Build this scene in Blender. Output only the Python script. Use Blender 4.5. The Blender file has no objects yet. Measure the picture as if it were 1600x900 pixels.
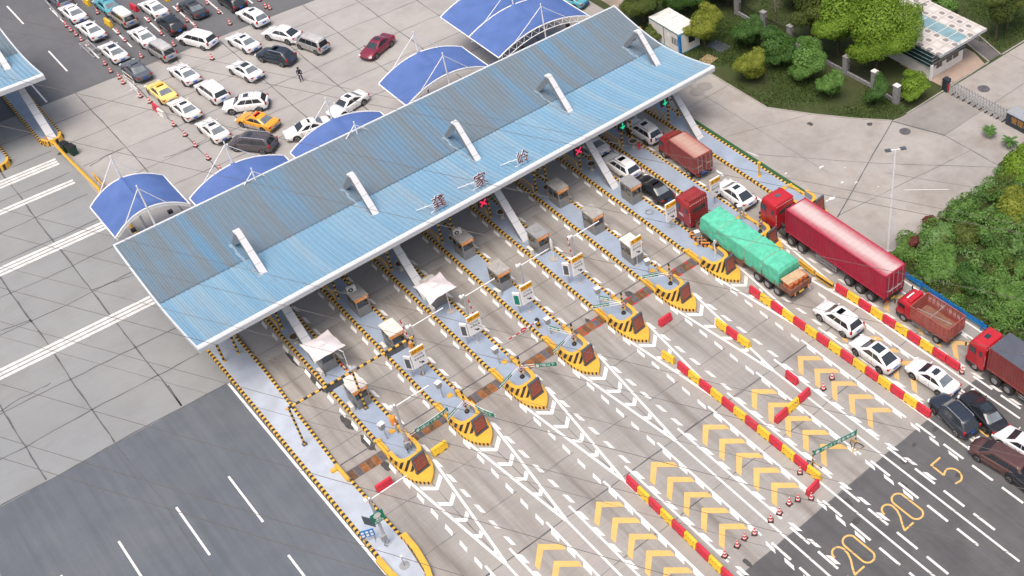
import bpy, bmesh, math, random
from mathutils import Vector, Matrix
import numpy as np
R = math.radians
PI = math.pi
rnd = random.Random(7)
scene = bpy.context.scene

# ------------------------------------------------------------------ camera, sky, sun, exposure
CAM_H, YAW, PITCH, FPX, PPX, PPY = 72.0, -44.28, 42.36, 1826.0, 1236.0, 396.0
cd = bpy.data.cameras.new("camera")
cam = bpy.data.objects.new("camera", cd)
scene.collection.objects.link(cam)
cam.location = (0, 0, CAM_H)
cam.rotation_euler = (R(90 - PITCH), 0, R(YAW))
cd.sensor_width = 36.0
cd.lens = FPX / 1600 * 36.0
cd.shift_x = (800 - PPX) / 1600
cd.shift_y = -(450 - PPY) / 1600
cd.clip_start = 0.5
cd.clip_end = 3000
scene.camera = cam

SUN_EL, SUN_AZ = 68.0, 236.0          # degrees; azimuth clockwise from +y
world = bpy.data.worlds.new("World")
scene.world = world
world.use_nodes = True
wn = world.node_tree.nodes
wl = world.node_tree.links
bg = wn["Background"]
sky = wn.new("ShaderNodeTexSky")
sky.sky_type = 'NISHITA'
sky.sun_disc = False
sky.sun_elevation = R(SUN_EL)
sky.sun_rotation = R(SUN_AZ)
sky.air_density = 1.0
sky.dust_density = 7.0
sky.ozone_density = 0.3
wl.new(sky.outputs[0], bg.inputs[0])
bg.inputs[1].default_value = 0.15
sd = bpy.data.lights.new("sun", 'SUN')
sun = bpy.data.objects.new("sun", sd)
scene.collection.objects.link(sun)
sd.energy = 1.15
sd.angle = R(32)
sd.color = (1.0, 0.965, 0.93)
az = R(SUN_AZ)
sdir = Vector((math.sin(az) * math.cos(R(SUN_EL)), math.cos(az) * math.cos(R(SUN_EL)), math.sin(R(SUN_EL))))
sun.rotation_euler = sdir.to_track_quat('Z', 'Y').to_euler()
sun.location = (30, 60, 90)
vs = scene.view_settings
vs.view_transform = 'Standard'
vs.look = 'None'
vs.gamma = 1
vs.use_curve_mapping = False
vs.exposure = 0.27
scene.cycles.max_bounces = 6
scene.cycles.use_denoising = True

# layout was read off the photograph with this camera: pixel of a 1600x900 frame -> point on the plane z
_cy, _sy, _cp, _sp = math.cos(R(YAW)), math.sin(R(YAW)), math.cos(R(PITCH)), math.sin(R(PITCH))
_F = Vector((-_sy * _cp, _cy * _cp, -_sp)); _RT = Vector((_cy, _sy, 0)); _DN = _F.cross(_RT)
def G(px, py, z=0.0):
    d = _F + _RT * ((px - PPX) / FPX) + _DN * ((py - PPY) / FPX)
    t = (z - CAM_H) / d.z
    return (d.x * t, d.y * t)

# ------------------------------------------------------------------ materials
def nm(name):
    m = bpy.data.materials.new(name)
    m.use_nodes = True
    nt = m.node_tree
    return m, nt, nt.nodes, nt.links, nt.nodes["Principled BSDF"]

def noise(n, l, vec, scale, detail=4.0, rough=0.55, sxyz=None):
    t = n.new("ShaderNodeTexNoise")
    t.inputs["Scale"].default_value = scale
    t.inputs["Detail"].default_value = detail
    t.inputs["Roughness"].default_value = rough
    if sxyz:
        mp = n.new("ShaderNodeMapping")
        mp.inputs["Scale"].default_value = sxyz
        l.new(vec, mp.inputs[0])
        vec = mp.outputs[0]
    l.new(vec, t.inputs["Vector"])
    return t.outputs["Fac"]

def ramp(n, l, fac, a, b, ca=(0, 0, 0, 1), cb=(1, 1, 1, 1)):
    r = n.new("ShaderNodeValToRGB")
    r.color_ramp.elements[0].position = a
    r.color_ramp.elements[1].position = b
    r.color_ramp.elements[0].color = ca
    r.color_ramp.elements[1].color = cb
    l.new(fac, r.inputs[0])
    return r.outputs[0]

def mixc(n, l, fac, a, b, mode='MIX'):
    m = n.new("ShaderNodeMix")
    m.data_type = 'RGBA'
    m.blend_type = mode
    for inp, v in ((m.inputs[0], fac), (m.inputs[6], a), (m.inputs[7], b)):
        if hasattr(v, "is_linked"):
            l.new(v, inp)
        elif isinstance(v, (int, float)):
            inp.default_value = v
        else:
            inp.default_value = (*v[:3], 1)
    return m.outputs[2]

def mth(n, l, op, a, b=None):
    m = n.new("ShaderNodeMath")
    m.operation = op
    for i, v in enumerate((a, b)):
        if v is None:
            continue
        if hasattr(v, "is_linked"):
            l.new(v, m.inputs[i])
        else:
            m.inputs[i].default_value = v
    return m.outputs[0]

def pos(n):
    return n.new("ShaderNodeNewGeometry").outputs["Position"]

def objc(n):
    return n.new("ShaderNodeTexCoord").outputs["Object"]

def pm(name, col, rough=0.6, metal=0.0, var=0.10, vscale=2.0, dirt=0.0, dcol=(0.16, 0.13, 0.10), coat=0.0, spec=0.4, emit=0.0, dscale=0.7):
    m, nt, n, l, p = nm(name)
    v = objc(n)
    f = noise(n, l, v, vscale)
    c = mixc(n, l, ramp(n, l, f, 0.3, 0.7), [x * (1 - var) for x in col], [min(1, x * (1 + var)) for x in col])
    if dirt:
        d = noise(n, l, pos(n), dscale, 6, 0.65)
        c = mixc(n, l, mth(n, l, 'MULTIPLY', ramp(n, l, d, 0.45, 0.75), dirt), c, dcol)
    l.new(c, p.inputs["Base Color"])
    rr = ramp(n, l, f, 0.2, 0.8, (rough * .85,) * 3 + (1,), (min(1, rough * 1.15),) * 3 + (1,))
    l.new(rr, p.inputs["Roughness"])
    p.inputs["Metallic"].default_value = metal
    p.inputs["Specular IOR Level"].default_value = spec
    p.inputs["Coat Weight"].default_value = coat
    if emit:
        p.inputs["Emission Color"].default_value = (*col, 1)
        p.inputs["Emission Strength"].default_value = emit
    return m

def stripe_mat(name, c1, c2, vec, period, duty=0.5, rough=0.6, wear=0.35, wcol=(0.36, 0.34, 0.31), phase=0.0):
    m, nt, n, l, p = nm(name)
    d = n.new("ShaderNodeVectorMath")
    d.operation = 'DOT_PRODUCT'
    o = objc(n)
    l.new(o, d.inputs[0])
    d.inputs[1].default_value = vec
    f = mth(n, l, 'FRACT', mth(n, l, 'ADD', mth(n, l, 'DIVIDE', d.outputs["Value"], period), 100.0 + phase))
    s = mth(n, l, 'GREATER_THAN', f, duty)
    c = mixc(n, l, s, c1, c2)
    w = noise(n, l, pos(n), 3.5, 6, 0.7)
    c = mixc(n, l, mth(n, l, 'MULTIPLY', ramp(n, l, w, 0.52, 0.72), wear), c, wcol)
    l.new(c, p.inputs["Base Color"])
    p.inputs["Roughness"].default_value = rough
    return m

def ground_mat(name, col, warm, streak=(0.25, 5.0), dark=(0.2, 0.19, 0.18), lanes=0.0, rough=0.9, stain=0.35, sstain=0.16, grain=0.1, blotch=0.14, tcol=(0.17, 0.155, 0.14), slab=None):
    """cast concrete or asphalt: large tone changes, brushed streaks, stains, tyre wear along the lanes"""
    m, nt, n, l, p = nm(name)
    P = pos(n)
    big = noise(n, l, P, 0.07, 4, 0.55)
    c = mixc(n, l, ramp(n, l, big, 0.33, 0.67), col, warm)
    st = noise(n, l, P, 1.0, 3, 0.6, (streak[0], streak[1], 1))
    c = mixc(n, l, mth(n, l, 'MULTIPLY', ramp(n, l, st, 0.35, 0.72), grain), c, [x * 0.45 for x in col])
    fine = noise(n, l, P, 9.0, 5, 0.7)
    c = mixc(n, l, mth(n, l, 'MULTIPLY', ramp(n, l, fine, 0.4, 0.75), grain), c, [min(1, x * 1.5) for x in col])
    b = noise(n, l, P, 0.35, 7, 0.65)
    c = mixc(n, l, mth(n, l, 'MULTIPLY', ramp(n, l, b, 0.45, 0.8), stain), c, dark)
    b2 = noise(n, l, P, sstain, 6, 0.6, (1.0, 0.35, 1))
    c = mixc(n, l, mth(n, l, 'MULTIPLY', ramp(n, l, b2, 0.5, 0.75), blotch), c, [min(1, x * 1.35) for x in warm])
    if slab:
        # every cast slab has its own slight tone
        sp_ = n.new("ShaderNodeSeparateXYZ")
        l.new(P, sp_.inputs[0])
        cb_ = n.new("ShaderNodeCombineXYZ")
        l.new(mth(n, l, 'FLOOR', mth(n, l, 'DIVIDE', mth(n, l, 'SUBTRACT', sp_.outputs[0], slab[2]), slab[0])), cb_.inputs[0])
        l.new(mth(n, l, 'FLOOR', mth(n, l, 'DIVIDE', mth(n, l, 'SUBTRACT', sp_.outputs[1], slab[3]), slab[1])), cb_.inputs[1])
        wz = n.new("ShaderNodeTexWhiteNoise")
        l.new(cb_.outputs[0], wz.inputs[0])
        c = mixc(n, l, mth(n, l, 'MULTIPLY', wz.outputs[0], 0.16), c, [x * 0.55 for x in col])
    if lanes:
        # two wheel tracks in every lane, broken up by noise
        sep = n.new("ShaderNodeSeparateXYZ")
        l.new(P, sep.inputs[0])
        u = mth(n, l, 'FRACT', mth(n, l, 'DIVIDE', mth(n, l, 'ADD', sep.outputs[0], 5.235 * 20 - 17.88), 5.235))
        a = mth(n, l, 'SUBTRACT', 1.0, mth(n, l, 'MULTIPLY', mth(n, l, 'ABSOLUTE', mth(n, l, 'SUBTRACT', u, 0.5)), 3.6))
        a = mth(n, l, 'MAXIMUM', a, 0.0)
        k = noise(n, l, P, 1.0, 4, 0.6, (1.3, 0.09, 1))
        t = mth(n, l, 'MULTIPLY', mth(n, l, 'MULTIPLY', a, ramp(n, l, k, 0.36, 0.68)), lanes)
        c = mixc(n, l, t, c, tcol)
    l.new(c, p.inputs["Base Color"])
    p.inputs["Roughness"].default_value = rough
    p.inputs["Specular IOR Level"].default_value = 0.25
    bp = n.new("ShaderNodeBump")
    bp.inputs["Strength"].default_value = 0.25
    bp.inputs["Distance"].default_value = 0.02
    l.new(fine, bp.inputs["Height"])
    l.new(bp.outputs[0], p.inputs["Normal"])
    return m

def leaf_mat(name, dark, light, tip=None, hue=0.5):
    m, nt, n, l, p = nm(name)
    f = noise(n, l, pos(n), 0.9, 3, 0.6)
    c = mixc(n, l, ramp(n, l, f, 0.35, 0.68), dark, light)
    g = noise(n, l, pos(n), 6.0, 2, 0.6)
    c = mixc(n, l, mth(n, l, 'MULTIPLY', ramp(n, l, g, 0.4, 0.7), 0.55), c, tip or [min(1, x * 1.5) for x in light])
    l.new(c, p.inputs["Base Color"])
    p.inputs["Roughness"].default_value = 0.55
    p.inputs["Specular IOR Level"].default_value = 0.3
    # leaves let some light through
    tr = n.new("ShaderNodeBsdfTranslucent")
    l.new(c, tr.inputs[0])
    mx = n.new("ShaderNodeMixShader")
    mx.inputs[0].default_value = 0.22
    l.new(p.outputs[0], mx.inputs[1])
    l.new(tr.outputs[0], mx.inputs[2])
    l.new(mx.outputs[0], n["Material Output"].inputs[0])
    return m

YEL = (0.74, 0.42, 0.055)
M = {}
M['black'] = pm('black_paint', (0.02, 0.02, 0.022), 0.5)
M['rubber'] = pm('rubber', (0.025, 0.025, 0.027), 0.8, dirt=0.35, dcol=(0.12, 0.11, 0.1))
M['rim'] = pm('wheel_alloy', (0.42, 0.43, 0.45), 0.35, 0.7)
M['steelrim'] = pm('truck_rim', (0.36, 0.36, 0.37), 0.5, 0.4, dirt=0.4)
M['glass'] = pm('car_glass', (0.026, 0.034, 0.042), 0.06, spec=1.0, var=0.05)
M['glass_light'] = pm('rear_glass_light', (0.16, 0.19, 0.21), 0.08, spec=0.8, var=0.25)
M['redlamp'] = pm('tail_lamp_red', (0.42, 0.012, 0.015), 0.2)
M['lamp'] = pm('headlamp_clear', (0.7, 0.72, 0.74), 0.12)
M['plate_blue'] = pm('number_plate_blue', (0.02, 0.12, 0.55), 0.4)
M['plate_yellow'] = pm('number_plate_yellow', (0.75, 0.5, 0.05), 0.4)
M['chrome'] = pm('chrome_trim', (0.7, 0.71, 0.73), 0.2, 0.8)
M['dark_trim'] = pm('dark_plastic_trim', (0.035, 0.036, 0.038), 0.6)
M['kerb'] = stripe_mat('kerb_yellow_black', YEL, (0.022, 0.022, 0.022), (0, 1, 0), 0.48, 0.5, wear=0.4)
M['kerb_tip'] = stripe_mat('nose_edge_yellow_black', YEL, (0.022, 0.022, 0.022), (1, -1, 0), 0.44, 0.55, wear=0.15)
M['hazard'] = stripe_mat('hazard_slant', YEL, (0.02, 0.02, 0.02), (1.0, -1.0, -0.6), 0.66, 0.5, wear=0.10)
M['pole_band'] = stripe_mat('pole_bands_yellow_black', YEL, (0.022, 0.022, 0.022), (0, 0, 1), 0.52, 0.5, wear=0.12)
M['beam_band'] = stripe_mat('beam_bands_yellow_black', YEL, (0.022, 0.022, 0.022), (1, 0, 0), 0.62, 0.5, wear=0.12)
M['yellow'] = pm('traffic_yellow', YEL, 0.55, var=0.06, dirt=0.22, dscale=1.2)
M['deck_pale'] = pm('island_pale_paint', (0.43, 0.48, 0.55), 0.75, var=0.10, vscale=0.6, dirt=0.5, dcol=(0.33, 0.35, 0.38), dscale=0.9)
M['deck'] = pm('island_blue_grey_paint', (0.30, 0.365, 0.46), 0.75, var=0.10, vscale=0.6, dirt=0.6, dcol=(0.29, 0.32, 0.36), dscale=0.9)
M['white'] = pm('white_paint', (0.83, 0.83, 0.83), 0.5, var=0.03, dirt=0.08)
M['white_dirty'] = pm('weathered_white', (0.72, 0.71, 0.68), 0.6, var=0.05, dirt=0.35, dcol=(0.4, 0.36, 0.3), dscale=1.6)
M['steel'] = pm('galvanised_steel', (0.50, 0.52, 0.54), 0.45, 0.35)
M['grey'] = pm('grey_sheet', (0.34, 0.35, 0.36), 0.5, 0.2, dirt=0.2)
M['booth'] = pm('booth_grey_steel', (0.30, 0.295, 0.285), 0.42, 0.45, var=0.12, dirt=0.2)
M['booth_roof'] = pm('booth_roof', (0.36, 0.35, 0.33), 0.8, var=0.18, vscale=3, dirt=0.45, dcol=(0.2, 0.17, 0.13), dscale=2)
M['booth_roof_pale'] = pm('booth_roof_pale', (0.70, 0.67, 0.62), 0.7, var=0.1, dirt=0.35, dcol=(0.42, 0.33, 0.22), dscale=2)
M['orange'] = pm('sign_orange', (0.80, 0.29, 0.05), 0.5, var=0.05)
M['amber'] = pm('sign_amber', (0.86, 0.42, 0.02), 0.5, var=0.05)
M['green'] = pm('sign_green', (0.0, 0.21, 0.14), 0.5, var=0.05)
M['ledred'] = pm('led_board_red', (0.27, 0.062, 0.045), 0.45, var=0.2, vscale=5)
M['ledtext'] = pm('led_board_letters', (0.44, 0.16, 0.12), 0.5)
M['frame_grey'] = pm('board_frame', (0.11, 0.125, 0.145), 0.45, 0.3)
M['red'] = pm('sign_red', (0.6, 0.02, 0.03), 0.5, var=0.04)
M['bar_red'] = pm('barrier_red_plastic', (0.58, 0.03, 0.055), 0.55, var=0.12, vscale=3, dirt=0.15)
M['bar_yel'] = pm('barrier_yellow_plastic', (0.80, 0.50, 0.04), 0.55, var=0.08, vscale=3, dirt=0.15)
M['cone'] = stripe_mat('cone_red_white', (0.66, 0.05, 0.045), (0.75, 0.75, 0.74), (0, 0, 1), 0.30, 0.62, wear=0.12, phase=0.05)
M['tent'] = pm('blue_membrane', (0.082, 0.15, 0.375), 0.65, var=0.09, vscale=0.8, dirt=0.12, dcol=(0.2, 0.26, 0.45))
M['umbrella'] = pm('umbrella_cloth', (0.66, 0.61, 0.62), 0.8, var=0.04, dirt=0.12)
M['rust'] = pm('rusty_steel', (0.17, 0.085, 0.04), 0.75, 0.2, var=0.4, vscale=2.5, dirt=0.35, dcol=(0.12, 0.11, 0.1))
M['orange_rust'] = pm('orange_rust', (0.25, 0.10, 0.035), 0.8, var=0.3, vscale=2.5)
M['dark_steel'] = pm('dark_steel_plate', (0.13, 0.125, 0.14), 0.6, 0.3, var=0.3, dirt=0.3)
M['stone'] = pm('grey_stone', (0.27, 0.27, 0.28), 0.85, var=0.25, vscale=4, dirt=0.3)
M['terracotta'] = pm('planter_stone', (0.40, 0.37, 0.33), 0.85, var=0.15)
M['soil'] = pm('soil', (0.09, 0.065, 0.045), 0.95, var=0.3, vscale=6)
M['navy'] = pm('navy_cloth', (0.012, 0.02, 0.045), 0.8)
M['skin'] = pm('skin', (0.45, 0.27, 0.19), 0.6)
M['bark'] = pm('bark', (0.10, 0.075, 0.055), 0.9, var=0.3, vscale=5)
M['rail_blue'] = pm('guardrail_blue', (0.012, 0.19, 0.52), 0.45, var=0.08)
M['aircon'] = pm('aircon_casing', (0.66, 0.65, 0.61), 0.6, dirt=0.2)
M['arrow'] = pm('lit_green_arrow', (0.02, 0.75, 0.38), 0.5, emit=0.35)
M['cross'] = pm('lit_red_cross', (0.95, 0.03, 0.12), 0.5, emit=0.5)

# ------------------------------------------------------------------ mesh builder
class MB:
    def __init__(self):
        self.v, self.f, self.m = [], [], []
    def add(self, vs_, fs, mi=0, T=None):
        o = len(self.v)
        for p in vs_:
            p = Vector(p)
            self.v.append(T @ p if T is not None else p)
        for f in fs:
            self.f.append([i + o for i in f])
            self.m.append(mi)
        return self
    def box(self, c, s, mi=0, rz=0.0, ch=0.0, T=None):
        hx, hy, hz = s[0] / 2, s[1] / 2, s[2] / 2
        if T is None:
            T = Matrix.Translation(c) @ Matrix.Rotation(rz, 4, 'Z')
        else:
            T = T @ Matrix.Translation(c) @ Matrix.Rotation(rz, 4, 'Z')
        if ch <= 0:
            v = [(x, y, z) for z in (-hz, hz) for y in (-hy, hy) for x in (-hx, hx)]
            return self.add(v, [(0, 2, 3, 1), (4, 5, 7, 6), (0, 1, 5, 4), (2, 6, 7, 3), (0, 4, 6, 2), (1, 3, 7, 5)], mi, T)
        def ring(ix, z):
            a, b = hx - ix, hy - ix
            c_ = ch
            return [(a - c_, -b, z), (a, -b + c_, z), (a, b - c_, z), (a - c_, b, z), (-a + c_, b, z), (-a, b - c_, z), (-a, -b + c_, z), (-a + c_, -b, z)]
        return self.loft([ring(ch * .7, -hz), ring(0, -hz + ch), ring(0, hz - ch), ring(ch * .7, hz)], mi, True, T)
    def loft(self, rings, mi=0, caps=True, T=None, closed=True):
        n = len(rings[0])
        v = [p for r in rings for p in r]
        f = []
        for i in range(len(rings) - 1):
            for j in range(n if closed else n - 1):
                k = (j + 1) % n
                f.append((i * n + j, i * n + k, (i + 1) * n + k, (i + 1) * n + j))
        if caps:
            f.append(tuple(range(n))[::-1])
            f.append(tuple(range((len(rings) - 1) * n, len(rings) * n)))
        return self.add(v, f, mi, T)
    def prism(self, poly, z0, z1, mi=0, inset=0.0):
        a = [(p[0], p[1], z0) for p in poly]
        if inset:
            cx = sum(p[0] for p in poly) / len(poly); cy = sum(p[1] for p in poly) / len(poly)
            b = [(cx + (p[0] - cx) * (1 - inset), cy + (p[1] - cy) * (1 - inset), z1) for p in poly]
        else:
            b = [(p[0], p[1], z1) for p in poly]
        return self.loft([a, b], mi)
    def tube(self, p0, p1, r, n=8, r2=None, mi=0, caps=True):
        p0, p1 = Vector(p0), Vector(p1)
        d = (p1 - p0)
        q = d.to_track_quat('Z', 'Y')
        r2 = r if r2 is None else r2
        ra = [p0 + q @ Vector((math.cos(2 * PI * i / n) * r, math.sin(2 * PI * i / n) * r, 0)) for i in range(n)]
        rb = [p1 + q @ Vector((math.cos(2 * PI * i / n) * r2, math.sin(2 * PI * i / n) * r2, 0)) for i in range(n)]
        return self.loft([ra, rb], mi, caps)
    def path(self, pts, r, n=6, mi=0):
        pts = [Vector(p) for p in pts]
        rings = []
        for i, p in enumerate(pts):
            d = (pts[min(i + 1, len(pts) - 1)] - pts[max(i - 1, 0)])
            q = d.to_track_quat('Z', 'Y')
            rr = r[i] if isinstance(r, (list, tuple)) else r
            rings.append([p + q @ Vector((math.cos(2 * PI * k / n) * rr, math.sin(2 * PI * k / n) * rr, 0)) for k in range(n)])
        return self.loft(rings, mi)
    def lathe(self, prof, n=16, mi=0, c=(0, 0, 0)):
        rings = [[(c[0] + math.cos(2 * PI * k / n) * r, c[1] + math.sin(2 * PI * k / n) * r, c[2] + z) for k in range(n)] for r, z in prof]
        return self.loft(rings, mi)
    def quad(self, a, b, c, d, mi=0):
        return self.add([a, b, c, d], [(0, 1, 2, 3)], mi)
    def ngon(self, pts, mi=0):
        return self.add(pts, [tuple(range(len(pts)))], mi)
    def slab(self, pts, thick, mi=0):
        """a flat panel given by its outer corners, thickened away from its normal"""
        P = [Vector(p) for p in pts]
        nrm = (P[1] - P[0]).cross(P[2] - P[0]).normalized()
        return self.loft([[p - nrm * thick for p in P], P], mi)
    def mesh(self, name, mats, smooth=False, angle=35, recalc=True):
        me = bpy.data.meshes.new(name)
        me.from_pydata([tuple(p) for p in self.v], [], self.f)
        for m in (mats if isinstance(mats, (list, tuple)) else [mats]):
            me.materials.append(m)
        me.polygons.foreach_set('material_index', self.m)
        if recalc:
            bm = bmesh.new(); bm.from_mesh(me)
            bmesh.ops.recalc_face_normals(bm, faces=bm.faces)
            bm.to_mesh(me); bm.free()
        if smooth:
            me.polygons.foreach_set('use_smooth', [True] * len(me.polygons))
            me.set_sharp_from_angle(angle=R(angle))
        me.update()
        return me
    def build(self, name, mats, parent=None, smooth=False, angle=35, recalc=True):
        return link(name, self.mesh(name, mats, smooth, angle, recalc), parent)

def link(name, me, parent=None):
    o = bpy.data.objects.new(name, me)
    scene.collection.objects.link(o)
    if parent is not None:
        o.parent = parent
    return o

def tag(o, label, cat, group=None):
    o['label'] = label
    o['category'] = cat
    if group:
        o['group'] = group
    return o

def thing(name, label, cat, loc=(0, 0, 0), rz=0.0, group=None):
    o = bpy.data.objects.new(name, None)
    scene.collection.objects.link(o)
    o.empty_display_size = 0.2
    o.location = loc
    o.rotation_euler = (0, 0, rz)
    return tag(o, label, cat, group)

def struct(o, kind='structure'):
    o['kind'] = kind
    return o

def dup(root, loc, rz=0.0, label=None, group=None, scale=None):
    r = root.copy()
    scene.collection.objects.link(r)
    r.location = loc
    r.rotation_euler = (0, 0, rz)
    if scale:
        r.scale = scale if isinstance(scale, (tuple, list)) else (scale,) * 3
    if label: r['label'] = label
    if group: r['group'] = group
    for ch in list(root.children):
        c = ch.copy(); scene.collection.objects.link(c); c.parent = r
        for g in list(ch.children):
            d = g.copy(); scene.collection.objects.link(d); d.parent = c
    return r

def repaint(root, table):
    """give this copy its own paint: {part name: material}"""
    for ch in root.children:
        b = ch.name.split('.')[0]
        if b in table:
            ch.material_slots[0].link = 'OBJECT'
            ch.material_slots[0].material = table[b]

def text_mesh(s, size, extrude=0.004, align='CENTER', sx=1.0):
    cu = bpy.data.curves.new('lettering', 'FONT')
    cu.body = s
    cu.size = size
    cu.align_x = align
    cu.align_y = 'CENTER'
    cu.extrude = extrude
    cu.resolution_u = 2
    o = bpy.data.objects.new('lettering', cu)
    scene.collection.objects.link(o)
    dg = bpy.context.evaluated_depsgraph_get()
    me = bpy.data.meshes.new_from_object(o.evaluated_get(dg))
    bpy.data.objects.remove(o)
    bpy.data.curves.remove(cu)
    if sx != 1.0:
        me.transform(Matrix.Diagonal((sx, 1, 1, 1)))
    return me

def lettering(s, size, mat, parent, T, name='lettering', extrude=0.004, sx=1.0):
    me = text_mesh(s, size, extrude, sx=sx)
    me.transform(T)
    me.materials.clear()
    me.materials.append(mat)
    return link(name, me, parent)

UP = Matrix.Rotation(PI / 2, 4, 'X')      # lettering that stands up and faces -y
# ------------------------------------------------------------------ ground, roads, markings
X0, DX = 17.88, 5.235                      # first island centre line and island spacing
def xk(k): return X0 + DX * k

M['concrete'] = ground_mat('plaza_concrete', (0.37, 0.36, 0.348), (0.41, 0.392, 0.372), lanes=0.0, stain=0.4, grain=0.16, slab=(5.235, 4.72, 17.88, 77.4))
M['concrete_lane'] = ground_mat('lane_concrete', (0.346, 0.334, 0.316), (0.385, 0.36, 0.33), lanes=0.95, stain=0.45, grain=0.2, slab=(5.235, 6.15, 15.26, 47.4), tcol=(0.185, 0.165, 0.145))
M['concrete_grey'] = ground_mat('grey_concrete', (0.265, 0.28, 0.288), (0.305, 0.312, 0.31), stain=0.45, slab=(5.17, 4.70, 2.35, 77.4))
M['apron'] = ground_mat('apron_concrete', (0.315, 0.298, 0.282), (0.40, 0.375, 0.345), streak=(1.2, 1.0), stain=0.75, dark=(0.22, 0.19, 0.165), grain=0.16, blotch=0.3)
M['apron_dark'] = ground_mat('apron_concrete_dark', (0.25, 0.235, 0.225), (0.31, 0.29, 0.27), streak=(1.2, 1.0), stain=0.6, dark=(0.15, 0.14, 0.13), grain=0.2)
M['asphalt'] = ground_mat('asphalt', (0.118, 0.135, 0.157), (0.142, 0.153, 0.168), streak=(2.2, 0.05), dark=(0.085, 0.10, 0.118), stain=0.6, grain=0.34, blotch=0.4, rough=0.85)
M['asphalt_lane'] = ground_mat('asphalt_lanes', (0.108, 0.108, 0.112), (0.14, 0.138, 0.14), streak=(3.0, 0.06), dark=(0.06, 0.06, 0.064), stain=0.7, grain=0.22, lanes=0.7, rough=0.85, blotch=0.2, tcol=(0.07, 0.07, 0.075))
M['asphalt_far'] = ground_mat('asphalt_far', (0.125, 0.13, 0.142), (0.15, 0.152, 0.158), streak=(4.0, 0.08), dark=(0.085, 0.09, 0.1), stain=0.5, grain=0.1, blotch=0.2, rough=0.85)
M['joint'] = pm('bitumen_joint', (0.11, 0.112, 0.115), 0.8, var=0.25)
M['mark'] = pm('white_road_paint', (0.80, 0.79, 0.77), 0.7, var=0.04, dirt=0.45, dcol=(0.42, 0.40, 0.37), dscale=1.8)
M['mark_old'] = pm('worn_white_paint', (0.70, 0.69, 0.67), 0.8, var=0.06, dirt=0.6, dcol=(0.38, 0.37, 0.355), dscale=2.2)
M['mark_yel'] = pm('yellow_road_paint', (0.72, 0.45, 0.14), 0.7, var=0.08, dirt=0.45, dcol=(0.46, 0.37, 0.25), dscale=1.5)
M['mark_yel_old'] = pm('worn_yellow_paint', (0.66, 0.42, 0.15), 0.8, var=0.06, dirt=0.7, dcol=(0.4, 0.36, 0.31), dscale=2.0)
M['lawn_soil'] = ground_mat('lawn_soil', (0.046, 0.070, 0.022), (0.068, 0.078, 0.030), streak=(1, 1), dark=(0.035, 0.032, 0.02), stain=0.6, grain=0.3, blotch=0.12, rough=0.95)
M['paving_dark'] = ground_mat('dark_path_paving', (0.12, 0.115, 0.12), (0.16, 0.15, 0.15), streak=(1, 1), stain=0.6, dark=(0.07, 0.06, 0.055), grain=0.3)
M['paving_pink'] = ground_mat('pink_forecourt_paving', (0.37, 0.28, 0.23), (0.43, 0.33, 0.27), streak=(1, 1), stain=0.6, dark=(0.24, 0.18, 0.14), grain=0.2)
M['rubble'] = ground_mat('bare_earth', (0.30, 0.25, 0.20), (0.38, 0.33, 0.27), streak=(1, 1), stain=0.8, dark=(0.16, 0.12, 0.09), grain=0.3)
M['verge_green'] = pm('green_matting', (0.028, 0.10, 0.035), 0.9, var=0.2, vscale=6)
M['patch'] = pm('dark_oil_patch', (0.07, 0.068, 0.066), 0.8, var=0.25)

def sheet(name, poly, z, m):
    return struct(MB().ngon([(x, y, z) for x, y in poly]).build(name, m, recalc=False))
def rect(x0, y0, x1, y1): return [(x0, y0), (x1, y0), (x1, y1), (x0, y1)]

sheet('ground', rect(-900, -900, 900, 900), 0.0, M['lawn_soil'])
sheet('concrete_plaza', rect(13.0, 77.4, 62.45, 128.75), 0.004, M['concrete'])
sheet('toll_lanes', rect(12.2, 34.95, 62.45, 77.4), 0.004, M['concrete_lane'])
sheet('opposite_carriageway', rect(-70, 77.4, 13.0, 128.75), 0.004, M['concrete_grey'])
sheet('asphalt_road', rect(-70, -30, 12.2, 77.4), 0.004, M['asphalt'])
sheet('asphalt_approach', rect(12.2, -30, 60.2, 34.95), 0.004, M['asphalt_lane'])
sheet('asphalt_queue_road', rect(-70, 128.75, 62.45, 320), 0.004, M['asphalt_far'])
APRON = [(61.2, 50.1), (75.4, 49.5), (79.2, 51.6), (84, 51.8), (140, 52.0), (140, 63.5), (79.0, 63.5), (77.0, 63.9), (74.5, 66.9), (71.9, 70.5), (69.3, 74.7), (69.2, 110), (69.4, 320), (62.45, 320), (62.45, 61.4), (61.2, 56)]
sheet('concrete_apron', APRON, 0.006, M['apron'])
sheet('apron_patch', [(77.0, 63.7), (79.0, 58.4), (85.3, 58.5), (85.2, 63.4)], 0.010, M['apron_dark'])
sheet('forecourt_paving', [(85.6, 63.9), (92.4, 63.9), (93.3, 66.0), (93.6, 70.5), (85.6, 70.5)], 0.012, M['paving_pink'])
sheet('garden_path', [(93.0, 63.9), (95.0, 63.9), (96.5, 68.4), (97.6, 76), (97.2, 90), (95.2, 90), (95.4, 76), (94.2, 68.4)], 0.010, M['paving_dark'])
sheet('bare_earth_strip', [(70.3, 100.5), (78, 100.5), (78, 125), (70.3, 125)], 0.008, M['rubble'])
sheet('lane_right_shoulder', rect(62.3, 61.5, 62.45, 100), 0.012, M['concrete'])

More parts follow.
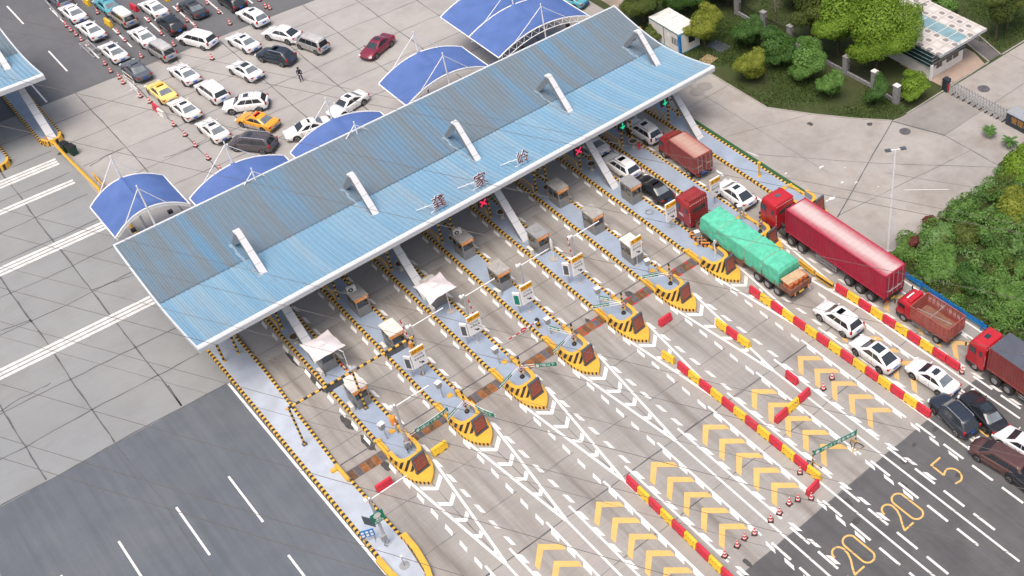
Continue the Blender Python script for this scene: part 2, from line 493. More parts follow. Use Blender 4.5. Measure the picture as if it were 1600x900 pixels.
# bitumen joints and cracks
J = MB()
def wob_line(p0, p1, w, amp, seed, z=0.012, step=1.0):
    r = random.Random(seed)
    p0, p1 = Vector((p0[0], p0[1], 0)), Vector((p1[0], p1[1], 0))
    L = (p1 - p0).length
    n = max(2, int(L / step))
    t = (p1 - p0).normalized(); s = Vector((-t.y, t.x, 0))
    off, prev = 0.0, None
    for i in range(n + 1):
        off = off * 0.85 + r.uniform(-amp, amp)
        ww = w * r.uniform(0.55, 1.35)
        c = p0 + t * (L * i / n) + s * off
        a, b = c + s * ww / 2, c - s * ww / 2
        a.z = b.z = z
        if prev:
            J.quad(prev[0], a, b, prev[1])
        prev = (a, b)
for i, x in enumerate([-8.2, -2.8, 2.35, 7.55]):
    wob_line((x, 77.6), (x, 128.5), 0.11, 0.05, i)
for i, k in enumerate(range(0, 9)):
    wob_line((xk(k), 96), (xk(k), 128.6), 0.10, 0.04, 20 + i)
for i, y in enumerate([82.1, 86.7, 91.4, 96.1, 100.8, 105.6, 110.1, 114.9, 119.7, 124.3]):
    wob_line((-70, y), (12.3, y), 0.11, 0.10, 40 + i)
    if y > 97:
        wob_line((13.6, y + 0.1), (62.3, y + 0.4), 0.08, 0.07, 60 + i)
wob_line((-70, 77.45), (11.5, 77.45), 0.12, 0.06, 80)
wob_line((12.3, 34.95), (59.6, 34.95), 0.10, 0.05, 81)
wob_line((-70, 128.7), (62.3, 128.7), 0.09, 0.04, 82)
for i, y in enumerate([41.8, 47.4, 51.9, 56.85, 65.2, 69.15, 73.9, 78.5]):
    for k in range(-1, 8):
        wob_line((xk(k) + 1.1, y), (xk(k + 1) - 1.1, y), 0.05 if y != 47.4 else 0.06, 0.03, 90 + i * 12 + k, step=0.6)
    if y < 50:
        wob_line((14.2, y), (59.2, y), 0.05 if y != 47.4 else 0.075, 0.05, 190 + i, step=0.6)
for k in range(0, 8):
    wob_line((xk(k), 57.0), (xk(k), 47.6), 0.05, 0.02, 210 + k, step=0.5)
wob_line((7.7, 80.5), (7.6, 77.6), 0.14, 0.03, 220)
wob_line((2.3, 77.4), (2.75, 70), 0.07, 0.04, 221); wob_line((2.75, 70), (2.6, 50), 0.06, 0.04, 222)
for i, (a, b) in enumerate([((0, 96.5), (2.3, 95.8)), ((-3, 87), (1, 87.3)), ((1.3, 100.6), (-3, 99.2)), ((7.5, 96.2), (11.2, 95.5)), ((14.1, 114.5), (17.9, 115.2)), ((20, 110.8), (24.4, 110.6))]):
    wob_line(a, b, 0.10, 0.12, 230 + i, step=0.4)
# apron joints
for i, (a, b, w) in enumerate([((77.0, 63.8), (61.8, 57.1), 0.10), ((70.1, 60.7), (63, 69.5), 0.05), ((70.1, 60.7), (80, 49.8), 0.07), ((61.9, 57.2), (79, 54.9), 0.06), ((77.0, 63.8), (79, 58.4), 0.16), ((79, 58.4), (79.0, 50.4), 0.09), ((79, 58.4), (140, 58.8), 0.06), ((62.6, 80.5), (69.2, 80.7), 0.05), ((62.6, 74), (72, 70.5), 0.04), ((66, 62.5), (66, 100), 0.04), ((75.2, 49.8), (70, 58.6), 0.05), ((87, 52), (87, 63.4), 0.05), ((96, 52), (96, 63.4), 0.05)]):
    wob_line(a, b, w, 0.03, 260 + i, z=0.014)
struct(J.build('pavement_joints', M['joint'], recalc=False))

W, WO, Y, YO = MB(), MB(), MB(), MB()
ZM = 0.018
def strip(mb, x0, y0, x1, y1, w, z=ZM, sl=0.0):
    """line of width w (across x) from (x0,y0) to (x1,y1); sl slants the ends"""
    mb.quad((x0 - w / 2, y0 - sl, z), (x0 + w / 2, y0 + sl, z), (x1 + w / 2, y1 + sl, z), (x1 - w / 2, y1 - sl, z))
PD = 1.93
for k in range(0, 9):
    x = xk(k)
    # tapers behind the nose, closing on one divider line
    strip(W, x - 1.22, 58.9, x - 0.02, 47.3, 0.20); strip(W, x + 1.24, 58.9, x + 0.06, 47.3, 0.20, z=ZM + .002)
    strip(W, x + 0.02, 47.4, x + 0.02, 22.0 if k < 7 else 30, 0.17, z=ZM + .004)
    for s in (-1, 1):
        if k == 8 and s == 1: continue
        # edge line that stops before the asphalt
        xe = x + (0.92 if s > 0 else -1.12)
        strip(W, xe, 48.15, xe, 36.35, 0.17)
        # slanted slow-down dashes
        for n in range(-16, 14):
            y = 56.9 - PD * n
            if y < 27.5: break
            if y > 88: continue
            xd = x + (1.30 if s > 0 else -1.34)
            if y < 48.2: xd = x + (1.14 if s > 0 else -1.33)
            if y > 60.5: xd = x + (1.42 if s > 0 else -1.42)
            if 61.0 < y < 64.3: continue
            mb_ = WO if (k >= 6 or n % 7 == 3) and y < 58 else W
            strip(mb_, xd, y - 0.98, xd, y, 0.24, z=0.015, sl=-0.16 * s)
        # broken edge pieces on the asphalt
        for n in range(0, 4):
            y = 35.4 - 2.85 * n
            xs = x + (0.86 if s > 0 else -1.02)
            if y > 22: strip(W, xs, y - 1.98, xs, y, 0.19)
    # small arrow chevrons inside the taper
    for n in range(5):
        yt = 56.13 - 1.95 * n
        f = (yt - 47.9) / (58.9 - 47.9)
        h = max(0.22, 1.12 * f + 0.02)
        mb_ = W if k < 6 else WO
        ri = 0.94 * min(1.0, h)
        mb_.add([(x, yt, .0165), (x + h, yt + ri, .0165), (x + h, yt + ri + 0.46, .0165), (x, yt + 0.42, .0165), (x - h, yt + ri + 0.46, .0165), (x - h, yt + ri, .0165)], [(0, 1, 2, 3), (0, 3, 4, 5)])
for k in range(0, 8):
    c = xk(k) + DX / 2 - 0.03
    for n in range(5):
        yt = 47.04 - 1.95 * n
        mb_ = Y if k < 5 else YO
        mb_.add([(c, yt, ZM), (c + 1.23, yt - 1.21, ZM), (c + 1.21, yt - 1.82, ZM), (c, yt - 0.68, ZM), (c - 1.19, yt - 1.9, ZM), (c - 1.2, yt - 1.33, ZM)], [(0, 3, 2, 1), (0, 5, 4, 3)])
# big speed figures, drawn out along the road for drivers
def ribbon(mb, pts, w, z=ZM):
    P = [Vector((p[0], p[1], 0)) for p in pts]
    P = [p for i, p in enumerate(P) if i == 0 or (p - P[i - 1]).length > 1e-4]
    prev = None
    for i, p in enumerate(P):
        d = (P[min(i + 1, len(P) - 1)] - P[max(i - 1, 0)]).normalized()
        s = Vector((-d.y, d.x, 0)) * w / 2
        if 0 < i < len(P) - 1:
            a1 = (P[i] - P[i - 1]).normalized(); a2 = (P[i + 1] - P[i]).normalized()
            s = s / max(0.6, math.cos(a1.angle(a2) / 2))
        a, b = p + s, p - s
        a.z = b.z = z
        if prev: mb.quad(prev[0], a, b, prev[1])
        prev = (a, b)
def digit2(x, y, w, h):
    pts = [(x + w * 0.02, y + h * 0.77)]
    pts += [(x + w / 2 - math.cos(a) * w * 0.48, y + h * 0.78 + math.sin(a) * h * 0.21) for a in np.linspace(0.1, PI - 0.1, 12)]
    pts += [(x + w * 0.93, y + h * 0.62), (x + w * 0.70, y + h * 0.42), (x + w * 0.30, y + h * 0.2), (x + w * 0.04, y + 0.06)]
    ribbon(Y, pts, 0.15); ribbon(Y, [(x + w * 0.0, y + 0.06), (x + w, y + 0.06)], 0.15, ZM + .002)
def digit0(x, y, w, h):
    pts = [(x + w / 2 + math.cos(a) * w * 0.47, y + h / 2 + (h * 0.5 - w * 0.47) * (1 if math.sin(a) > 0 else -1) + math.sin(a) * w * 0.47) for a in np.linspace(0.0, PI, 12)]
    pts += [(x + w / 2 + math.cos(a) * w * 0.47, y + h / 2 - (h * 0.5 - w * 0.47) + math.sin(a) * w * 0.47) for a in np.linspace(PI, 2 * PI, 12)]
    pts.append(pts[0])
    ribbon(Y, pts, 0.15, ZM + .004)
def digit5(x, y, w, h):
    ribbon(Y, [(x + w, y + h), (x, y + h)], 0.15); ribbon(Y, [(x + 0.04, y + h + 0.06), (x, y + h * 0.50)], 0.15, ZM + .002)
    pts = [(x - 0.02, y + h * 0.49), (x + w * 0.3, y + h * 0.56)] + [(x + w * 0.42 + math.sin(a) * w * 0.56, y + h * 0.30 + math.cos(a) * h * 0.28) for a in np.linspace(0.2, PI - 0.1, 14)] + [(x + w * 0.02, y + h * 0.06)]
    ribbon(Y, pts, 0.15, ZM + .004)
for x in (34.9, 40.15, 29.65):
    digit2(x, 29.35, 1.02, 2.6); digit0(x + 1.2, 29.3, 1.12, 2.75)
for x in (46.0, 51.3, 56.5):
    digit5(x, 29.35, 1.1, 2.55)
# lines of the other carriageway and of the queue area
strip(W, 11.42, 50, 11.32, 77.3, 0.2)
for x in (7.2, 3.2, -1.0, -5.0):
    for n in range(0, 5):
        strip(W, x, 62.6 - 9.6 * n, x, 68.3 - 9.6 * n, 0.16)
strip(W, -8.0, 40, -8.2, 77.0, 0.2)
for y0 in (91.3, 104.4, 117.6, 112.9):
    for d in (-0.5, 0.0, 0.5):
        if y0 == 112.9 and d < 0: continue
        n = 36
        for i in range(n):
            xa = 12.1 - 0.62 * i
            mb_ = WO if (i * 7 + int(y0)) % 3 else W
            mb_.quad((xa - 0.6, y0 + d - 0.17, ZM), (xa, y0 + d - 0.17, ZM), (xa, y0 + d + 0.17, ZM), (xa - 0.6, y0 + d + 0.17, ZM))
for x, ys in ((18.8, [(153.0, 147.4), (139.3, 133.6), (167, 161)]), (22.3, [(137.8, 133.8), (149, 144.5)]), (25.85, [(139.1, 133.6), (152, 147.5)]), (29.5, [(139.1, 133.4), (151, 146)]), (32.95, [(139.2, 132.4), (151, 146)]), (36.45, [(138.9, 133.4), (151, 146)]), (40.05, [(139, 133.2), (151, 146)]), (15.05, [(134.0, 129.0), (146, 140)])):
    for a, b in ys:
        strip(W, x, b, x, a, 0.17)
strip(WO, 69.4, 55.4, 72.6, 52.4, 0.12); strip(WO, 62.6, 70.6, 62.9, 69.2, 0.1)
struct(W.build('white_road_markings', M['mark'], recalc=False))
struct(WO.build('worn_white_markings', M['mark_old'], recalc=False))
struct(Y.build('yellow_road_markings', M['mark_yel'], recalc=False))
struct(YO.build('worn_yellow_markings', M['mark_yel_old'], recalc=False))

# stains and oil patches with a shape of their own
S = MB()
def blot(x, y, rx, ry, seed, z=0.0135):
    r = random.Random(seed)
    n = 16
    S.ngon([(x + math.cos(2 * PI * i / n) * rx * r.uniform(.7, 1.15), y + math.sin(2 * PI * i / n) * ry * r.uniform(.7, 1.15), z) for i in range(n)])
for i, (x, y, rx, ry) in enumerate([(46.9, 29.9, .35, .25), (44.8, 33.6, .25, .4), (43.2, 32, .15, .5), (48.9, 34.0, .3, .25), (46.6, 34.1, .25, .2), (16.35, 63.8, .35, 1.2), (16.2, 66.8, .3, 1.0), (16.5, 72.6, .22, 2.2), (16.3, 76.2, .2, 1.2), (16.25, 60.9, .3, .7), (41.2, 62.5, .35, .7), (36.6, 62.4, .2, .6), (74.9, 65.1, .4, .3), (70.5, 69.5, .3, .4), (32.8, 77.0, .3, .9), (12.9, 118.7, .4, .3), (38.2, 32.4, .5, .3), (39.0, 34.0, .3, .5), (30.2, 35.4, .2, .5)]):
    blot(x, y, rx, ry, i)
struct(S.build('road_stains', M['patch'], recalc=False))
# weighing strips let into each lane between the noses
for k in range(-1, 7):
    mb = MB()
    xa, xb = xk(k) + 1.12, xk(k + 1) - 1.12
    segs = 6
    for i in range(segs):
        a, b = xa + (xb - xa) * i / segs, xa + (xb - xa) * (i + 1) / segs
        mi = [0, 1, 2, 0, 2, 1][i] if k < 2 else [1, 2, 0, 2, 1, 0][i] if k < 4 else [1, 0, 3, 0, 0, 1][i]
        mb.quad((a, 61.35, ZM), (b - .02, 61.35, ZM), (b - .02, 62.35, ZM), (a, 62.35, ZM), mi)
    mb.quad((xa, 62.35, ZM + .002), (xb, 62.35, ZM + .002), (xb, 62.45, ZM + .002), (xa, 62.45, ZM + .002), 1)
    if k >= 3:
        for cx, cy in ((xa + .9, 61.38), (xb - .7, 61.38), (xa + .9, 62.32), (xb - .7, 62.32)):
            mb.quad((cx - .22, cy - .07, ZM + .004), (cx + .22, cy - .07, ZM + .004), (cx + .22, cy + .07, ZM + .004), (cx - .22, cy + .07, ZM + .004), 4)
    mb.quad((xa, 63.3, ZM), (xb, 63.3, ZM), (xb, 63.42, ZM), (xa, 63.42, ZM), 1)
    struct(mb.build('road_weighing_strip', [M['rust'], M['dark_steel'], M['orange_rust'], M['rail_blue'] if False else M['dark_steel'], M['cone'] if False else M['red']], recalc=False))
for i, (p, r) in enumerate([((65.9, 82.1), .62), ((67.2, 82.3), .62), ((76.6, 61.7), .45), ((88.5, 60.9), .5)]):
    mb = MB()
    mb.lathe([(r * 1.35, 0.004), (r * 1.35, 0.012), (r, 0.014), (r, 0.02), (0.01, 0.02)], 24)
    o = mb.build('manhole_cover', M['apron_dark'] if i < 2 else M['dark_steel'])
    o.location = (p[0], p[1], 0.006)
    tag(o, ['round manhole cover on the apron beside the canopy corner, the one nearer the canopy', 'round manhole cover on the apron beside the canopy corner, the one nearer the lawn', 'dark round manhole cover on the apron near the lawn corner', 'dark round manhole cover inside the folding gate'][i], 'manhole cover', 'manhole covers')
# ------------------------------------------------------------------ the toll canopy
def roof_mat(name, blue, fade, grey, thr, ribd, cw):
    m, nt, n, l, p = nm(name)
    P = pos(n)
    sep = n.new("ShaderNodeSeparateXYZ"); l.new(P, sep.inputs[0])
    col = mth(n, l, 'FLOOR', mth(n, l, 'DIVIDE', sep.outputs[0], 0.84))
    wn_ = n.new("ShaderNodeTexWhiteNoise"); wn_.noise_dimensions = '1D'
    l.new(col, wn_.inputs["W"])
    c = mixc(n, l, ramp(n, l, wn_.outputs[0], 0.2, 0.8), blue, fade)
    big = noise(n, l, P, 0.16, 4, 0.6, (1.0, 0.6, 1))
    st = noise(n, l, P, 1.0, 5, 0.65, (1.15, 0.05, 0.3))
    wh = mth(n, l, 'ADD', mth(n, l, 'MULTIPLY', wn_.outputs[0], cw), mth(n, l, 'ADD', mth(n, l, 'MULTIPLY', big, 0.75), mth(n, l, 'MULTIPLY', st, 0.40)))
    c = mixc(n, l, ramp(n, l, wh, thr, thr + 0.26), c, grey)
    rib = mth(n, l, 'FRACT', mth(n, l, 'DIVIDE', sep.outputs[0], 0.42))
    ribm = mth(n, l, 'LESS_THAN', rib, 0.24)
    s2 = noise(n, l, P, 1.0, 4, 0.6, (2.6, 0.10, 0.3))
    c = mixc(n, l, mth(n, l, 'MULTIPLY', ribm, ramp(n, l, s2, 0.32, 0.62, (ribd * .3,) * 3 + (1,), (ribd,) * 3 + (1,))), c, (0.12, 0.135, 0.145))
    sp = noise(n, l, P, 1.2, 7, 0.7)
    c = mixc(n, l, mth(n, l, 'MULTIPLY', ramp(n, l, sp, 0.58, 0.75), 0.55), c, (0.17, 0.165, 0.16))
    l.new(c, p.inputs["Base Color"])
    p.inputs["Roughness"].default_value = 0.5
    p.inputs["Specular IOR Level"].default_value = 0.35
    return m
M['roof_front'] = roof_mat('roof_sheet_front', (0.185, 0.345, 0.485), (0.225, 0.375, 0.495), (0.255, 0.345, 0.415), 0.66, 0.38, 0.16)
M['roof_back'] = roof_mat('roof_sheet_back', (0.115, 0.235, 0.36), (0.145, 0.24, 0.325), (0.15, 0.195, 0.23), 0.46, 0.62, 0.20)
M['roof_patch'] = pm('roof_repair_scuffs', (0.22, 0.33, 0.42), 0.8, var=0.3, vscale=5, dirt=0.9, dcol=(0.42, 0.38, 0.37), dscale=1.8)
M['fascia'] = pm('fascia_white', (0.66, 0.69, 0.72), 0.5, var=0.04, vscale=0.7, dirt=0.25, dcol=(0.4, 0.42, 0.44))
M['soffit'] = pm('soffit', (0.30, 0.32, 0.34), 0.8)
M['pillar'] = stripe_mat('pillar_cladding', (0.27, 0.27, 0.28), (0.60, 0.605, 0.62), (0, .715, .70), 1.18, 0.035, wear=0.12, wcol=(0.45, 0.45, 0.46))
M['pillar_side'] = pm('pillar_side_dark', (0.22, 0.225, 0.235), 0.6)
M['letter'] = pm('roof_letter_red_brown', (0.16, 0.035, 0.03), 0.6)

YF, YS, YB = 75.5, 83.6, 91.35
def zroof(y):
    return 5.95 + (1.2 * ((YS - y) / (YS - YF)) ** 1.7 if y < YS else 1.32 * ((y - YS) / (YB - YS)) ** 1.55)

def make_canopy(name, label, xa, xb, yoff, skew, pillars, letters=True, flip=False):
    root = thing(name, label, 'toll canopy', (0, 0, 0))
    def sk(x): return yoff + skew * (x - (xa + xb) / 2)
    def half(y0, y1, n, mat_):
        mb = MB()
        xs = []
        nr = int((xb - xa) / 0.42)
        for i in range(nr):
            x = xa + (xb - xa) * i / nr
            w = (xb - xa) / nr
            xs += [(x, 0), (x + w * .12, .045), (x + w * .36, .045), (x + w * .48, 0)]
        xs.append((xb, 0))
        ys_ = [y0 + (y1 - y0) * i / n for i in range(n + 1)]
        rows = [[(x, y + sk(x), zroof(y) + h) for x, h in xs] for y in ys_]
        v = [p for r in rows for p in r]
        m_ = len(xs)
        f = [(i * m_ + j, i * m_ + j + 1, (i + 1) * m_ + j + 1, (i + 1) * m_ + j) for i in range(n) for j in range(m_ - 1)]
        mb.add(v, f)
        return mb.build('roof', mat_, root, recalc=False)
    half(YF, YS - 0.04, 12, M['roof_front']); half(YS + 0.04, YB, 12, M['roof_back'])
    # ceiling under the sheets, closing the volume
    mb = MB()
    n = 16
    for i in range(n):
        a, b = YF + (YB - YF) * i / n, YF + (YB - YF) * (i + 1) / n
        mb.quad((xa, a + sk(xa), zroof(a) - .42), (xb, a + sk(xb), zroof(a) - .42), (xb, b + sk(xb), zroof(b) - .42), (xa, b + sk(xa), zroof(b) - .42))
    mb.build('ceiling', M['soffit'], root, recalc=False)
    MB().slab([(xa, YS - .05 + sk(xa), 5.9), (xb, YS - .05 + sk(xb), 5.9), (xb, YS + .05 + sk(xb), 5.9), (xa, YS + .05 + sk(xa), 5.9)], .1).build('gutter', M['black'], root)
    # fascias
    mb = MB()
    zt, zb_ = zroof(YF) + .10, zroof(YF) - .50
    for (x0, x1) in ((xa - .12, xb + .12),):
        mb.loft([[(x, YF + sk(x) + d, z) for d, z in ((-.22, zb_), (-.30, zt - .12), (-.22, zt), (.05, zt), (.05, zb_))] for x in (x0, x1)])
    mb.build('fascia', M['fascia'], root)
    mb = MB()
    zt = zroof(YB) + .08
    mb.loft([[(x, YB + sk(x) + d, z) for d, z in ((-.05, zt - .45), (-.05, zt), (.12, zt), (.12, zt - .45))] for x in (xa - .12, xb + .12)])
    mb.build('fascia', M['fascia'], root)
    for x, s in ((xa, -1), (xb, 1)):
        mb = MB()
        rings = []
        for i in range(25):
            y = YF + (YB - YF) * i / 24
            z = zroof(y)
            rings.append([(x + s * d, y + sk(x), z + h) for d, h in ((0, -.42), (0, .09), (.12, .09), (.12, -.42))])
        mb.loft(rings)
        mb.build('side_trim', M['fascia'], root)
    # slanted pillars that cross above the roof
    for px in pillars:
        o = sk(px)
        def beam(y0, z0, y1, z1, w, d, nm_, w2=None):
            mb = MB()
            t = Vector((0, y1 - y0, z1 - z0)).normalized()
            nrm = Vector((0, -t.z, t.y)) * (d / 2)
            a, b = Vector((px, y0 + o, z0)), Vector((px, y1 + o, z1))
            W_ = Vector((w / 2, 0, 0))
            A = [a - W_ + nrm, a + W_ + nrm, a + W_ - nrm, a - W_ - nrm]
            W2 = W_ * ((w2 or w) / w)
            B = [b - W2 + nrm, b + W2 + nrm, b + W2 - nrm, b - W2 - nrm]
            if z0 < .1:
                for q in A:
                    q.y -= t.y / t.z * (q.z - 0.0); q.z = 0.0
            mb.loft([A, B], 0)
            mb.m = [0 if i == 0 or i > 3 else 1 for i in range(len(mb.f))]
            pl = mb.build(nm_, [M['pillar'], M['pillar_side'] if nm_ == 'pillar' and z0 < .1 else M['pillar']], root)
        beam(74.75, 0.0, 83.75, 8.85, 0.80, 0.5, 'pillar', .50)
        beam(91.3, 0.0, 83.72, 8.62, 0.60, 0.42, 'pillar', .40)
        mb = MB()
        mb.box((px, 83.72 + o, 8.84), (0.56, 0.56, 0.10))
        mb.build('pillar_cap', M['fascia'], root)
        # scuffed sealant where the legs pass through the sheets
        mb = MB()
        r = random.Random(int(px * 10))
        n = 26
        L_, R__ = [], []
        for i in range(n + 1):
            y = 80.4 + 5.6 * i / n
            w = .06 + .12 * r.random() ** 2
            c = px - .44 + .06 * math.sin(i * .9) + r.uniform(-.03, .03)
            L_.append((c - w, y + o, zroof(y) + .055)); R__.append((c + w * r.uniform(.5, 1.2), y + o + r.uniform(-.03, .03), zroof(y) + .055))
        for i in range(n): mb.quad(L_[i], R__[i], R__[i + 1], L_[i + 1])
        mb.build('sealant_patch', M['roof_patch'], root, recalc=False)
    if letters:
        for ch, x, lab in (('龚', 32.1, ''), ('家', 36.35, ''), ('岭', 40.9, '')):
            T = Matrix.Translation((x, 76.25 + sk(x), 7.8)) @ Matrix.Rotation(R(-12), 4, 'X') @ UP
            a = lettering(ch, 1.3, M['fascia'], root, T, 'roof_letter', 0.06)
            lettering(ch, 1.3, M['letter'], a, Matrix.Translation((0, -.075, 0)) @ T, 'letter_face', 0.012)
            fr = MB()
            yb = 77.5 + sk(x)
            fr.tube((x - .8, 76.5 + sk(x), 6.95), (x + .8, 76.5 + sk(x), 6.95), .03, 6)
            for sx in (-.55, .55):
                fr.tube((x + sx, 76.5 + sk(x), 6.85), (x + sx, 76.35 + sk(x), 7.5), .03, 6)
                fr.tube((x + sx, 78.2 + sk(x), 6.5), (x + sx, 76.4 + sk(x), 7.6), .025, 6)
            fr.tube((x - 1.5, 77.9 + sk(x), 6.75), (x - .5, 76.5 + sk(x), 7.7), .035, 6)
            fr.build('letter_stand', M['white'], a)
    return root
make_canopy('toll_canopy', 'long blue corrugated butterfly roof over the toll lanes with white slanted pillars', 10.15, 63.35, 0.0, 0.028, [17.75, 28.15, 38.75, 49.35, 60.55])
make_canopy('toll_canopy', 'second blue corrugated toll roof cut off by the top left edge', -40.0, 14.9, 46.0, 0.0, [13.05], letters=False)

# ------------------------------------------------------------------ toll islands
ORD = ['first', 'second', 'third', 'fourth', 'fifth', 'sixth', 'seventh', 'eighth', 'ninth']
def isl(k):
    return 'the wide kerbed island' if k < 0 else f'{ORD[k]} island from the asphalt'

def nose_pts(w, y0, y1, n=9):
    L = []
    for i in range(n + 1):
        t = i / n
        L.append((w * (1 - t ** 2.1), y0 + (y1 - y0) * t))
    return L
def make_island(loc, label):
    t = thing('toll_island', label, 'toll island', loc, 0, 'narrow toll islands between the lanes')
    MB().box((0, 79.2, .11), (1.72, 36.0, .22)).build('deck', M['deck'], t)
    for s in (-1, 1):
        mb = MB()
        yA, yB_ = 63.3, 97.2
        prof = [(-.14, .0), (-.14, .19), (-.09, .245), (.09, .245), (.14, .19), (.14, .0)]
        n = 12
        mb.loft([[(s * 1.0 + a, yA + (yB_ - yA) * i / n, z) for a, z in prof] for i in range(n + 1)])
        mb.build('kerb', M['kerb'], t)
    # bow-shaped yellow nose
    half = [(1.17, 61.4)] + [(1.17 * (1 - t_ ** 3.2), 60.0 - 3.05 * t_) for t_ in np.linspace(0, 1, 16) ** .8]
    poly = [(x - .06, y) for x, y in half] + [(-x - .06, y) for x, y in half[-2::-1]]
    mb = MB()
    base = [(x, y, 0.0) for x, y in poly]
    top = [(x * .99, 57 + (y - 57) * .995 + .01, .32) for x, y in poly]
    mb.loft([base, top], 1)
    mb.m[-1] = 0
    mb.build('nose_base', [M['yellow'], M['kerb_tip']], t)
    # raised crash wall with slanted hazard stripes
    mb = MB()
    rows = []
    def se(a, rx, ry):
        c, s_ = math.cos(a), math.sin(a)
        return (-rx * math.copysign(abs(c) ** .62, c), 60.5 - ry * abs(s_) ** .62)
    for i, a in enumerate(list(np.linspace(0, PI, 26))):
        x, y = se(a, 1.10, 1.22)
        f = max(0.0, min(1.0, (60.5 - y) / 1.22)) ** 1.5
        ix, iy = se(a, .80, .92)
        rows.append([(x * (1.03 - .10 * f) - .06, y - .62 * f, .31), (x - .06, y, 1.05), (ix - .06, iy, 1.05), (ix - .06, iy, .2)])
    e0 = [(p[0], 61.0 if i < 4 else p[1], p[2]) for i, p in enumerate(rows[0])]; e1 = [(p[0], 61.0, p[2]) for p in rows[-1]]
    rows = [e0] + rows + [e1]
    for i in range(len(rows) - 1):
        a, b = rows[i], rows[i + 1]
        mb.quad(a[0], b[0], b[1], a[1], 1); mb.quad(a[1], b[1], b[2], a[2], 0); mb.quad(a[2], b[2], b[3], a[3], 2)
    for r_ in (rows[0], rows[-1]):
        mb.quad(*r_, 0)
    mb.build('crash_wall', [M['yellow'], M['hazard'], M['grey']], t)
    MB().box((-.06, 61.05, .30), (1.62, 2.7, .09)).build('deck', M['deck'], t)
    for s in (-1, 1):
        mb = MB()
        mb.box((s * 1.04, 62.15, .20), (.22, 1.7, .38), ch=.04)
        mb.box((s * .84, 62.35, .36), (.16, 1.3, .22), ch=.03)
        mb.box((s * .92, 63.15, .30), (.44, .26, .36), ch=.04)
        mb.build('side_guard', M['yellow'], t)
    MB().box((.12, 62.05, .26), (.62, .60, .06), rz=.1).build('hatch', M['yellow'], t)
    MB().box((.35, 63.35, .26), (.42, .42, .07)).build('hatch', M['yellow'], t)
    return t
isl_label = {0: 'toll island with the tall boom pole on its nose, next to the wide island',
             1: 'toll island where the striped frame ends, second from the wide island',
             2: 'toll island with parasol booth in front of the second pillar from the asphalt',
             3: 'toll island with two booths whose lane is closed by the red and white swing arm',
             4: 'toll island under the middle pillar, its booth having a pale square roof',
             5: 'toll island with two dark booths and a white booth carrying a sign starting 5',
             6: 'toll island beside the green tarpaulin lorry, its yellow nose fully visible',
             7: 'toll island half hidden between the green tarpaulin lorry and the red container lorry'}
I0 = make_island((xk(0), 0, 0), isl_label[0])
for k in range(1, 8):
    dup(I0, (xk(k), 0, 0), 0, isl_label[k])
dup(I0, (60.75, 0.2, 0), 0, 'toll island along the green matting, the farthest from the dark asphalt')

# wide island along the other carriageway
t = thing('kerbed_island', 'wide blue-grey island with striped kerbs along the dark asphalt', 'toll island', (12.75, 0, 0))
MB().prism([(-1.0, 97), (1.3, 97), (1.25, 76), (.72, 63), (.95, 54), (.6, 50.5), (-.2, 49), (-.85, 50.5), (-1.0, 54)], 0, .22).build('deck', M['deck_pale'], t)
def kerb_run(pts, par, name='kerb'):
    mb = MB()
    prof = [(-.14, 0), (-.14, .19), (-.09, .25), (.09, .25), (.14, .19), (.14, 0)]
    rings = []
    for i, p in enumerate(pts):
        d = Vector(pts[min(i + 1, len(pts) - 1)]) - Vector(pts[max(i - 1, 0)])
        d.normalize()
        rings.append([(p[0] - d.y * a, p[1] + d.x * a, z) for a, z in prof])
    mb.loft(rings)
    return mb.build(name, M['kerb'], par)
kerb_run([(-1.05, 97), (-1.05, 76), (-1.05, 60), (-1.05, 53.2)], t)
kerb_run([(1.35, 97), (1.3, 76), (.8, 63.6)], t)
kerb_run([(.85, 61.4), (.9, 58), (1.0, 53.8)], t)
mb = MB()
cv = [(1.02, 54.2), (1.0, 52.4), (.75, 50.6), (.3, 49.2), (-.1, 48.6), (-.5, 49.0), (-.85, 50.4), (-1.05, 52.0), (-1.08, 53.6)]
rows = []
for i, p in enumerate(cv):
    d = Vector(cv[min(i + 1, len(cv) - 1)]) - Vector(cv[max(i - 1, 0)]); d.normalize()
    nx, ny = -d.y, d.x
    rows.append([(p[0] - nx * .10, p[1] - ny * .10, 0), (p[0] - nx * .08, p[1] - ny * .08, .55), (p[0] + nx * .34, p[1] + ny * .34, .55), (p[0] + nx * .34, p[1] + ny * .34, .2)])
for a, b in zip(rows, rows[1:]):
    mb.quad(a[0], b[0], b[1], a[1], 1); mb.quad(a[1], b[1], b[2], a[2], 0); mb.quad(a[2], b[2], b[3], a[3], 0)
mb.quad(*rows[0], 0); mb.quad(*rows[-1], 0)
mb.build('crash_wall', [M['yellow'], M['kerb']], t)
mb = MB(); mb.box((.72, 62.3, .3), (.26, 2.0, .5), ch=.04); mb.box((.45, 63.0, .28), (.6, .3, .3), ch=.03); mb.build('side_guard', M['yellow'], t)
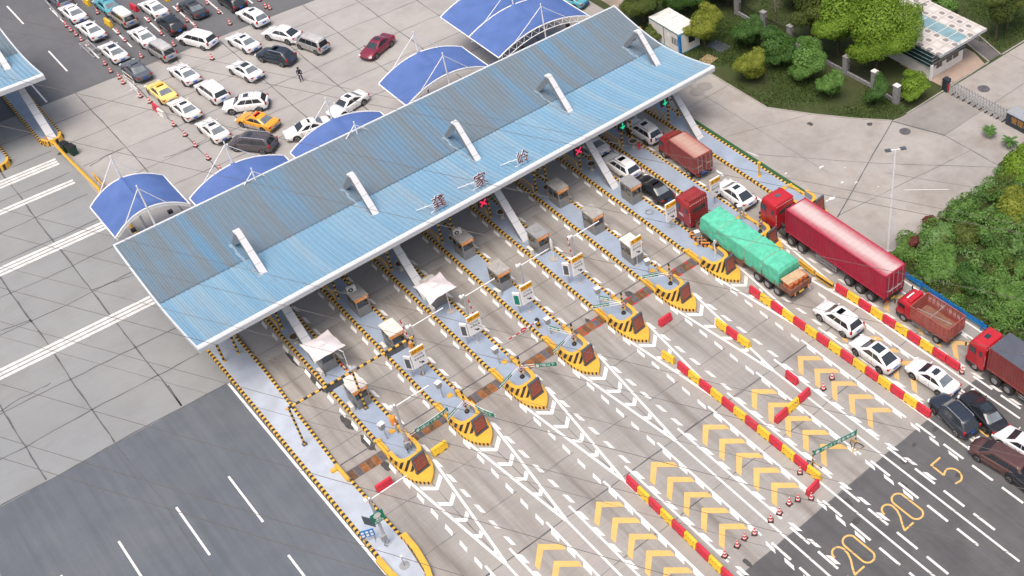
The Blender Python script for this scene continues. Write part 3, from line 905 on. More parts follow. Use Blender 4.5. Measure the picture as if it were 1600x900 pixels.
# islands of the far toll canopy
for (x, y, lab) in ((13.05, 120.6, 'island of the far toll plaza ending at the yellow double guard rail'), (7.75, 119.9, 'island tip of the far toll plaza at the left edge of the photo')):
    t = thing('toll_island', lab, 'toll island', (x, y, 0))
    MB().prism([(-.9, .8), (-.55, .1), (.5, .1), (.9, .8), (.95, 26), (-.95, 26)], 0, .24).build('deck', M['deck'], t)
    kerb_run([(-.98, 26), (-.98, 1.0), (-.62, .1)], t); kerb_run([(.98, 26), (.98, 1.0), (.58, .1)], t)
    mb = MB()
    arc = [(-1.0 * math.cos(a), 1.0 - 1.15 * math.sin(a)) for a in np.linspace(0, PI, 13)]
    rows = [[(p[0] * 1.03, p[1] - .04, 0), (p[0], p[1], .62), (p[0] * .72, 1.0 + (p[1] - 1.0) * .7, .62), (p[0] * .72, 1.0 + (p[1] - 1.0) * .7, .2)] for p in arc]
    for a, b in zip(rows, rows[1:]):
        mb.quad(a[0], b[0], b[1], a[1], 1); mb.quad(a[1], b[1], b[2], a[2], 0); mb.quad(a[2], b[2], b[3], a[3], 0)
    mb.quad(*rows[0], 0); mb.quad(*rows[-1], 0)
    mb.build('crash_wall', [M['yellow'], M['kerb_tip']], t)
t = tag(MB().box((13.0, 121.5, .62), (.95, .5, .05), rz=.3).build('orange_cover', M['orange']), 'orange cover lying on the tip of the far toll island', 'cover')

# ------------------------------------------------------------------ booths
def make_booth(name, label, roof):
    b = thing(name, label, 'toll booth', (0, 0, 0))
    w, d, h = 1.18, 1.72, 2.05
    MB().box((0, 0, .5), (w, d, 1.0)).build('lower_panel', M['booth'], b)
    mb = MB()
    for sx in (-1, 1):
        for sy in (-1, 0.1, 1):
            mb.box((sx * (w / 2 - .05), sy * (d / 2 - .05), 1.5), (.10, .10, 1.02))
    mb.box((0, 0, 1.9), (w, d, .30))
    mb.build('window_frame', M['booth'], b)
    for nm_, c, s in (('window', (0, -d / 2 + .04, 1.38), (w - .2, .03, .72)), ('window', (0, d / 2 - .04, 1.38), (w - .2, .03, .72)), ('window', (-w / 2 + .04, -.42, 1.38), (.03, d / 2 - .18, .72)), ('window', (-w / 2 + .04, .45, 1.38), (.03, d / 2 - .12, .72)), ('window', (w / 2 - .04, -.42, 1.38), (.03, d / 2 - .18, .72)), ('window', (w / 2 - .04, .45, 1.38), (.03, d / 2 - .12, .72))):
        MB().box(c, s).build(nm_, M['glass'], b)
    rf = MB()
    rf.box((0, .02, h + .06), (w + .14, d + .16, .12), ch=.03)
    rf.build('roof', roof, b)
    sg = MB().box((0, -d / 2 - .05, 1.93), (w + .06, .06, .32)).build('name_board', M['orange'], b)
    lettering('人工收费', .2, M['white'], sg, Matrix.Translation((0.1, -d / 2 - .085, 1.93)) @ UP, 'lettering', .003)
    return b
BA = make_booth('toll_booth', '', M['booth_roof'])
def place_booth(k, y, label, roof=None, first=[True]):
    loc = (xk(k) + .18, y, .22)
    if first[0]:
        first[0] = False
        BA.location = loc; BA['label'] = label; BA['group'] = 'booths on the toll islands'
        return BA
    b = dup(BA, loc, 0, label, 'booths on the toll islands')
    if roof: repaint(b, {'roof': roof})
    return b
place_booth(1, 77.15, 'grey booth with a rooftop fan unit, near the canopy on ' + isl(1))
place_booth(1, 71.3, 'grey booth under the end of the striped frame on ' + isl(1), M['booth_roof_pale'])
place_booth(0, 73.45, 'grey booth under the torn umbrella on ' + isl(0))
place_booth(0, 67.95, 'pale cream-roofed booth in front of the striped height frame', M['booth_roof_pale'])
place_booth(2, 73.6, 'grey booth under the square umbrella on ' + isl(2))
place_booth(3, 77.1, 'grey booth with a rooftop fan unit, near the canopy on ' + isl(3))
place_booth(3, 71.3, 'brown-roofed booth beside the two thin boom poles on ' + isl(3))
place_booth(4, 72.85, 'booth with a pale square hatch roof touching the middle pillar', M['grey'])
place_booth(5, 77.05, 'grey booth half under the canopy edge on ' + isl(5))
place_booth(5, 71.6, 'grey booth standing clear of the canopy on ' + isl(5))
place_booth(6, 72.6, 'booth with a light roof between the pillar and the black saloon', M['grey'])
place_booth(5, 65.9, 'white-roofed booth with the sign starting 5 at its front', M['booth_roof_pale'])
MB().box((xk(4) + .2, 72.9, 2.42), (.5, .36, .05)).build('roof_hatch', M['grey'])
tag(bpy.data.objects['roof_hatch'], 'square hatch cover on the roof of the booth by the middle pillar', 'hatch')

def make_ac(label, loc, rz):
    a = thing('air_conditioner', label, 'air conditioner', loc, rz, 'air conditioner units at the booths')
    MB().box((0, 0, .28), (.78, .3, .56), ch=.02).build('casing', M['aircon'], a)
    mb = MB(); mb.tube((-.1, -.152, .28), (-.1, -.165, .28), .22, 16); f = mb.build('fan_grille', M['dark_trim'], a)
    mb = MB(); mb.tube((-.1, -.166, .28), (-.1, -.175, .28), .09, 12); mb.build('fan_hub', M['aircon'], f)
    return a
A0 = make_ac('air conditioner unit on the roof of the upper booth of ' + isl(1), (xk(1) + .0, 77.4, 2.41), R(-8))
dup(A0, (xk(3) + .05, 77.5, 2.41), R(-8), 'air conditioner unit on the roof of the upper booth of ' + isl(3))
dup(A0, (xk(0) - .72, 72.6, .22), R(-90), 'air conditioner unit on the deck beside the umbrella booth of ' + isl(0))
dup(A0, (xk(2) - .75, 72.7, .22), R(-90), 'air conditioner unit on the deck beside the umbrella booth of ' + isl(2))
dup(A0, (xk(4) - .78, 73.0, .22), R(-90), 'air conditioner unit on the deck by the foot of the middle pillar')
dup(A0, (xk(0) - .75, 67.6, .22), R(-90), 'air conditioner unit beside the cream-roofed booth')
dup(A0, (xk(1) - .78, 71.6, .22), R(-90), 'air conditioner unit beside the lower booth of ' + isl(1))
dup(A0, (xk(3) - .75, 70.5, .22), R(-80), 'air conditioner unit beside the lower booth of ' + isl(3))

# umbrellas
def make_umbrella(label, c, foot, seed):
    u = thing('parasol', label, 'parasol', (c[0], c[1], 0), 0, 'square parasols over booths')
    r = random.Random(seed)
    mb = MB()
    N = 12
    H = 1.34
    cor = [r.uniform(-.12, .1) for _ in range(4)]
    def hgt(u_, v_):
        e = max(abs(u_), abs(v_))
        z = 3.35 - .42 * e - .06 * math.sin(u_ * 9 + seed) * e * .4
        ang = math.atan2(v_, u_)
        sag = (1 - (min(abs(u_), abs(v_)) / max(e, .01))) * e ** 2
        return z - .10 * sag + .05 * math.sin(v_ * 7 + seed * 2) * e
    g = []
    for i in range(N + 1):
        for j in range(N + 1):
            a, b = -1 + 2 * i / N, -1 + 2 * j / N
            pull = 1 - .09 * (1 - b * b) * abs(a) ** 3
            pull2 = 1 - .09 * (1 - a * a) * abs(b) ** 3
            x, y = a * H * pull, b * H * pull2
            z = hgt(a, b)
            if seed == 2 and a < 0 and b < 0: z -= .35 * a * a * b * b
            if seed == 1 and a > .3 and b > .2: x -= .18 * a * b
            g.append((x, y, z))
    f = [(i * (N + 1) + j, i * (N + 1) + j + 1, (i + 1) * (N + 1) + j + 1, (i + 1) * (N + 1) + j) for i in range(N) for j in range(N)]
    mb.add(g, f)
    mb.add([(x, y, z - .012) for x, y, z in g], [q[::-1] for q in f])
    cp = mb.build('canopy', M['umbrella'], u, smooth=True, angle=60, recalc=False)
    mb = MB()
    g = [(-.36, -.36, 3.30), (.36, -.36, 3.30), (.36, .36, 3.30), (-.36, .36, 3.30), (0, 0, 3.46)]
    mb.add(g, [(0, 1, 4), (1, 2, 4), (2, 3, 4), (3, 0, 4)]); mb.build('vent_cap', M['umbrella'], cp, recalc=False)
    fx, fy = foot[0] - c[0], foot[1] - c[1]
    mb = MB(); mb.tube((fx, fy, .25), (fx, fy, 2.75), .035, 8); mb.path([(fx, fy, 2.7), (fx * .6, fy * .6, 3.0), (0, 0, 3.35)], .03, 6)
    for a in range(4):
        mb.tube((0, 0, 3.3), (math.cos(a * PI / 2 + PI / 4) * 1.6, math.sin(a * PI / 2 + PI / 4) * 1.6, 2.88), .014, 5)
    mb.build('pole', M['white'], u)
    mb = MB(); mb.lathe([(.36, .22), (.36, .29), (.30, .32), (.01, .32)], 20, c=(fx, fy, 0)); mb.build('base', M['terracotta'], u)
    return u
make_umbrella('greyish pink square parasol over the booth of ' + isl(0), (18.1, 72.75), (19.0, 71.2), 1)
make_umbrella('greyish pink parasol with a drooping corner over the booth of ' + isl(2), (28.25, 72.4), (28.75, 71.6), 2)
u = thing('parasol', 'folded parasol on a round stone base on ' + isl(4), 'parasol', (39.05, 70.8, 0))
mb = MB(); mb.lathe([(.40, .22), (.40, .30), (.33, .33), (.01, .33)], 20); mb.build('base', M['terracotta'], u)
mb = MB(); mb.tube((0, 0, .3), (0, 0, 2.6), .035, 8); mb.build('pole', M['white'], u)
mb = MB(); mb.lathe([(.06, 1.0), (.15, 1.3), (.12, 1.9), (.14, 2.3), (.05, 2.65), (.005, 2.7)], 9, c=(.02, .06, 0)); mb.build('folded_canopy', M['white_dirty'], u, smooth=True)

# ------------------------------------------------------------------ signs and poles on the islands
def make_lane_sign(k, y, num, row1, row2, label, pole=True, dx=0.1):
    s = thing('lane_sign', label, 'road sign', (xk(k) + dx, y, 0), 0, 'white lane signs with amber headers')
    if pole:
        MB().tube((0, .06, .22), (0, .06, 3.2), .075, 10).build('post', M['steel'], s)
        MB().box((0, .06, .24), (.5, .4, .05)).build('base_plate', M['steel'], s)
    w, z0, z1 = 1.22, 1.45, 3.55
    MB().box((0, -.06, (z0 + z1) / 2), (w, .16, z1 - z0), ch=.025).build('panel', M['white'], s)
    hd = MB().box((0, -.15, z1 - .26), (w - .05, .03, .50)).build('header', M['amber'], s)
    lettering(num, .42, M['black'], hd, Matrix.Translation((-.30 if len(num) > 1 else -.36, -.17, z1 - .26)) @ UP, 'lettering', .003)
    lettering('公里限速', .15, M['black'], hd, Matrix.Translation((.24, -.17, z1 - .26)) @ UP, 'lettering', .003)
    lettering(row1, .21, M['frame_grey'], s, Matrix.Translation((0, -.145, 2.74)) @ UP, 'lettering', .003, sx=.92)
    lettering(row2, .23, M['black'], s, Matrix.Translation((0, -.145, 2.38)) @ UP, 'lettering', .003)
    mb = MB()
    T = Matrix.Translation((.1, -.146, 1.85)) @ UP @ Matrix.Rotation(R(-32), 4, 'Z')
    mb.add([(-.26, -.05, 0), (.02, -.05, 0), (.02, -.16, 0), (.28, 0, 0), (.02, .16, 0), (.02, .05, 0), (-.26, .05, 0)], [(0, 1, 2, 3, 4, 5, 6)], 0, T)
    mb.build('arrow', M['black'], s, recalc=False)
    return s
for k, y, num, r1, r2 in ((1, 66.75, '20', 'ETC车道', '专用车道'), (2, 66.75, '20', 'ETC车道', '专用车道'), (3, 66.75, '20', 'ETC车道', '专用车道'), (4, 66.6, '20', 'ETC车道', '专用车道'), (5, 64.9, '5', 'ETC/人工', '混合车道'), (6, 66.5, '5', 'ETC/人工', '混合车道'), (7, 66.3, '5', 'ETC/人工', '混合车道')):
    make_lane_sign(k, y, num, r1, r2, f'white lane sign with amber header starting {num} on ' + isl(k), pole=True, dx=-.05 if k == 5 else .05)

def make_display(k, y, face, label):
    s = thing('fee_display', label, 'display', (xk(k) - .72, y, 0), R(-52), 'fee displays beside the lane signs')
    MB().box((0, .02, .72), (.1, .1, 1.0)).build('post', M['steel'], s)
    MB().box((0, 0, 1.95), (.62, .20, 1.5), ch=.03).build('casing', M['white'], s)
    MB().box((0, -.105, 1.9), (.42, .02, 1.05)).build('screen', face, s)
    MB().box((.0, .13, 1.95), (.4, .06, .9)).build('back_box', M['orange'], s)
    return s
make_display(2, 67.2, M['frame_grey'], 'narrow white display box beside the lane sign on ' + isl(2))
make_display(3, 67.2, M['green'], 'display box with green face beside the sign on ' + isl(3))
make_display(4, 67.3, M['frame_grey'], 'display box with dark grey screen beside the sign on ' + isl(4))
make_display(1, 67.2, M['frame_grey'], 'narrow white display box beside the lane sign on ' + isl(1))

def make_board(k, label, loc=None):
    b = thing('warning_board', label, 'display board', loc or (xk(k) + .12, 58.35, .30), R(6), 'red display boards on the island noses')
    T = Matrix.Rotation(R(-6), 4, 'X')
    mb = MB()
    for c, s in (((0, 0, .06), (1.2, .26, .12)), ((0, 0, 1.62), (1.12, .2, .12)), ((-.52, 0, .84), (.09, .16, 1.5)), ((.52, 0, .84), (.09, .16, 1.5)), ((0, .05, .84), (1.0, .06, 1.5))):
        mb.box(c, s, 0, T=T)
    mb.build('frame', M['frame_grey'], b)
    pn = MB().box((0, -.01, .86), (.94, .06, 1.36), T=T).build('led_panel', M['ledred'], b)
    for i, row in enumerate(('前方收费站', '请减速慢行', '按车型分道', '保持安全距离', '准备停车缴费')):
        lettering(row, .185, M['ledtext'], pn, T @ Matrix.Translation((0, -.045, 1.40 - .26 * i)) @ UP, 'lettering', .003)
    return b
B0 = make_board(0, 'red lettered display board on the yellow nose of ' + isl(0))
for k in range(1, 8):
    dup(B0, (xk(k) + .12, 58.35, .30), R(6), 'red lettered display board on the yellow nose of ' + isl(k))
dup(B0, (60.95, 58.5, .30), R(6), 'red lettered display board just beyond the red container roof')

# swing arms with green panels on banded posts
GREEN_TXT = '7座以下客车专用'
def arm_post(k, arms, label, y=60.85, dx=.38):
    s = thing('swing_arm_post', label, 'barrier', (xk(k) + dx, y, .22), 0, 'banded posts with swing arms')
    MB().tube((0, 0, .0), (0, 0, 2.55), .085, 10).build('post', M['pole_band'], s)
    MB().tube((0, 0, 0), (0, 0, .22), .2, 12).build('foot', M['black'], s)
    mb = MB(); mb.tube((0, -.10, 1.25), (0, -.13, 1.25), .25, 20); ds = mb.build('round_sign', M['white'], s)
    mb = MB()
    ring = [[(math.cos(a) * r_, -.135 - d, 1.25 + math.sin(a) * r_) for a in np.linspace(0, 2 * PI, 25)[:-1]] for r_, d in ((.25, 0), (.25, .006), (.19, .006), (.19, 0))]
    mb.loft(ring, caps=False); mb.build('red_ring', M['red'], ds)
    MB().box((0, -.14, 1.25), (.2, .012, .12)).build('lorry_symbol', M['black'], ds)
    for (ang, L, p0, p1) in arms:
        T = Matrix.Rotation(R(ang), 4, 'Z')
        mb = MB()
        for z in (1.28, 1.52):
            mb.add(*_tube((.05, 0, z), (L, 0, z), .022), 0, T)
        a = mb.build('arm', M['white'], s)
        pn = MB()
        n = 8
        bow = -.12 if L > 3 else 0
        pl = [Vector((p0 + (p1 - p0) * i / n, bow * (1 - (2 * i / n - 1) ** 2), 0)) for i in range(n + 1)]
        for z0, z1, y_ in ((1.2, 1.62, -.03),):
            rings = [[(q.x, q.y + y_, z0), (q.x, q.y + y_, z1), (q.x, q.y + y_ - .03, z1), (q.x, q.y + y_ - .03, z0)] for q in pl]
            pn.loft([[T @ Vector(v) for v in r_] for r_ in rings])
        g = pn.build('green_panel', M['green'], a)
        front = (ang % 360) < 90 or (ang % 360) > 270
        cx = (p0 + p1) / 2
        txt = GREEN_TXT if p1 - p0 > 2 else GREEN_TXT[4:] if p1 - p0 < 1.3 else '7座以下'
        nch = max(4, len(txt))
        size = min(.34, (p1 - p0 - .35) / nch)
        Tt = T @ Matrix.Translation((cx + .12, -.068 + bow * .9, 1.41)) @ UP
        if not front:
            Tt = T @ Matrix.Rotation(PI, 4, 'Z') @ Matrix.Translation((-cx, -.068, 1.41)) @ UP
            g.location = T @ Vector((0, .06, 0)) - Vector((0, 0, 0)) if False else g.location
            Tt = T @ Matrix.Translation((cx, .012, 1.41)) @ Matrix.Rotation(PI, 4, 'Z') @ UP
        lettering(txt, size, M['white'], g, Tt, 'lettering', .004)
        sy = MB(); q = (p0 + .2, -.072 + bow * .3, 1.41)
        if front:
            sy.add(*_tube(q, (q[0], q[1] - .01, q[2]), .15, 16), 0, T); sy.build('round_symbol', M['white_dirty'], g)
    return s
def _tube(a, b, r, n=8):
    mb = MB(); mb.tube(a, b, r, n); return mb.v, mb.f
arm_post(0, [(4, 4.0, .9, 3.9)], 'banded post beside the boom pole, its long green lettered arm reaching across the lane')
arm_post(1, [(-72, 3.1, 1.2, 3.0), (200, 2.1, .9, 2.0)], 'banded post with green arm swung along the lane on ' + isl(1))
arm_post(2, [(-38, 3.0, 1.2, 2.95), (198, 2.6, 1.0, 2.5)], 'banded post with two green arms in a vee on ' + isl(2))
arm_post(3, [(196, 2.5, 1.0, 2.45), (118, 2.2, 1.2, 2.1)], 'banded post with green arm pointing at the asphalt, on ' + isl(3))
arm_post(4, [(150, 2.6, 1.1, 2.5), (120, 2.3, 1.2, 2.2)], 'banded post with two folded green arms on ' + isl(4))
arm_post(5, [(150, 2.5, 1.0, 2.4)], 'banded post with one folded green arm on ' + isl(5))

arm_post(7, [], 'banded post with a round sign between the two long lorries', y=60.4)
s = thing('round_sign_post', 'white post with a round sign on the nose beside the green tarpaulin', 'sign', (xk(6) + .3, 60.7, .22))
MB().tube((0, 0, 0), (0, 0, 2.2), .05, 8).build('post', M['white'], s)
mb = MB(); mb.tube((0, -.06, 2.0), (0, -.09, 2.0), .22, 18); mb.build('round_sign', M['white_dirty'], s)
M['hazard_orange'] = stripe_mat('orange_black_slant', (0.72, 0.27, 0.05), (0.02, 0.02, 0.02), (1.0, 1.0, 0), 0.55, 0.5, wear=0.1)
o = MB().box((0, 0, .22), (.75, 2.3, .42), ch=.04).build('hazard_block', M['hazard_orange'])
o.location = (xk(6) + .85, 63.4, .22)
tag(o, 'orange and black striped block beside the front wheels of the tarpaulin lorry', 'hazard block')
o = MB()
rr = [(.34 + .07 * math.cos(a), .07 + .07 * math.sin(a)) for a in np.linspace(0, 2 * PI, 9)[:-1]]
o.loft([[(math.cos(b) * r_, math.sin(b) * r_, z_) for r_, z_ in rr] for b in np.linspace(0, 2 * PI, 25)], caps=False)
o = o.build('rubber_ring', M['grey'], smooth=True); o.location = (xk(6) + .1, 69.9, .22)
tag(o, 'grey ring lying on the deck behind the sign starting 5', 'ring')
for i, (x, y) in enumerate(((18.35, 70.6), (18.0, 70.1))):
    o = MB().lathe([(.34, 0), (.34, .10), (.28, .16), (.01, .16)], 20).build('parasol_weight', M['terracotta'])
    o.location = (x, y, .22)
    tag(o, 'spare round stone base on the deck by the striped frame, ' + ('farther from the parasol booth' if i else 'nearer the parasol booth'), 'parasol base')

def camera_box(k, y, dx, label, h=1.55):
    s = thing('camera_box', label, 'camera', (xk(k) + dx, y, .22), 0, 'grey camera boxes on posts')
    MB().tube((.05, -.1, 0), (.05, -.1, h - .3), .055, 8).build('post', M['steel'], s)
    MB().box((0, 0, h), (.42, .36, .55), rz=.2, ch=.02).build('casing', M['grey'], s)
    MB().box((0, 0, h + .30), (.48, .42, .05), rz=.2).build('cover', M['white'], s)
    return s
C0 = camera_box(0, 63.0, -.35, 'grey camera box on a post behind the yellow nose of ' + isl(0))
for k, y, dx in ((1, 63.6, -.2), (2, 63.6, -.1), (3, 63.4, -.3), (4, 63.4, -.3), (5, 63.2, -.2), (6, 63.0, .2), (7, 63.0, .2)):
    dup(C0, (xk(k) + dx, y, .22), R(-5 * k), 'grey camera box on a post behind the yellow nose of ' + isl(k))
def short_post(x, y, label, h=1.0, m='steel'):
    o = MB()
    o.tube((0, 0, 0), (0, 0, h), .07, 8); o.tube((0, 0, h), (0, 0, h + .12), .09, 8)
    p = o.build('sensor_post', M[m]); p.location = (x, y, .22)
    return tag(p, label, 'post', 'slim sensor posts on the islands')
for k in range(0, 8):
    short_post(xk(k) + .62, 62.9, 'slim grey sensor post at the lane edge on ' + isl(k))

def boom(k, x, y, h, L, label, az=0, base_box=False, taper=.09):
    s = thing('camera_pole', label, 'camera pole', (x, y, .22), R(az), 'poles with a camera arm over a lane')
    MB().tube((0, 0, 0), (0, 0, h), taper, 10, taper * .75).build('mast', M['steel'], s)
    mb = MB(); mb.tube((-.35, 0, h - .12), (L, 0, h - .02), .045, 8); a = mb.build('arm', M['white'], s)
    MB().box((-.25, 0, h + .06), (.22, .3, .2), ch=.03).build('camera', M['white'], s)
    MB().lathe([(.05, h), (.1, h + .05), (.08, h + .14), (.01, h + .16)], 10).build('beacon', M['white'], s)
    MB().box((0, 0, .02), (.42, .42, .05)).build('foot_plate', M['steel'], s)
    if base_box:
        MB().box((-.1, -.14, .95), (.42, .22, .5)).build('control_box', M['grey'], s)
        MB().path([(-.1, -.2, .7), (-.28, -.3, .3), (-.1, -.25, .05)], .03, 6).build('cable', M['black'], s)
    return s
boom(1, xk(1) + .45, 67.6, 4.8, 3.0, 'thin pole with a white arm reaching over the lane from ' + isl(1))
boom(2, xk(2) + .15, 67.6, 4.8, 3.0, 'thin pole with a white arm reaching over the lane from ' + isl(2))
boom(3, xk(3) + .35, 67.5, 4.8, 2.95, 'thin pole with a white arm reaching over the lane from ' + isl(3))
boom(4, xk(4) + .4, 67.4, 4.8, 2.95, 'thin pole with a white arm reaching over the lane from ' + isl(4))
boom(0, 18.25, 60.7, 5.3, 2.9, 'thick grey boom pole standing on the yellow nose next to the yellow road block', base_box=True, taper=.14)
pz = boom(-1, 12.72, 54.5, 5.3, 2.9, 'grey boom pole with green sign on the wide kerbed island', base_box=True, taper=.12)
gs = MB().box((.02, -.16, 3.3), (.95, .05, 1.1)).build('green_sign', M['green'], pz)
mb = MB(); mb.lathe([(.27, 0), (.27, .012), (.01, .012)], 20); e = mb.build('emblem', M['white_dirty'], gs); e.rotation_euler = (PI / 2, 0, 0); e.location = (.02, -.187, 3.55)
lettering('通道', .22, M['white'], gs, Matrix.Translation((.02, -.19, 3.12)) @ UP, 'lettering', .004)
lettering('专用车道', .17, M['white'], gs, Matrix.Translation((.02, -.19, 2.9)) @ UP, 'lettering', .004)
bsg = MB().box((-.55, .2, 3.0), (.06, .9, .9), rz=.5).build('side_panel', M['frame_grey'], pz)
s = thing('blue_stand_sign', 'blue stand sign with six pale fields on the wide kerbed island', 'sign', (11.95, 55.5, .22), R(-25))
bl = MB().box((0, 0, .95), (.95, .08, .75)).build('panel', M['rail_blue'], s)
mb = MB()
for i in range(3):
    for j in range(2):
        mb.box((-.3 + .3 * i, -.045, .78 + .34 * j), (.2, .012, .22))
mb.build('symbol_field', M['white'], bl)
mb = MB()
for sx in (-.35, .35):
    mb.tube((sx, .02, .6), (sx, .02, .02), .025, 6); mb.tube((sx, -.25, .02), (sx, .3, .02), .025, 6)
mb.build('stand', M['grey'], s)
s = thing('small_lamp_post', 'small white-headed lamp on a grey disc at the tip of the wide island', 'lamp', (12.65, 52.0, .22))
mb = MB(); mb.tube((0, 0, 0), (0, 0, 1.0), .03, 6); mb.build('post', M['grey'], s)
mb = MB(); mb.lathe([(.36, 0), (.36, .04), (.01, .04)], 18); mb.build('base', M['grey'], s)
mb = MB(); mb.lathe([(.03, 1.0), (.1, 1.05), (.1, 1.15), (.01, 1.18)], 10); mb.build('head', M['white'], s)
oc = tag(MB().lathe([(.24, 0), (.25, .75), (.22, .82), (.01, .83)], 14, c=(0, 0, 0)).build('orange_drum', M['orange'], smooth=True), 'orange drum standing by the lane edge next to the boom pole island', 'drum')
oc.location = (18.75, 63.9, .24)

# barrier arms (raised and lowered)
def arm(x, y, label, lowered=False, tilt=8, L=2.9):
    s = thing('boom_barrier', label, 'barrier arm', (x, y, .22), 0, 'red and white barrier arms')
    MB().box((0, 0, .5), (.28, .34, 1.0), ch=.02).build('motor_box', M['orange'] if not lowered else M['pole_band'], s)
    ax = Matrix.Translation((0, 0, .95)) @ Matrix.Rotation(R(90 - tilt if lowered else -tilt), 4, 'Y')
    if lowered: ax = Matrix.Translation((0, 0, .95)) @ Matrix.Rotation(R(-92), 4, 'Y')
    mb = MB()
    n = 8
    for i in range(n):
        mb.box((0, -.2, .1 + L * (i + .5) / n), (.09, .05, L / n), i % 2, T=ax)
    a = mb.build('arm', [M['white'], M['red']], s)
    if lowered:
        c = MB(); c.tube((-1.55, -.24, .97), (-1.55, -.27, .97), .26, 18); d = c.build('round_sign', M['red'], a)
        MB().box((-1.55, -.28, .97), (.34, .012, .08)).build('sign_bar', M['white'], d)
    return s
arm(xk(0) + .75, 69.0, 'raised barrier arm beside the cream-roofed booth', tilt=14)
arm(xk(1) + .8, 69.8, 'raised barrier arm beside the lower booth of ' + isl(1), tilt=6)
arm(xk(2) + .75, 68.0, 'raised red and white barrier arm on ' + isl(2), tilt=4)
arm(xk(4) + .75, 68.6, 'raised red and white barrier arm on ' + isl(4), tilt=4)
arm(xk(3) - .55, 64.7, 'lowered red and white arm with a round red sign closing a lane', lowered=True)

# striped height frame
s = thing('height_frame', 'tall yellow and black striped frame spanning the two lanes nearest the dark asphalt', 'height barrier', (0, 0, .22))
for x in (12.75, 17.98, 23.15):
    MB().tube((x, 66.9, 0), (x, 66.9, 4.3), .085, 10).build('post', M['pole_band'], s)
    MB().box((x, 66.9, .03), (.36, .36, .06)).build('foot_plate', M['dark_steel'], s)
MB().tube((12.55, 66.9, 4.35), (23.35, 66.9, 4.35), .10, 10).build('beam', M['beam_band'], s)
for x in (16.35, 21.6):
    MB().box((x, 66.9, 3.98), (1.5, .16, .5)).build('dark_panel', M['frame_grey'], s)
MB().box((18.1, 66.95, 4.55), (.5, .3, .2)).build('junction_box', M['steel'], s)

# bollard frames, guard rails and stone planters half under the canopy
def lane_frame(x, label):
    s = thing('post_frame', label, 'frame', (x, 79.75, .22), 0, 'striped post frames under the canopy edge')
    for sx in (-.62, .62):
        MB().tube((sx, 0, 0), (sx, 0, 2.7), .10, 10).build('post', M['pole_band'], s)
    MB().tube((-.62, 0, 2.55), (.62, 0, 2.55), .06, 8).build('crossbar', M['beam_band'], s)
    return s
F0 = lane_frame(xk(0) + .05, 'striped post frame under the canopy edge on ' + isl(0))
for k in range(1, 9):
    dup(F0, ((xk(k) if k < 8 else 60.6) + .05, 79.75, .22), 0, 'striped post frame under the canopy edge on ' + (isl(k) if k < 8 else 'the island along the green matting'))
dup(F0, (12.75, 79.6, .22), 0, 'striped post frame under the canopy corner on ' + isl(-1))
def guard(x, label):
    s = thing('guard_rail', label, 'guard rail', (x, 80.75, .22), 0, 'short yellow guard rails under the canopy edge')
    mb = MB(); mb.path([(0, -.8, 0), (0, -.8, .75), (0, -.7, .85), (0, 1.2, .85), (0, 1.3, .75), (0, 1.3, 0)], .06, 8); mb.tube((0, -.8, .42), (0, 1.3, .42), .05, 8)
    mb.build('rail', M['yellow'], s)
    return s
g0 = guard(xk(0) - .8, 'short yellow guard rail under the canopy edge on ' + isl(0))
for k in range(1, 9):
    dup(g0, ((xk(k) if k < 8 else 60.6) - .8, 80.75, .22), 0, 'short yellow guard rail under the canopy edge on ' + (isl(k) if k < 8 else 'the island along the green matting'))
def planter(x, y, label):
    s = thing('stone_planter', label, 'planter', (x, y, .22), 0, 'stone planter urns under the canopy edge')
    MB().lathe([(.26, 0), (.26, .08), (.15, .2), (.12, .38), (.22, .5), (.45, .72), (.5, .85), (.42, .85), (.34, .76)], 18).build('urn', M['terracotta'], s, smooth=True)
    mb = MB(); mb.lathe([(.40, .79), (.01, .80)], 16); mb.build('soil', M['soil'], s)
    return s
p0 = planter(xk(2) + .05, 79.2, 'pale stone planter urn behind the pillar of ' + isl(2))
for k in (0, 3, 4, 5, 6, 7):
    dup(p0, (xk(k) + (.15 if k > 2 else -.45), 78.9 if k != 0 else 77.4, .22), 0, 'pale stone planter urn in the shade on ' + isl(k))
hy = thing('fire_hydrant', 'small red hydrant standing on the dark deck near the white hatchback', 'hydrant', (54.95, 78.3, .22))
MB().lathe([(.16, 0), (.16, .06), (.11, .1), (.11, .5), (.14, .52), (.14, .6), (.08, .7), (.01, .74)], 12).build('body', M['red'], hy, smooth=True)
MB().tube((-.2, 0, .42), (.2, 0, .42), .06, 8).build('outlet', M['red'], hy)
yb = tag(MB().lathe([(.2, 0), (.2, .06), (.12, .1), (.12, 1.55), (.17, 1.6), (.17, 1.72), (.01, 1.75)], 12).build('yellow_bollard', M['yellow'], smooth=True), 'lone yellow bollard on the island along the green matting', 'bollard')
yb.location = (60.6, 66.6, .22)
# lane signals hung under the canopy front
def signal(x, y, z, kind, label):
    s = thing('lane_signal', label, 'lane signal', (x, y, z), 0, 'lane signals hung under the canopy edge')
    MB().box((0, .08, 0), (.95, .16, .85)).build('casing', M['black'], s)
    MB().tube((0, .08, .42), (0, .08, 5.95 + 1.2 * ((YS - y) / (YS - YF)) ** 1.7 - z - .40), .04, 6).build('hanger', M['steel'], s)
    mb = MB()
    if kind == 'x':
        for a in (45, -45):
            mb.box((0, -.01, 0), (.86, .02, .15), T=Matrix.Rotation(R(a), 4, 'Y'))
        mb.build('red_cross', M['cross'], s)
    else:
        mb.box((0, -.01, .14), (.14, .02, .46))
        mb.add([(-.34, -.02, -.02), (.34, -.02, -.02), (0, -.02, -.38)], [(0, 1, 2)]); mb.add([(-.34, -.0, -.02), (.34, -.0, -.02), (0, -.0, -.38)], [(0, 1, 2)])
        mb.build('green_arrow', M['arrow'], s, recalc=False)
    return s
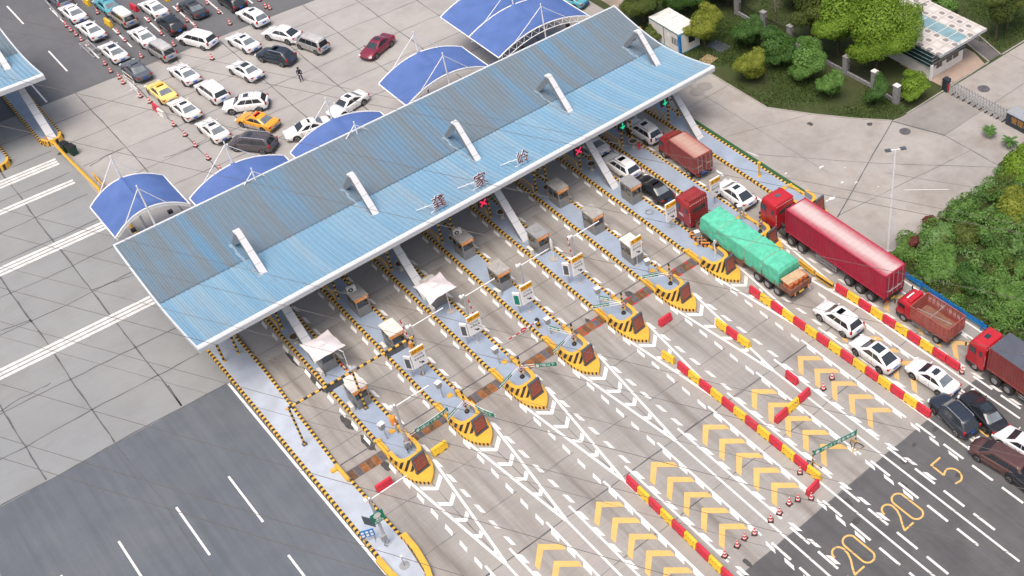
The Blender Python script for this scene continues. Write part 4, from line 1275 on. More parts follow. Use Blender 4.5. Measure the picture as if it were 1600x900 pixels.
for px, py, kind, lab in ((755, 317, 'x', 'lit red cross signal under the canopy edge left of the middle pillar'), (904, 236, 'x', 'lit red cross signal under the canopy edge near the white car behind a pillar'), (973, 197, 'a', 'lit green arrow over the lane of the white hatchback'), (1039, 160, 'a', 'lit green arrow near the last pillar by the green matting')):
    g = G(px, py, 5.0)
    signal(g[0], g[1], 5.0, kind, lab)
vm = tag(MB().prism([(61.55, 62), (62.42, 61.3), (62.42, 80), (61.85, 80), (61.75, 70)], .006, .05).build('green_matting', M['verge_green']), 'strip of dark green matting along the last island', 'matting')
# ------------------------------------------------------------------ blue membrane canopies behind the toll roof
def make_tent(label, x0, x1, ys_, zc=4.5, rise=1.5):
    s = thing('membrane_canopy', label, 'canopy', ((x0 + x1) / 2, ys_[0], 0), 0, 'blue membrane canopies behind the toll roof')
    h = (x1 - x0) / 2
    d0 = ys_[0]
    def za(u): return zc + rise * (1 - u * u)
    for bay, (ya, yb) in enumerate(zip(ys_[:-1], ys_[1:])):
        N, Q = 28, 12
        g = []
        for j in range(Q + 1):
            v = j / Q
            for i in range(N + 1):
                u = -1 + 2 * i / N
                z = za(u) - .55 * math.sin(PI * v) * (1 - abs(u) * .85) + .16 * math.exp(-(u / .05) ** 2) * 1.0
                g.append((u * h, ya - d0 + (yb - ya) * v, z))
        f = [(j * (N + 1) + i, j * (N + 1) + i + 1, (j + 1) * (N + 1) + i + 1, (j + 1) * (N + 1) + i) for j in range(Q) for i in range(N)]
        mb = MB(); mb.add(g, f); mb.add([(x, y, z - .02) for x, y, z in g], [q[::-1] for q in f])
        mb.build('membrane', M['tent'], s, smooth=True, angle=50, recalc=False)
        for u in (-1, 1):
            MB().tube((u * h, ya - d0, zc - .02), (u * h, yb - d0, zc - .02), .06, 8).build('edge_tube', M['white'], s)
    for y in ys_:
        mb = MB()
        N = 24
        top = [Vector((h * (-1 + 2 * i / N), y - d0, za(-1 + 2 * i / N) + .02)) for i in range(N + 1)]
        off = -.35 if y != ys_[-1] else .0
        bot = [p + Vector((0, off, -.5)) for p in top]
        mb.path(top, .07, 6)
        if len(ys_) > 2: mb.path(bot, .04, 6)
        else: mb.loft([[q + Vector((0, -.03, -.02)), q + Vector((0, -.05, -.30)), q + Vector((0, -.01, -.30)), q + Vector((0, .01, -.02))] for q in top])
        for i in range(N if len(ys_) > 2 else 0):
            mb.tube(top[i] if i % 2 else bot[i], bot[i + 1] if i % 2 else top[i + 1], .018, 5)
        mb.build('arch_truss', M['white'], s)
        zt = za(0) + 2.2
        MB().tube((0, y - d0, 0), (0, y - d0, zt + .35), .14, 10, .06).build('mast', M['white'], s)
        for u in (-.66, .5):
            MB().tube((0, y - d0, zt), (u * h, y - d0, za(u)), .04, 6).build('guy_rod', M['white'], s)
        for u in (-.55, .45):
            MB().box((u * h, y - d0 - .4, za(u) - .75), (.4, .3, .3)).build('floodlight', M['black'], s)
    return s
make_tent('blue membrane canopy over the yellow guard rails at the near corner of the toll roof', 11.0, 17.6, [95.4, 101.2])
make_tent('blue membrane canopy between the corner canopy and the dark people carrier', 17.9, 27.0, [90.8, 96.2])
make_tent('blue membrane canopy whose mast stands by the white saloons facing left', 27.6, 37.1, [90.8, 96.2])
make_tent('blue membrane canopy with both masts showing nearest the red saloon', 39.5, 49.4, [95.2, 100.7])
make_tent('large double blue membrane canopy at the top of the photo', 51.0, 62.9, [96.2, 101.9, 107.6])

# ------------------------------------------------------------------ cars
def paint(name, c, rough=0.28, coat=0.6, metal=0.0):
    return pm('car_paint_' + name, c, rough, metal, var=0.03, vscale=1.0, coat=coat, spec=0.5, dirt=0.06)
P = dict(white=paint('white', (0.80, 0.80, 0.80)), pearl=paint('pearl', (0.78, 0.765, 0.73)), black=paint('black', (0.014, 0.015, 0.018)), charcoal=paint('charcoal', (0.045, 0.046, 0.052)), navy=paint('dark_blue', (0.022, 0.03, 0.045)),
         grey=paint('grey', (0.15, 0.165, 0.19), metal=.4), silver=paint('silver', (0.46, 0.45, 0.43), metal=.4), teal=paint('teal', (0.10, 0.36, 0.43)), brown=paint('brown', (0.115, 0.055, 0.05), metal=.2), red=paint('dark_red', (0.23, 0.022, 0.05), metal=.2), mauve=paint('mauve_grey', (0.10, 0.085, 0.095), metal=.3),
         taxi=paint('taxi_orange', (0.80, 0.36, 0.03)), lemon=paint('taxi_lemon', (0.84, 0.66, 0.20)))
SPEC = {  # sections: (y, half width, z bottom, z shoulder, z top, top half width)
 'saloon': dict(sec=[(-2.36, .60, .42, .78, .84, .45), (-2.28, .80, .30, .86, .95, .66), (-1.95, .89, .22, .92, 1.02, .72), (-1.3, .91, .20, .93, 1.0, .74), (0, .91, .20, .91, .96, .75), (1.0, .91, .20, .89, .98, .74), (1.5, .90, .20, .82, .92, .70), (2.0, .86, .22, .70, .80, .62), (2.26, .76, .26, .58, .66, .52), (2.36, .58, .34, .50, .54, .40)],
   belt=(-1.80, 1.22, .92, .77), roof=(-.98, .38, 1.34, .63), top=(-.72, .12, 1.45, .50), wb=(-1.34, 1.36), r=.33, L=4.72),
 'suv': dict(sec=[(-2.30, .66, .48, .95, 1.0, .5), (-2.22, .84, .36, 1.02, 1.06, .7), (-1.9, .92, .28, 1.04, 1.08, .76), (-.9, .93, .26, 1.03, 1.07, .78), (.4, .93, .26, 1.0, 1.05, .78), (1.1, .92, .26, .98, 1.08, .76), (1.6, .91, .26, .92, 1.02, .72), (2.0, .87, .28, .82, .92, .66), (2.22, .78, .34, .68, .76, .56), (2.32, .60, .42, .58, .64, .44)],
   belt=(-2.18, 1.20, 1.02, .80), roof=(-1.78, .45, 1.54, .66), top=(-1.50, .15, 1.67, .54), wb=(-1.36, 1.34), r=.36, L=4.6),
 'coupe_suv': dict(sec=[(-2.32, .66, .46, .92, .98, .5), (-2.24, .84, .34, 1.0, 1.05, .7), (-1.9, .91, .26, 1.02, 1.07, .76), (-.9, .92, .25, 1.0, 1.05, .77), (.4, .92, .25, .98, 1.03, .77), (1.1, .92, .25, .95, 1.05, .75), (1.6, .90, .25, .88, .98, .71), (2.05, .86, .27, .76, .86, .64), (2.26, .76, .32, .62, .70, .54), (2.35, .58, .40, .54, .58, .42)],
   belt=(-2.12, 1.24, .99, .79), roof=(-1.12, .42, 1.48, .64), top=(-.85, .15, 1.59, .52), wb=(-1.36, 1.36), r=.36, L=4.66),
 'people_carrier': dict(sec=[(-2.45, .68, .44, .95, 1.0, .55), (-2.38, .86, .32, 1.02, 1.06, .74), (-2.0, .92, .24, 1.04, 1.08, .80), (-.9, .93, .22, 1.03, 1.06, .81), (.6, .93, .22, 1.0, 1.04, .80), (1.3, .92, .22, .97, 1.05, .77), (1.8, .90, .24, .88, .98, .70), (2.2, .84, .26, .74, .82, .60), (2.40, .70, .32, .60, .66, .48), (2.48, .54, .40, .54, .57, .38)],
   belt=(-2.36, 1.62, 1.02, .82), roof=(-2.10, .72, 1.56, .70), top=(-1.85, .40, 1.70, .58), wb=(-1.48, 1.42), r=.34, L=4.92),
 'minivan': dict(sec=[(-2.02, .62, .40, .95, 1.0, .55), (-1.96, .76, .32, 1.0, 1.04, .68), (-1.5, .80, .24, 1.0, 1.04, .72), (0, .80, .24, 1.0, 1.03, .72), (1.3, .80, .24, .98, 1.02, .71), (1.75, .78, .26, .86, .92, .66), (1.98, .70, .30, .70, .76, .56), (2.06, .56, .38, .60, .64, .44)],
   belt=(-1.98, 1.72, 1.0, .73), roof=(-1.84, 1.05, 1.66, .64), top=(-1.62, .85, 1.80, .54), wb=(-1.22, 1.28), r=.31, L=4.05),
}
def rring(y0, y1, hw, z, c):
    c1 = min(c, hw * .6)
    return [(-hw + c1, y0, z), (hw - c1, y0, z), (hw, y0 + c1 * 1.3, z), (hw, y1 - c1 * 1.6, z), (hw - c1, y1, z), (-hw + c1, y1, z), (-hw, y1 - c1 * 1.6, z), (-hw, y0 + c1 * 1.3, z)]
def car_proto(kind):
    sp = SPEC[kind]
    root = thing(kind if kind != 'suv' else 'suv_car', 'car', 'car', (0, -500, 0))
    mb = MB()
    def section(y, hw, zb, zs, zt, ht):
        half = [(hw * .80, zb), (hw * .97, zb + .10), (hw, zb + (zs - zb) * .45), (hw * .985, zs - .10), (hw * .93, zs), (ht, zt - .012), (ht * .5, zt)]
        return [(x, y, z) for x, z in half] + [(-x, y, z) for x, z in half[::-1]]
    mb.loft([section(*s_) for s_ in sp['sec']])
    by0, by1, bz, bw = sp['belt']; ry0, ry1, rz_, rw = sp['roof']; ty0, ty1, tz, tw = sp['top']
    mb.loft([rring(by0, by1, bw, bz - .05, .12), rring(ry0, ry1, rw, rz_, .16), rring((ry0 + ty0) / 2 + .0, (ry1 + ty1) / 2, (rw + tw) / 2 + .03, (rz_ + tz) / 2 + .03, .18), rring(ty0, ty1, tw, tz - .015, .18), rring(ty0 + .3, ty1 - .3, tw - .2, tz, .15)])
    mb.build('body', P['white'], root, smooth=True, angle=32)
    def lerp(a, b, t): return a + (b - a) * t
    # windscreen and rear window, lying on the sloping faces of the cabin
    def pane(y_b, y_r, nm_, f0, f1, sgn):
        zb_ = bz - .05
        za_, zc_ = lerp(zb_, rz_, f0), lerp(zb_, rz_, f1)
        ya_, yc_ = lerp(y_b, y_r, f0), lerp(y_b, y_r, f1)
        wa, wc = lerp(bw, rw, f0) - .09, lerp(bw, rw, f1) - .12
        n = Vector((0, sgn * (rz_ - zb_), abs(y_b - y_r))).normalized() * .012
        q = [Vector((-wa, ya_, za_)) + n, Vector((wa, ya_, za_)) + n, Vector((wc, yc_, zc_)) + n, Vector((-wc, yc_, zc_)) + n]
        e = MB(); e.loft([[p - n * 1.6 for p in q], q])
        return e.build(nm_, M['glass'], root)
    pane(by1, ry1, 'windscreen', .16, .97, 1)
    pane(by0, ry0, 'rear_window', .16, .98, -1)
    for sx in (-1, 1):
        def sp_pt(y, f):
            x = lerp(bw, rw, f) ; z = lerp(bz - .05, rz_, f)
            n = Vector((rz_ - bz + .05, 0, bw - rw)).normalized() * .013
            return Vector((sx * (x + n.x), y, z + n.z))
        def win(ya, yb, yc, yd):
            a, b, c, d = sp_pt(ya, .17), sp_pt(yb, .17), sp_pt(yc, .93), sp_pt(yd, .93)
            e = MB(); i = Vector((sx * -.02, 0, -.005)); e.loft([[p + i for p in (a, b, c, d)], [a, b, c, d]])
            e.build('side_window', M['glass'], root)
        fr_b, re_b = lerp(by1, ry1, .17) - .32, lerp(by0, ry0, .17) + .24
        fr_t, re_t = ry1 - .26, ry0 + .26
        cuts = {'saloon': [.5], 'coupe_suv': [.52], 'suv': [.36, .68], 'people_carrier': [.30, .66], 'minivan': [.32, .66]}[kind]
        e0 = 0.0
        for c_ in cuts + [1.0]:
            g_ = .025
            win(lerp(re_b, fr_b, e0) + g_, lerp(re_b, fr_b, c_) - g_, lerp(re_t, fr_t, c_) - g_, lerp(re_t, fr_t, e0) + g_)
            e0 = c_
        MB().box((sx * (bw + .17), fr_b + .12, bz + .03), (.20, .10, .13), ch=.03).build('door_mirror', P['white'], root, smooth=True)
        # door seams
        sm = MB()
        hwm = .918 if kind != 'minivan' else .80
        for yy in (fr_b - .02, (fr_b + re_b) / 2, re_b + .2):
            sm.box((sx * (hwm + .002), yy, .62), (.012, .016, .58))
        sm.box((sx * (hwm + .004), 0, .80), (.012, .14, .03)); 
        sm.build('door_seam', M['dark_trim'], root)
    # wheels
    r = sp['r']
    hw = .915 if kind != 'minivan' else .80
    for yw in sp['wb']:
        for sx in (-1, 1):
            mb = MB(); mb.tube((sx * (hw - .1), yw, r + .03), (sx * (hw + .004), yw, r + .03), r + .07, 20); mb.build('wheel_arch', M['black'], root)
            mb = MB(); T = Matrix.Translation((sx * (hw - .10), yw, r)) @ Matrix.Rotation(PI / 2, 4, 'Y')
            prof = [(r * .62, -.12), (r * .94, -.12), (r, -.08), (r, .08), (r * .94, .12), (r * .62, .12)]
            rings = [[T @ Vector((math.cos(2 * PI * k / 18) * a, math.sin(2 * PI * k / 18) * a, z)) for k in range(18)] for a, z in prof]
            mb.loft(rings); w = mb.build('wheel', M['rubber'], root)
            mb = MB(); mb.tube((sx * (hw + .018), yw, r), (sx * (hw + .028), yw, r), r * .66, 18)
            mb.build('rim', M['rim'], w)
            sp_ = MB()
            for q in range(5):
                a = q * 2 * PI / 5
                sp_.box((0, r * .36, 0), (.10, r * .5, .012), T=Matrix.Translation((sx * (hw + .032), yw, r)) @ Matrix.Rotation(PI / 2, 4, 'Y') @ Matrix.Rotation(a + .6, 4, 'Z'))
            sp_.build('spokes', M['dark_trim'], w)
    # lamps, plate, bumper trim
    s0, s1 = sp['sec'][1], sp['sec'][-2]
    for sx in (-1, 1):
        if kind in ('minivan', 'people_carrier', 'suv'):
            MB().box((sx * (s0[1] - .05), s0[0] + .04, s0[3] - .05), (.20, .16, .34), ch=.03).build('tail_light', M['redlamp'], root)
        else:
            MB().box((sx * (s0[1] - .15), s0[0] + .03, s0[3] - .05), (.40, .18, .15), ch=.03).build('tail_light', M['redlamp'], root)
        MB().box((sx * (s1[1] - .08), s1[0] - .12, s1[3] + .02), (.34, .34, .13), rz=-sx * .5, ch=.03).build('headlight', M['lamp'], root)
    yb = sp['sec'][0][0]
    MB().box((0, yb - .005, .62 if kind in ('saloon',) else .78), (.46, .03, .15)).build('number_plate', M['plate_blue'], root)
    MB().box((0, yb + .05, .40), (1.46 if kind != 'minivan' else 1.2, .20, .20), ch=.04).build('rear_bumper', M['dark_trim'], root)
    MB().box((0, sp['sec'][-1][0] - .03, .40), (1.1, .10, .18), ch=.03).build('grille', M['dark_trim'], root)
    return root
PROTO = {k: car_proto(k) for k in SPEC}
FIRST = set()
def place_car(kind, px, py, head, col, label, extras=(), loc=None, group=None, lower=None):
    g = loc or G(px, py, .68)
    if kind not in FIRST:
        FIRST.add(kind); c = PROTO[kind]
        c.location = (g[0], g[1], .02); c.rotation_euler = (0, 0, R(-head)); c['label'] = label
        if group: c['group'] = group
        c_is_proto = True
    else:
        c = dup(PROTO[kind], (g[0], g[1], .02), R(-head), label, group)
    tb = {'body': P[col], 'door_mirror': P[col]}
    if col in ('black', 'charcoal', 'navy'): tb['door_mirror'] = P['black']
    if 'light_glass' in extras: tb['rear_window'] = M['glass_light']
    repaint(c, tb)
    sp = SPEC[kind]
    ty0, ty1, tz, tw = sp['top']
    if 'sunroof' in extras: MB().box((0, ty1 - .42, tz + .004), (tw * 1.35, .50, .014)).build('sunroof', M['glass'], c)
    if 'glass_roof' in extras: MB().box((0, (ty0 + ty1) / 2 - .02, tz + .004), (tw * 1.6, (ty1 - ty0) * .92, .016)).build('glass_roof', M['glass'], c)
    if 'rear_spoiler' in extras: MB().box((0, sp['sec'][1][0] + .12, sp['sec'][1][4] + .08), (1.3, .14, .04), ch=.01).build('spoiler', P[col], c)
    if 'rails' in extras:
        for sx in (-1, 1):
            mb = MB(); mb.path([(sx * (tw + .05), ty0 - .1, tz - .02), (sx * (tw + .05), ty0 + .1, tz + .05), (sx * (tw + .05), ty1 + .0, tz + .05), (sx * (tw + .05), ty1 + .2, tz - .03)], .035, 6); mb.build('roof_rail', M['chrome'], c)
    if 'rack' in extras:
        mb = MB()
        for sx in (-.5, .5): mb.tube((sx, ty0, tz + .12), (sx, ty1, tz + .12), .02, 6)
        for i in range(5):
            y = ty0 + (ty1 - ty0) * i / 4
            mb.tube((-.5, y, tz + .12), (.5, y, tz + .12), .015, 6)
            for sx in (-.5, .5): mb.tube((sx, y, tz - .04), (sx, y, tz + .12), .014, 5)
        mb.build('roof_rack', M['chrome'], c)
    if 'taxi' in extras: 
        MB().box((0, ty1 - .30, tz + .07), (.72, .2, .14), ch=.03).build('taxi_sign', M['red'] if col == 'taxi' else M['amber'], c)
    if 'silver_skirt' in extras:
        mb = MB()
        for sx in (-1, 1): mb.box((sx * .915, 0, .42), (.02, 2.0, .30))
        mb.box((0, -2.37, .52), (1.2, .02, .3)); mb.build('silver_skirt', P['silver'], c)
    if 'lower' in extras:
        mb = MB()
        for sx in (-1, 1): mb.box((sx * .805, 0.02, .62), (.012, 1.85, .46))
        mb.build('side_skirt', P['silver'] , c)
    if 'white_roof' in extras:
        MB().loft([rring(sp['roof'][0] + .04, sp['roof'][1] - .04, sp['roof'][3] + .012, sp['roof'][2] + .015, .16), rring(ty0, ty1, tw + .02, tz + .008, .18)]).build('roof_panel', P['white'], c, smooth=True)
    if 'roof_rib' in extras:
        mb = MB()
        for i in range(5): mb.box((-.4 + .2 * i, (ty0 + ty1) / 2, tz + .004), (.05, (ty1 - ty0) * .9, .016))
        mb.build('roof_rib', P[col], c)
    return c
QG = 'cars queueing beyond the toll roof'
LG = 'cars waiting in the right-hand toll lanes'
for a in [
 ('saloon', 114, 19, -3, 'white', 'white saloon beside the thin steel rail, above the cone cluster', ('light_glass',)),
 ('saloon', 142, 46, -4, 'white', 'white saloon with a square aerial frame on its roof, beside four red cones', ('sunroof',)),
 ('saloon', 168, 8, -3, 'teal', 'pale teal saloon cut by the top edge of the photo', ('light_glass',)),
 ('minivan', 193, 28, -6, 'silver', 'silver minivan right behind the teal saloon', ('white_roof',)),
 ('saloon', 240, 12, -5, 'white', 'white saloon next to the lone red barrier at the top', ()),
 ('suv', 267, 38, -3, 'black', 'black estate car with bright tail lamps behind a white saloon', ('sunroof',)),
 ('saloon', 301, 12, -4, 'charcoal', 'charcoal saloon beside the cone row near the top edge', ()),
 ('suv', 362, 2, -4, 'black', 'black car cut by the top edge near the asphalt end', ()),
 ('saloon', 223, 56, -2, 'white', 'white saloon directly ahead of the second white-roofed minivan', ('light_glass',)),
 ('minivan', 253, 80, -8, 'silver', 'white-roofed silver minivan right behind a white saloon', ('white_roof',)),
 ('people_carrier', 308, 61, -24, 'white', 'long white estate turning across the edge of the asphalt', ()),
 ('saloon', 177, 80, -3, 'white', 'white saloon with a dark panoramic roof by the folded wire cage', ('glass_roof',)),
 ('saloon', 212, 108, -3, 'grey', 'grey saloon on the edge between asphalt and concrete', ('light_glass',)),
 ('saloon', 252, 142, -3, 'lemon', 'pale yellow taxi beside the leaning barricade', ('taxi', 'silver_skirt', 'light_glass')),
 ('saloon', 288, 114, -4, 'white', 'white saloon in front of the white people carrier', ('light_glass',)),
 ('people_carrier', 331, 142, -5, 'white', 'big white people carrier right of the pale yellow taxi', ()),
 ('saloon', 288, 169, -4, 'pearl', 'off-white car behind the pale yellow taxi', ('sunroof',)),
 ('saloon', 333, 202, -3, 'pearl', 'off-white car last in the row along the floor cones', ('sunroof',)),
 ('suv', 384, 162, -57, 'white', 'white off-roader with a roof rack turning left', ('rack',)),
 ('saloon', 402, 188, -24, 'taxi', 'orange taxi with silver sills behind the white off-roader', ('taxi', 'silver_skirt', 'light_glass')),
 ('people_carrier', 394, 223, -37, 'mauve', 'dark grey people carrier nearest the blue canopies', ('sunroof', 'rails')),
 ('suv', 395, 26, -8, 'white', 'white hatchback at the corner of the asphalt, left of the pair of cones', ('light_glass',)),
 ('saloon', 380, 65, -9, 'white', 'white saloon in front of the black off-roader', ('sunroof', 'light_glass')),
 ('saloon', 383, 109, -11, 'white', 'white saloon with a dark glass roof in the middle of the concrete', ('glass_roof',)),
 ('suv', 92, -3, -3, 'grey', 'grey car tail just showing at the top edge', ()),
 ('coupe_suv', 441, 53, -25, 'white', 'white crossover beside the silver minibus', ()),
 ('suv', 431, 87, -25, 'navy', 'black off-roader with roof rails beside the white crossover', ('rails', 'sunroof')),
 ('minivan', 488, 69, -17, 'silver', 'silver minibus with a white roof standing alone on the right of the queue', ('lower', 'white_roof')),
 ('saloon', 589, 72, -114, 'red', 'dark red saloon crossing the open concrete', ('sunroof',)),
 ('saloon', 543, 162, -104, 'white', 'white saloon with black roof panel heading left', ('sunroof',)),
 ('saloon', 480, 200, -78, 'pearl', 'old white saloon partly behind a canopy mast', ()),
 ('saloon', 889, -2, -20, 'teal', 'greenish car tail at the top edge beyond the double canopy', ()),
]:
    place_car(*a[:6], extras=a[6], group=QG)
for a in [
 ('suv', 1005, 204, -2, 'white', 'white hatchback under the canopy edge ahead of the red box lorry', ('rails',)),
 ('suv', 970, 259, -2, 'white', 'white off-roader with a sunroof beside the last but one pillar', ('sunroof', 'rails')),
 ('saloon', 923, 222, 0, 'white', 'white car mostly hidden behind a pillar under the canopy', ()),
 ('saloon', 1022, 294, 1, 'black', 'black saloon behind the white off-roader, ahead of the dark red tractor', ()),
 ('coupe_suv', 1148, 302, 1, 'white', 'white coupe crossover with a dark roof panel between the two islands', ('sunroof',)),
 ('suv', 1310, 497, -1, 'white', 'white off-roader with a small sunroof behind the green tarpaulin lorry', ('sunroof',)),
 ('coupe_suv', 1367, 552, 1, 'white', 'white coupe crossover with a full dark glass roof', ('glass_roof', 'rear_spoiler')),
 ('saloon', 1457, 588, -2, 'white', 'white saloon beside the end of the barrier row', ('sunroof',)),
 ('suv', 1490, 647, 9.8, 'navy', 'black off-roader with chrome roof rails and tall red tail lamps', ('rails',)),
 ('saloon', 1536, 642, 13, 'black', 'black saloon squeezed beside the black off-roader', ('glass_roof',)),
 ('people_carrier', 1562, 716, -6, 'brown', 'brown people carrier with a ribbed roof', ('roof_rib',)),
 ('saloon', 1597, 693, -4, 'white', 'white car at the right edge beside the brown people carrier', ()),
 ('suv', 1611, 752, 3, 'black', 'black car barely showing at the right edge of the photo', ()),
]:
    place_car(*a[:6], extras=a[6], group=LG)

# ------------------------------------------------------------------ lorries
LR = dict(red=pm('lorry_red', (0.48, 0.018, 0.03), 0.35, coat=.3, var=.06, dirt=.15), darkred=pm('lorry_dark_red', (0.30, 0.03, 0.032), 0.4, coat=.2, var=.08, dirt=.2), crimson=pm('container_crimson', (0.37, 0.02, 0.05), 0.7, var=.08, vscale=.8, dirt=.22, dcol=(.3, .12, .12)),
          oxide=pm('container_oxide', (0.25, 0.055, 0.05), 0.6, var=.12, vscale=1.2, dirt=.3, dcol=(.25, .14, .12)), stake=pm('stake_body_red', (0.36, 0.085, 0.07), 0.6, var=.15, dirt=.35, dcol=(.32, .22, .18)), bed=pm('rusty_bed', (0.22, 0.10, 0.07), 0.8, var=.25, dirt=.4, dcol=(.3, .24, .18)),
          tarp=pm('green_tarpaulin', (0.10, 0.50, 0.33), 0.8, var=.18, vscale=2.2, dirt=.35, dcol=(.22, .56, .43), dscale=2.5), rope=pm('tan_rope', (.42, .36, .27), .9), drum=pm('orange_drum_paint', (.50, .15, .055), .6, var=.1), ply=pm('plywood', (.52, .36, .22), .8, var=.15, vscale=3), slate=pm('dark_tarpaulin', (.085, .095, .125), .75, var=.12, dirt=.15), chassis=pm('chassis_black', (.04, .04, .042), .7, dirt=.4))
def dusty_roof(name, base, dust):
    m, nt, n, l, p = nm(name)
    o = objc(n)
    sep = n.new("ShaderNodeSeparateXYZ"); l.new(o, sep.inputs[0])
    f = noise(n, l, o, 1.0, 6, .65, (1.4, .35, 1))
    e = mth(n, l, 'SUBTRACT', 1.12, mth(n, l, 'MULTIPLY', mth(n, l, 'ABSOLUTE', sep.outputs[0]), .78))
    d = ramp(n, l, mth(n, l, 'ADD', mth(n, l, 'MULTIPLY', e, .75), mth(n, l, 'MULTIPLY', f, .5)), .46, .92)
    c = mixc(n, l, d, base, dust)
    l.new(c, p.inputs["Base Color"]); p.inputs["Roughness"].default_value = .8
    return m
M['dusty_top'] = dusty_roof('dusty_container_top', (.40, .07, .10), (.56, .44, .43))
M['dusty_box_top'] = dusty_roof('dusty_box_top', (.36, .14, .11), (.46, .30, .25))

def truck_wheel(par, x, y, r=.52, w=.32, dual=False):
    s = 1 if x > 0 else -1
    mb = MB()
    T = Matrix.Translation((x, y, r)) @ Matrix.Rotation(PI / 2, 4, 'Y')
    ww = w * (1.9 if dual else 1) / 2
    prof = [(r * .58, -ww), (r * .93, -ww), (r, -ww * .8), (r, ww * .8), (r * .93, ww), (r * .58, ww)]
    mb.loft([[T @ Vector((math.cos(2 * PI * k / 20) * a, math.sin(2 * PI * k / 20) * a, z)) for k in range(20)] for a, z in prof])
    o = mb.build('wheel', M['rubber'], par)
    mb = MB(); mb.tube((x + s * (ww - .06), y, r), (x + s * (ww + .004), y, r), r * .58, 18)
    mb.tube((x + s * (ww - .02), y, r), (x + s * (ww + .06), y, r), r * .22, 10)
    mb.build('rim', M['steelrim'], o)

def cab(par, y0, y1, w, zb, zt, col, sleeper=True, light_cab=False, hatch=True, lettering_txt=None):
    """cab-over driver's cab from y0 (back) to y1 (front)"""
    h = w / 2
    mb = MB()
    L = y1 - y0
    def sec(z, yf, yb_, hw, c=.10):
        return [(-hw + c, yb_, z), (hw - c, yb_, z), (hw, yb_ + c, z), (hw, yf - c * 1.5, z), (hw - c * 1.5, yf, z), (-hw + c * 1.5, yf, z), (-hw, yf - c * 1.5, z), (-hw, yb_ + c, z)]
    zw = zb + (zt - zb) * .50
    rings = [sec(zb, y1 - .02, y0, h - .02), sec(zb + .25, y1, y0, h), sec(zw, y1, y0, h), sec(zb + (zt - zb) * .78, y1 - .14, y0, h - .02), sec(zt - .16, y1 - .32, y0 + .02, h - .05), sec(zt - .03, y1 - .48, y0 + .10, h - .14), sec(zt, y1 - .72, y0 + .25, h - .32)]
    mb.loft(rings)
    c = mb.build('cab', LR[col], par, smooth=True, angle=38)
    zs0, zs1 = zb + (zt - zb) * .50, zb + (zt - zb) * .76
    MB().slab([(-h + .16, y1 + .015, zs0), (h - .16, y1 + .015, zs0), (h - .2, y1 - .12, zs1), (-h + .2, y1 - .12, zs1)], .03).build('windscreen', M['glass'], c)
    yd = y1 - .22
    for s in (-1, 1):
        e = MB(); e.box((s * (h + .0), yd - .36, (zs0 + zs1) / 2), (.03, .66, zs1 - zs0 - .06)); e.build('side_window', M['glass'], c)
        if sleeper:
            e = MB(); e.box((s * (h - .0), y0 + .42, (zs0 + zs1) / 2), (.03, .34, (zs1 - zs0) * .7), ch=.014); e.build('side_window', M['glass'], c)
        e = MB(); e.box((s * (h + .004), yd - .72, zb + (zt - zb) * .38), (.012, .02, (zt - zb) * .62)); e.box((s * (h + .004), yd - .60, zs0 - .12), (.02, .14, .04)); e.build('door_seam', M['black'], c)
        e = MB(); e.box((s * (h + .16), y1 + .02, zs1 - .05), (.10, .14, .42), ch=.03); e.tube((s * (h - .02), y1 - .1, zs1 + .12), (s * (h + .16), y1 + .02, zs1 + .1), .02, 6); e.build('door_mirror', M['black'], c)
        e = MB(); e.box((s * (h - .02), y1 - .55, zb - .05), (.10, 1.0, .35), ch=.04); e.build('wheel_arch', M['dark_trim'], c)
        MB().box((s * (h - .30), y1 + .01, zb + .18), (.40, .05, .18), ch=.02).build('headlight', M['lamp'], c)
    MB().box((0, y1 + .0, zb + .16), (w - .1, .10, .40), ch=.04).build('front_bumper', LR[col], c)
    MB().box((0, y1 + .02, zb + (zt - zb) * .34), (w - .7, .03, (zt - zb) * .2)).build('grille', M['dark_trim'], c)
    if hatch: MB().box((0, (y0 + y1) / 2 - .12, zt + .01), (.52, .42, .05), ch=.01).build('roof_hatch', M['glass'] if hatch == 'glass' else LR['slate'], c)
    if sleeper:
        MB().box((0, y0 - .012, zb + (zt - zb) * .62), (w - .9, .03, .42)).build('rear_panel', LR['chassis'], c)
        e = MB()
        for i in range(9):
            e.box((-h + .2 + (w - .4) * i / 8, y0 - .01, zt - .28), (.10, .02, .04))
        for s in (-1, 1):
            for i in range(5): e.box((s * (h - .08), y0 - .01, zb + .6 + .25 * i), (.04, .02, .12))
        e.build('reflective_tape', M['white'], c)
    if lettering_txt:
        T = Matrix.Translation((-h - .02, (y0 + y1) / 2 + .05, zb + (zt - zb) * .36)) @ Matrix.Rotation(-PI / 2, 4, 'Z') @ UP
        lettering(lettering_txt, .34, M['white'], c, T, 'lettering', .004)
    return c

def corrug(mb, x0, y0, x1, y1, z0, z1, pitch=.30, depth=.045):
    d = Vector((x1 - x0, y1 - y0, 0)); L = d.length; t = d.normalized(); nrm = Vector((t.y, -t.x, 0))
    n = max(1, int(L / pitch)); p = L / n
    pts = []
    for i in range(n):
        for u, h in ((.0, 0), (.18, 0), (.30, -1), (.68, -1), (.80, 0)):
            pts.append(Vector((x0, y0, 0)) + t * (p * (i + u)) + nrm * (h * depth))
    pts.append(Vector((x1, y1, 0)))
    for a, b in zip(pts, pts[1:]):
        mb.quad((a.x, a.y, z0), (b.x, b.y, z0), (b.x, b.y, z1), (a.x, a.y, z1))

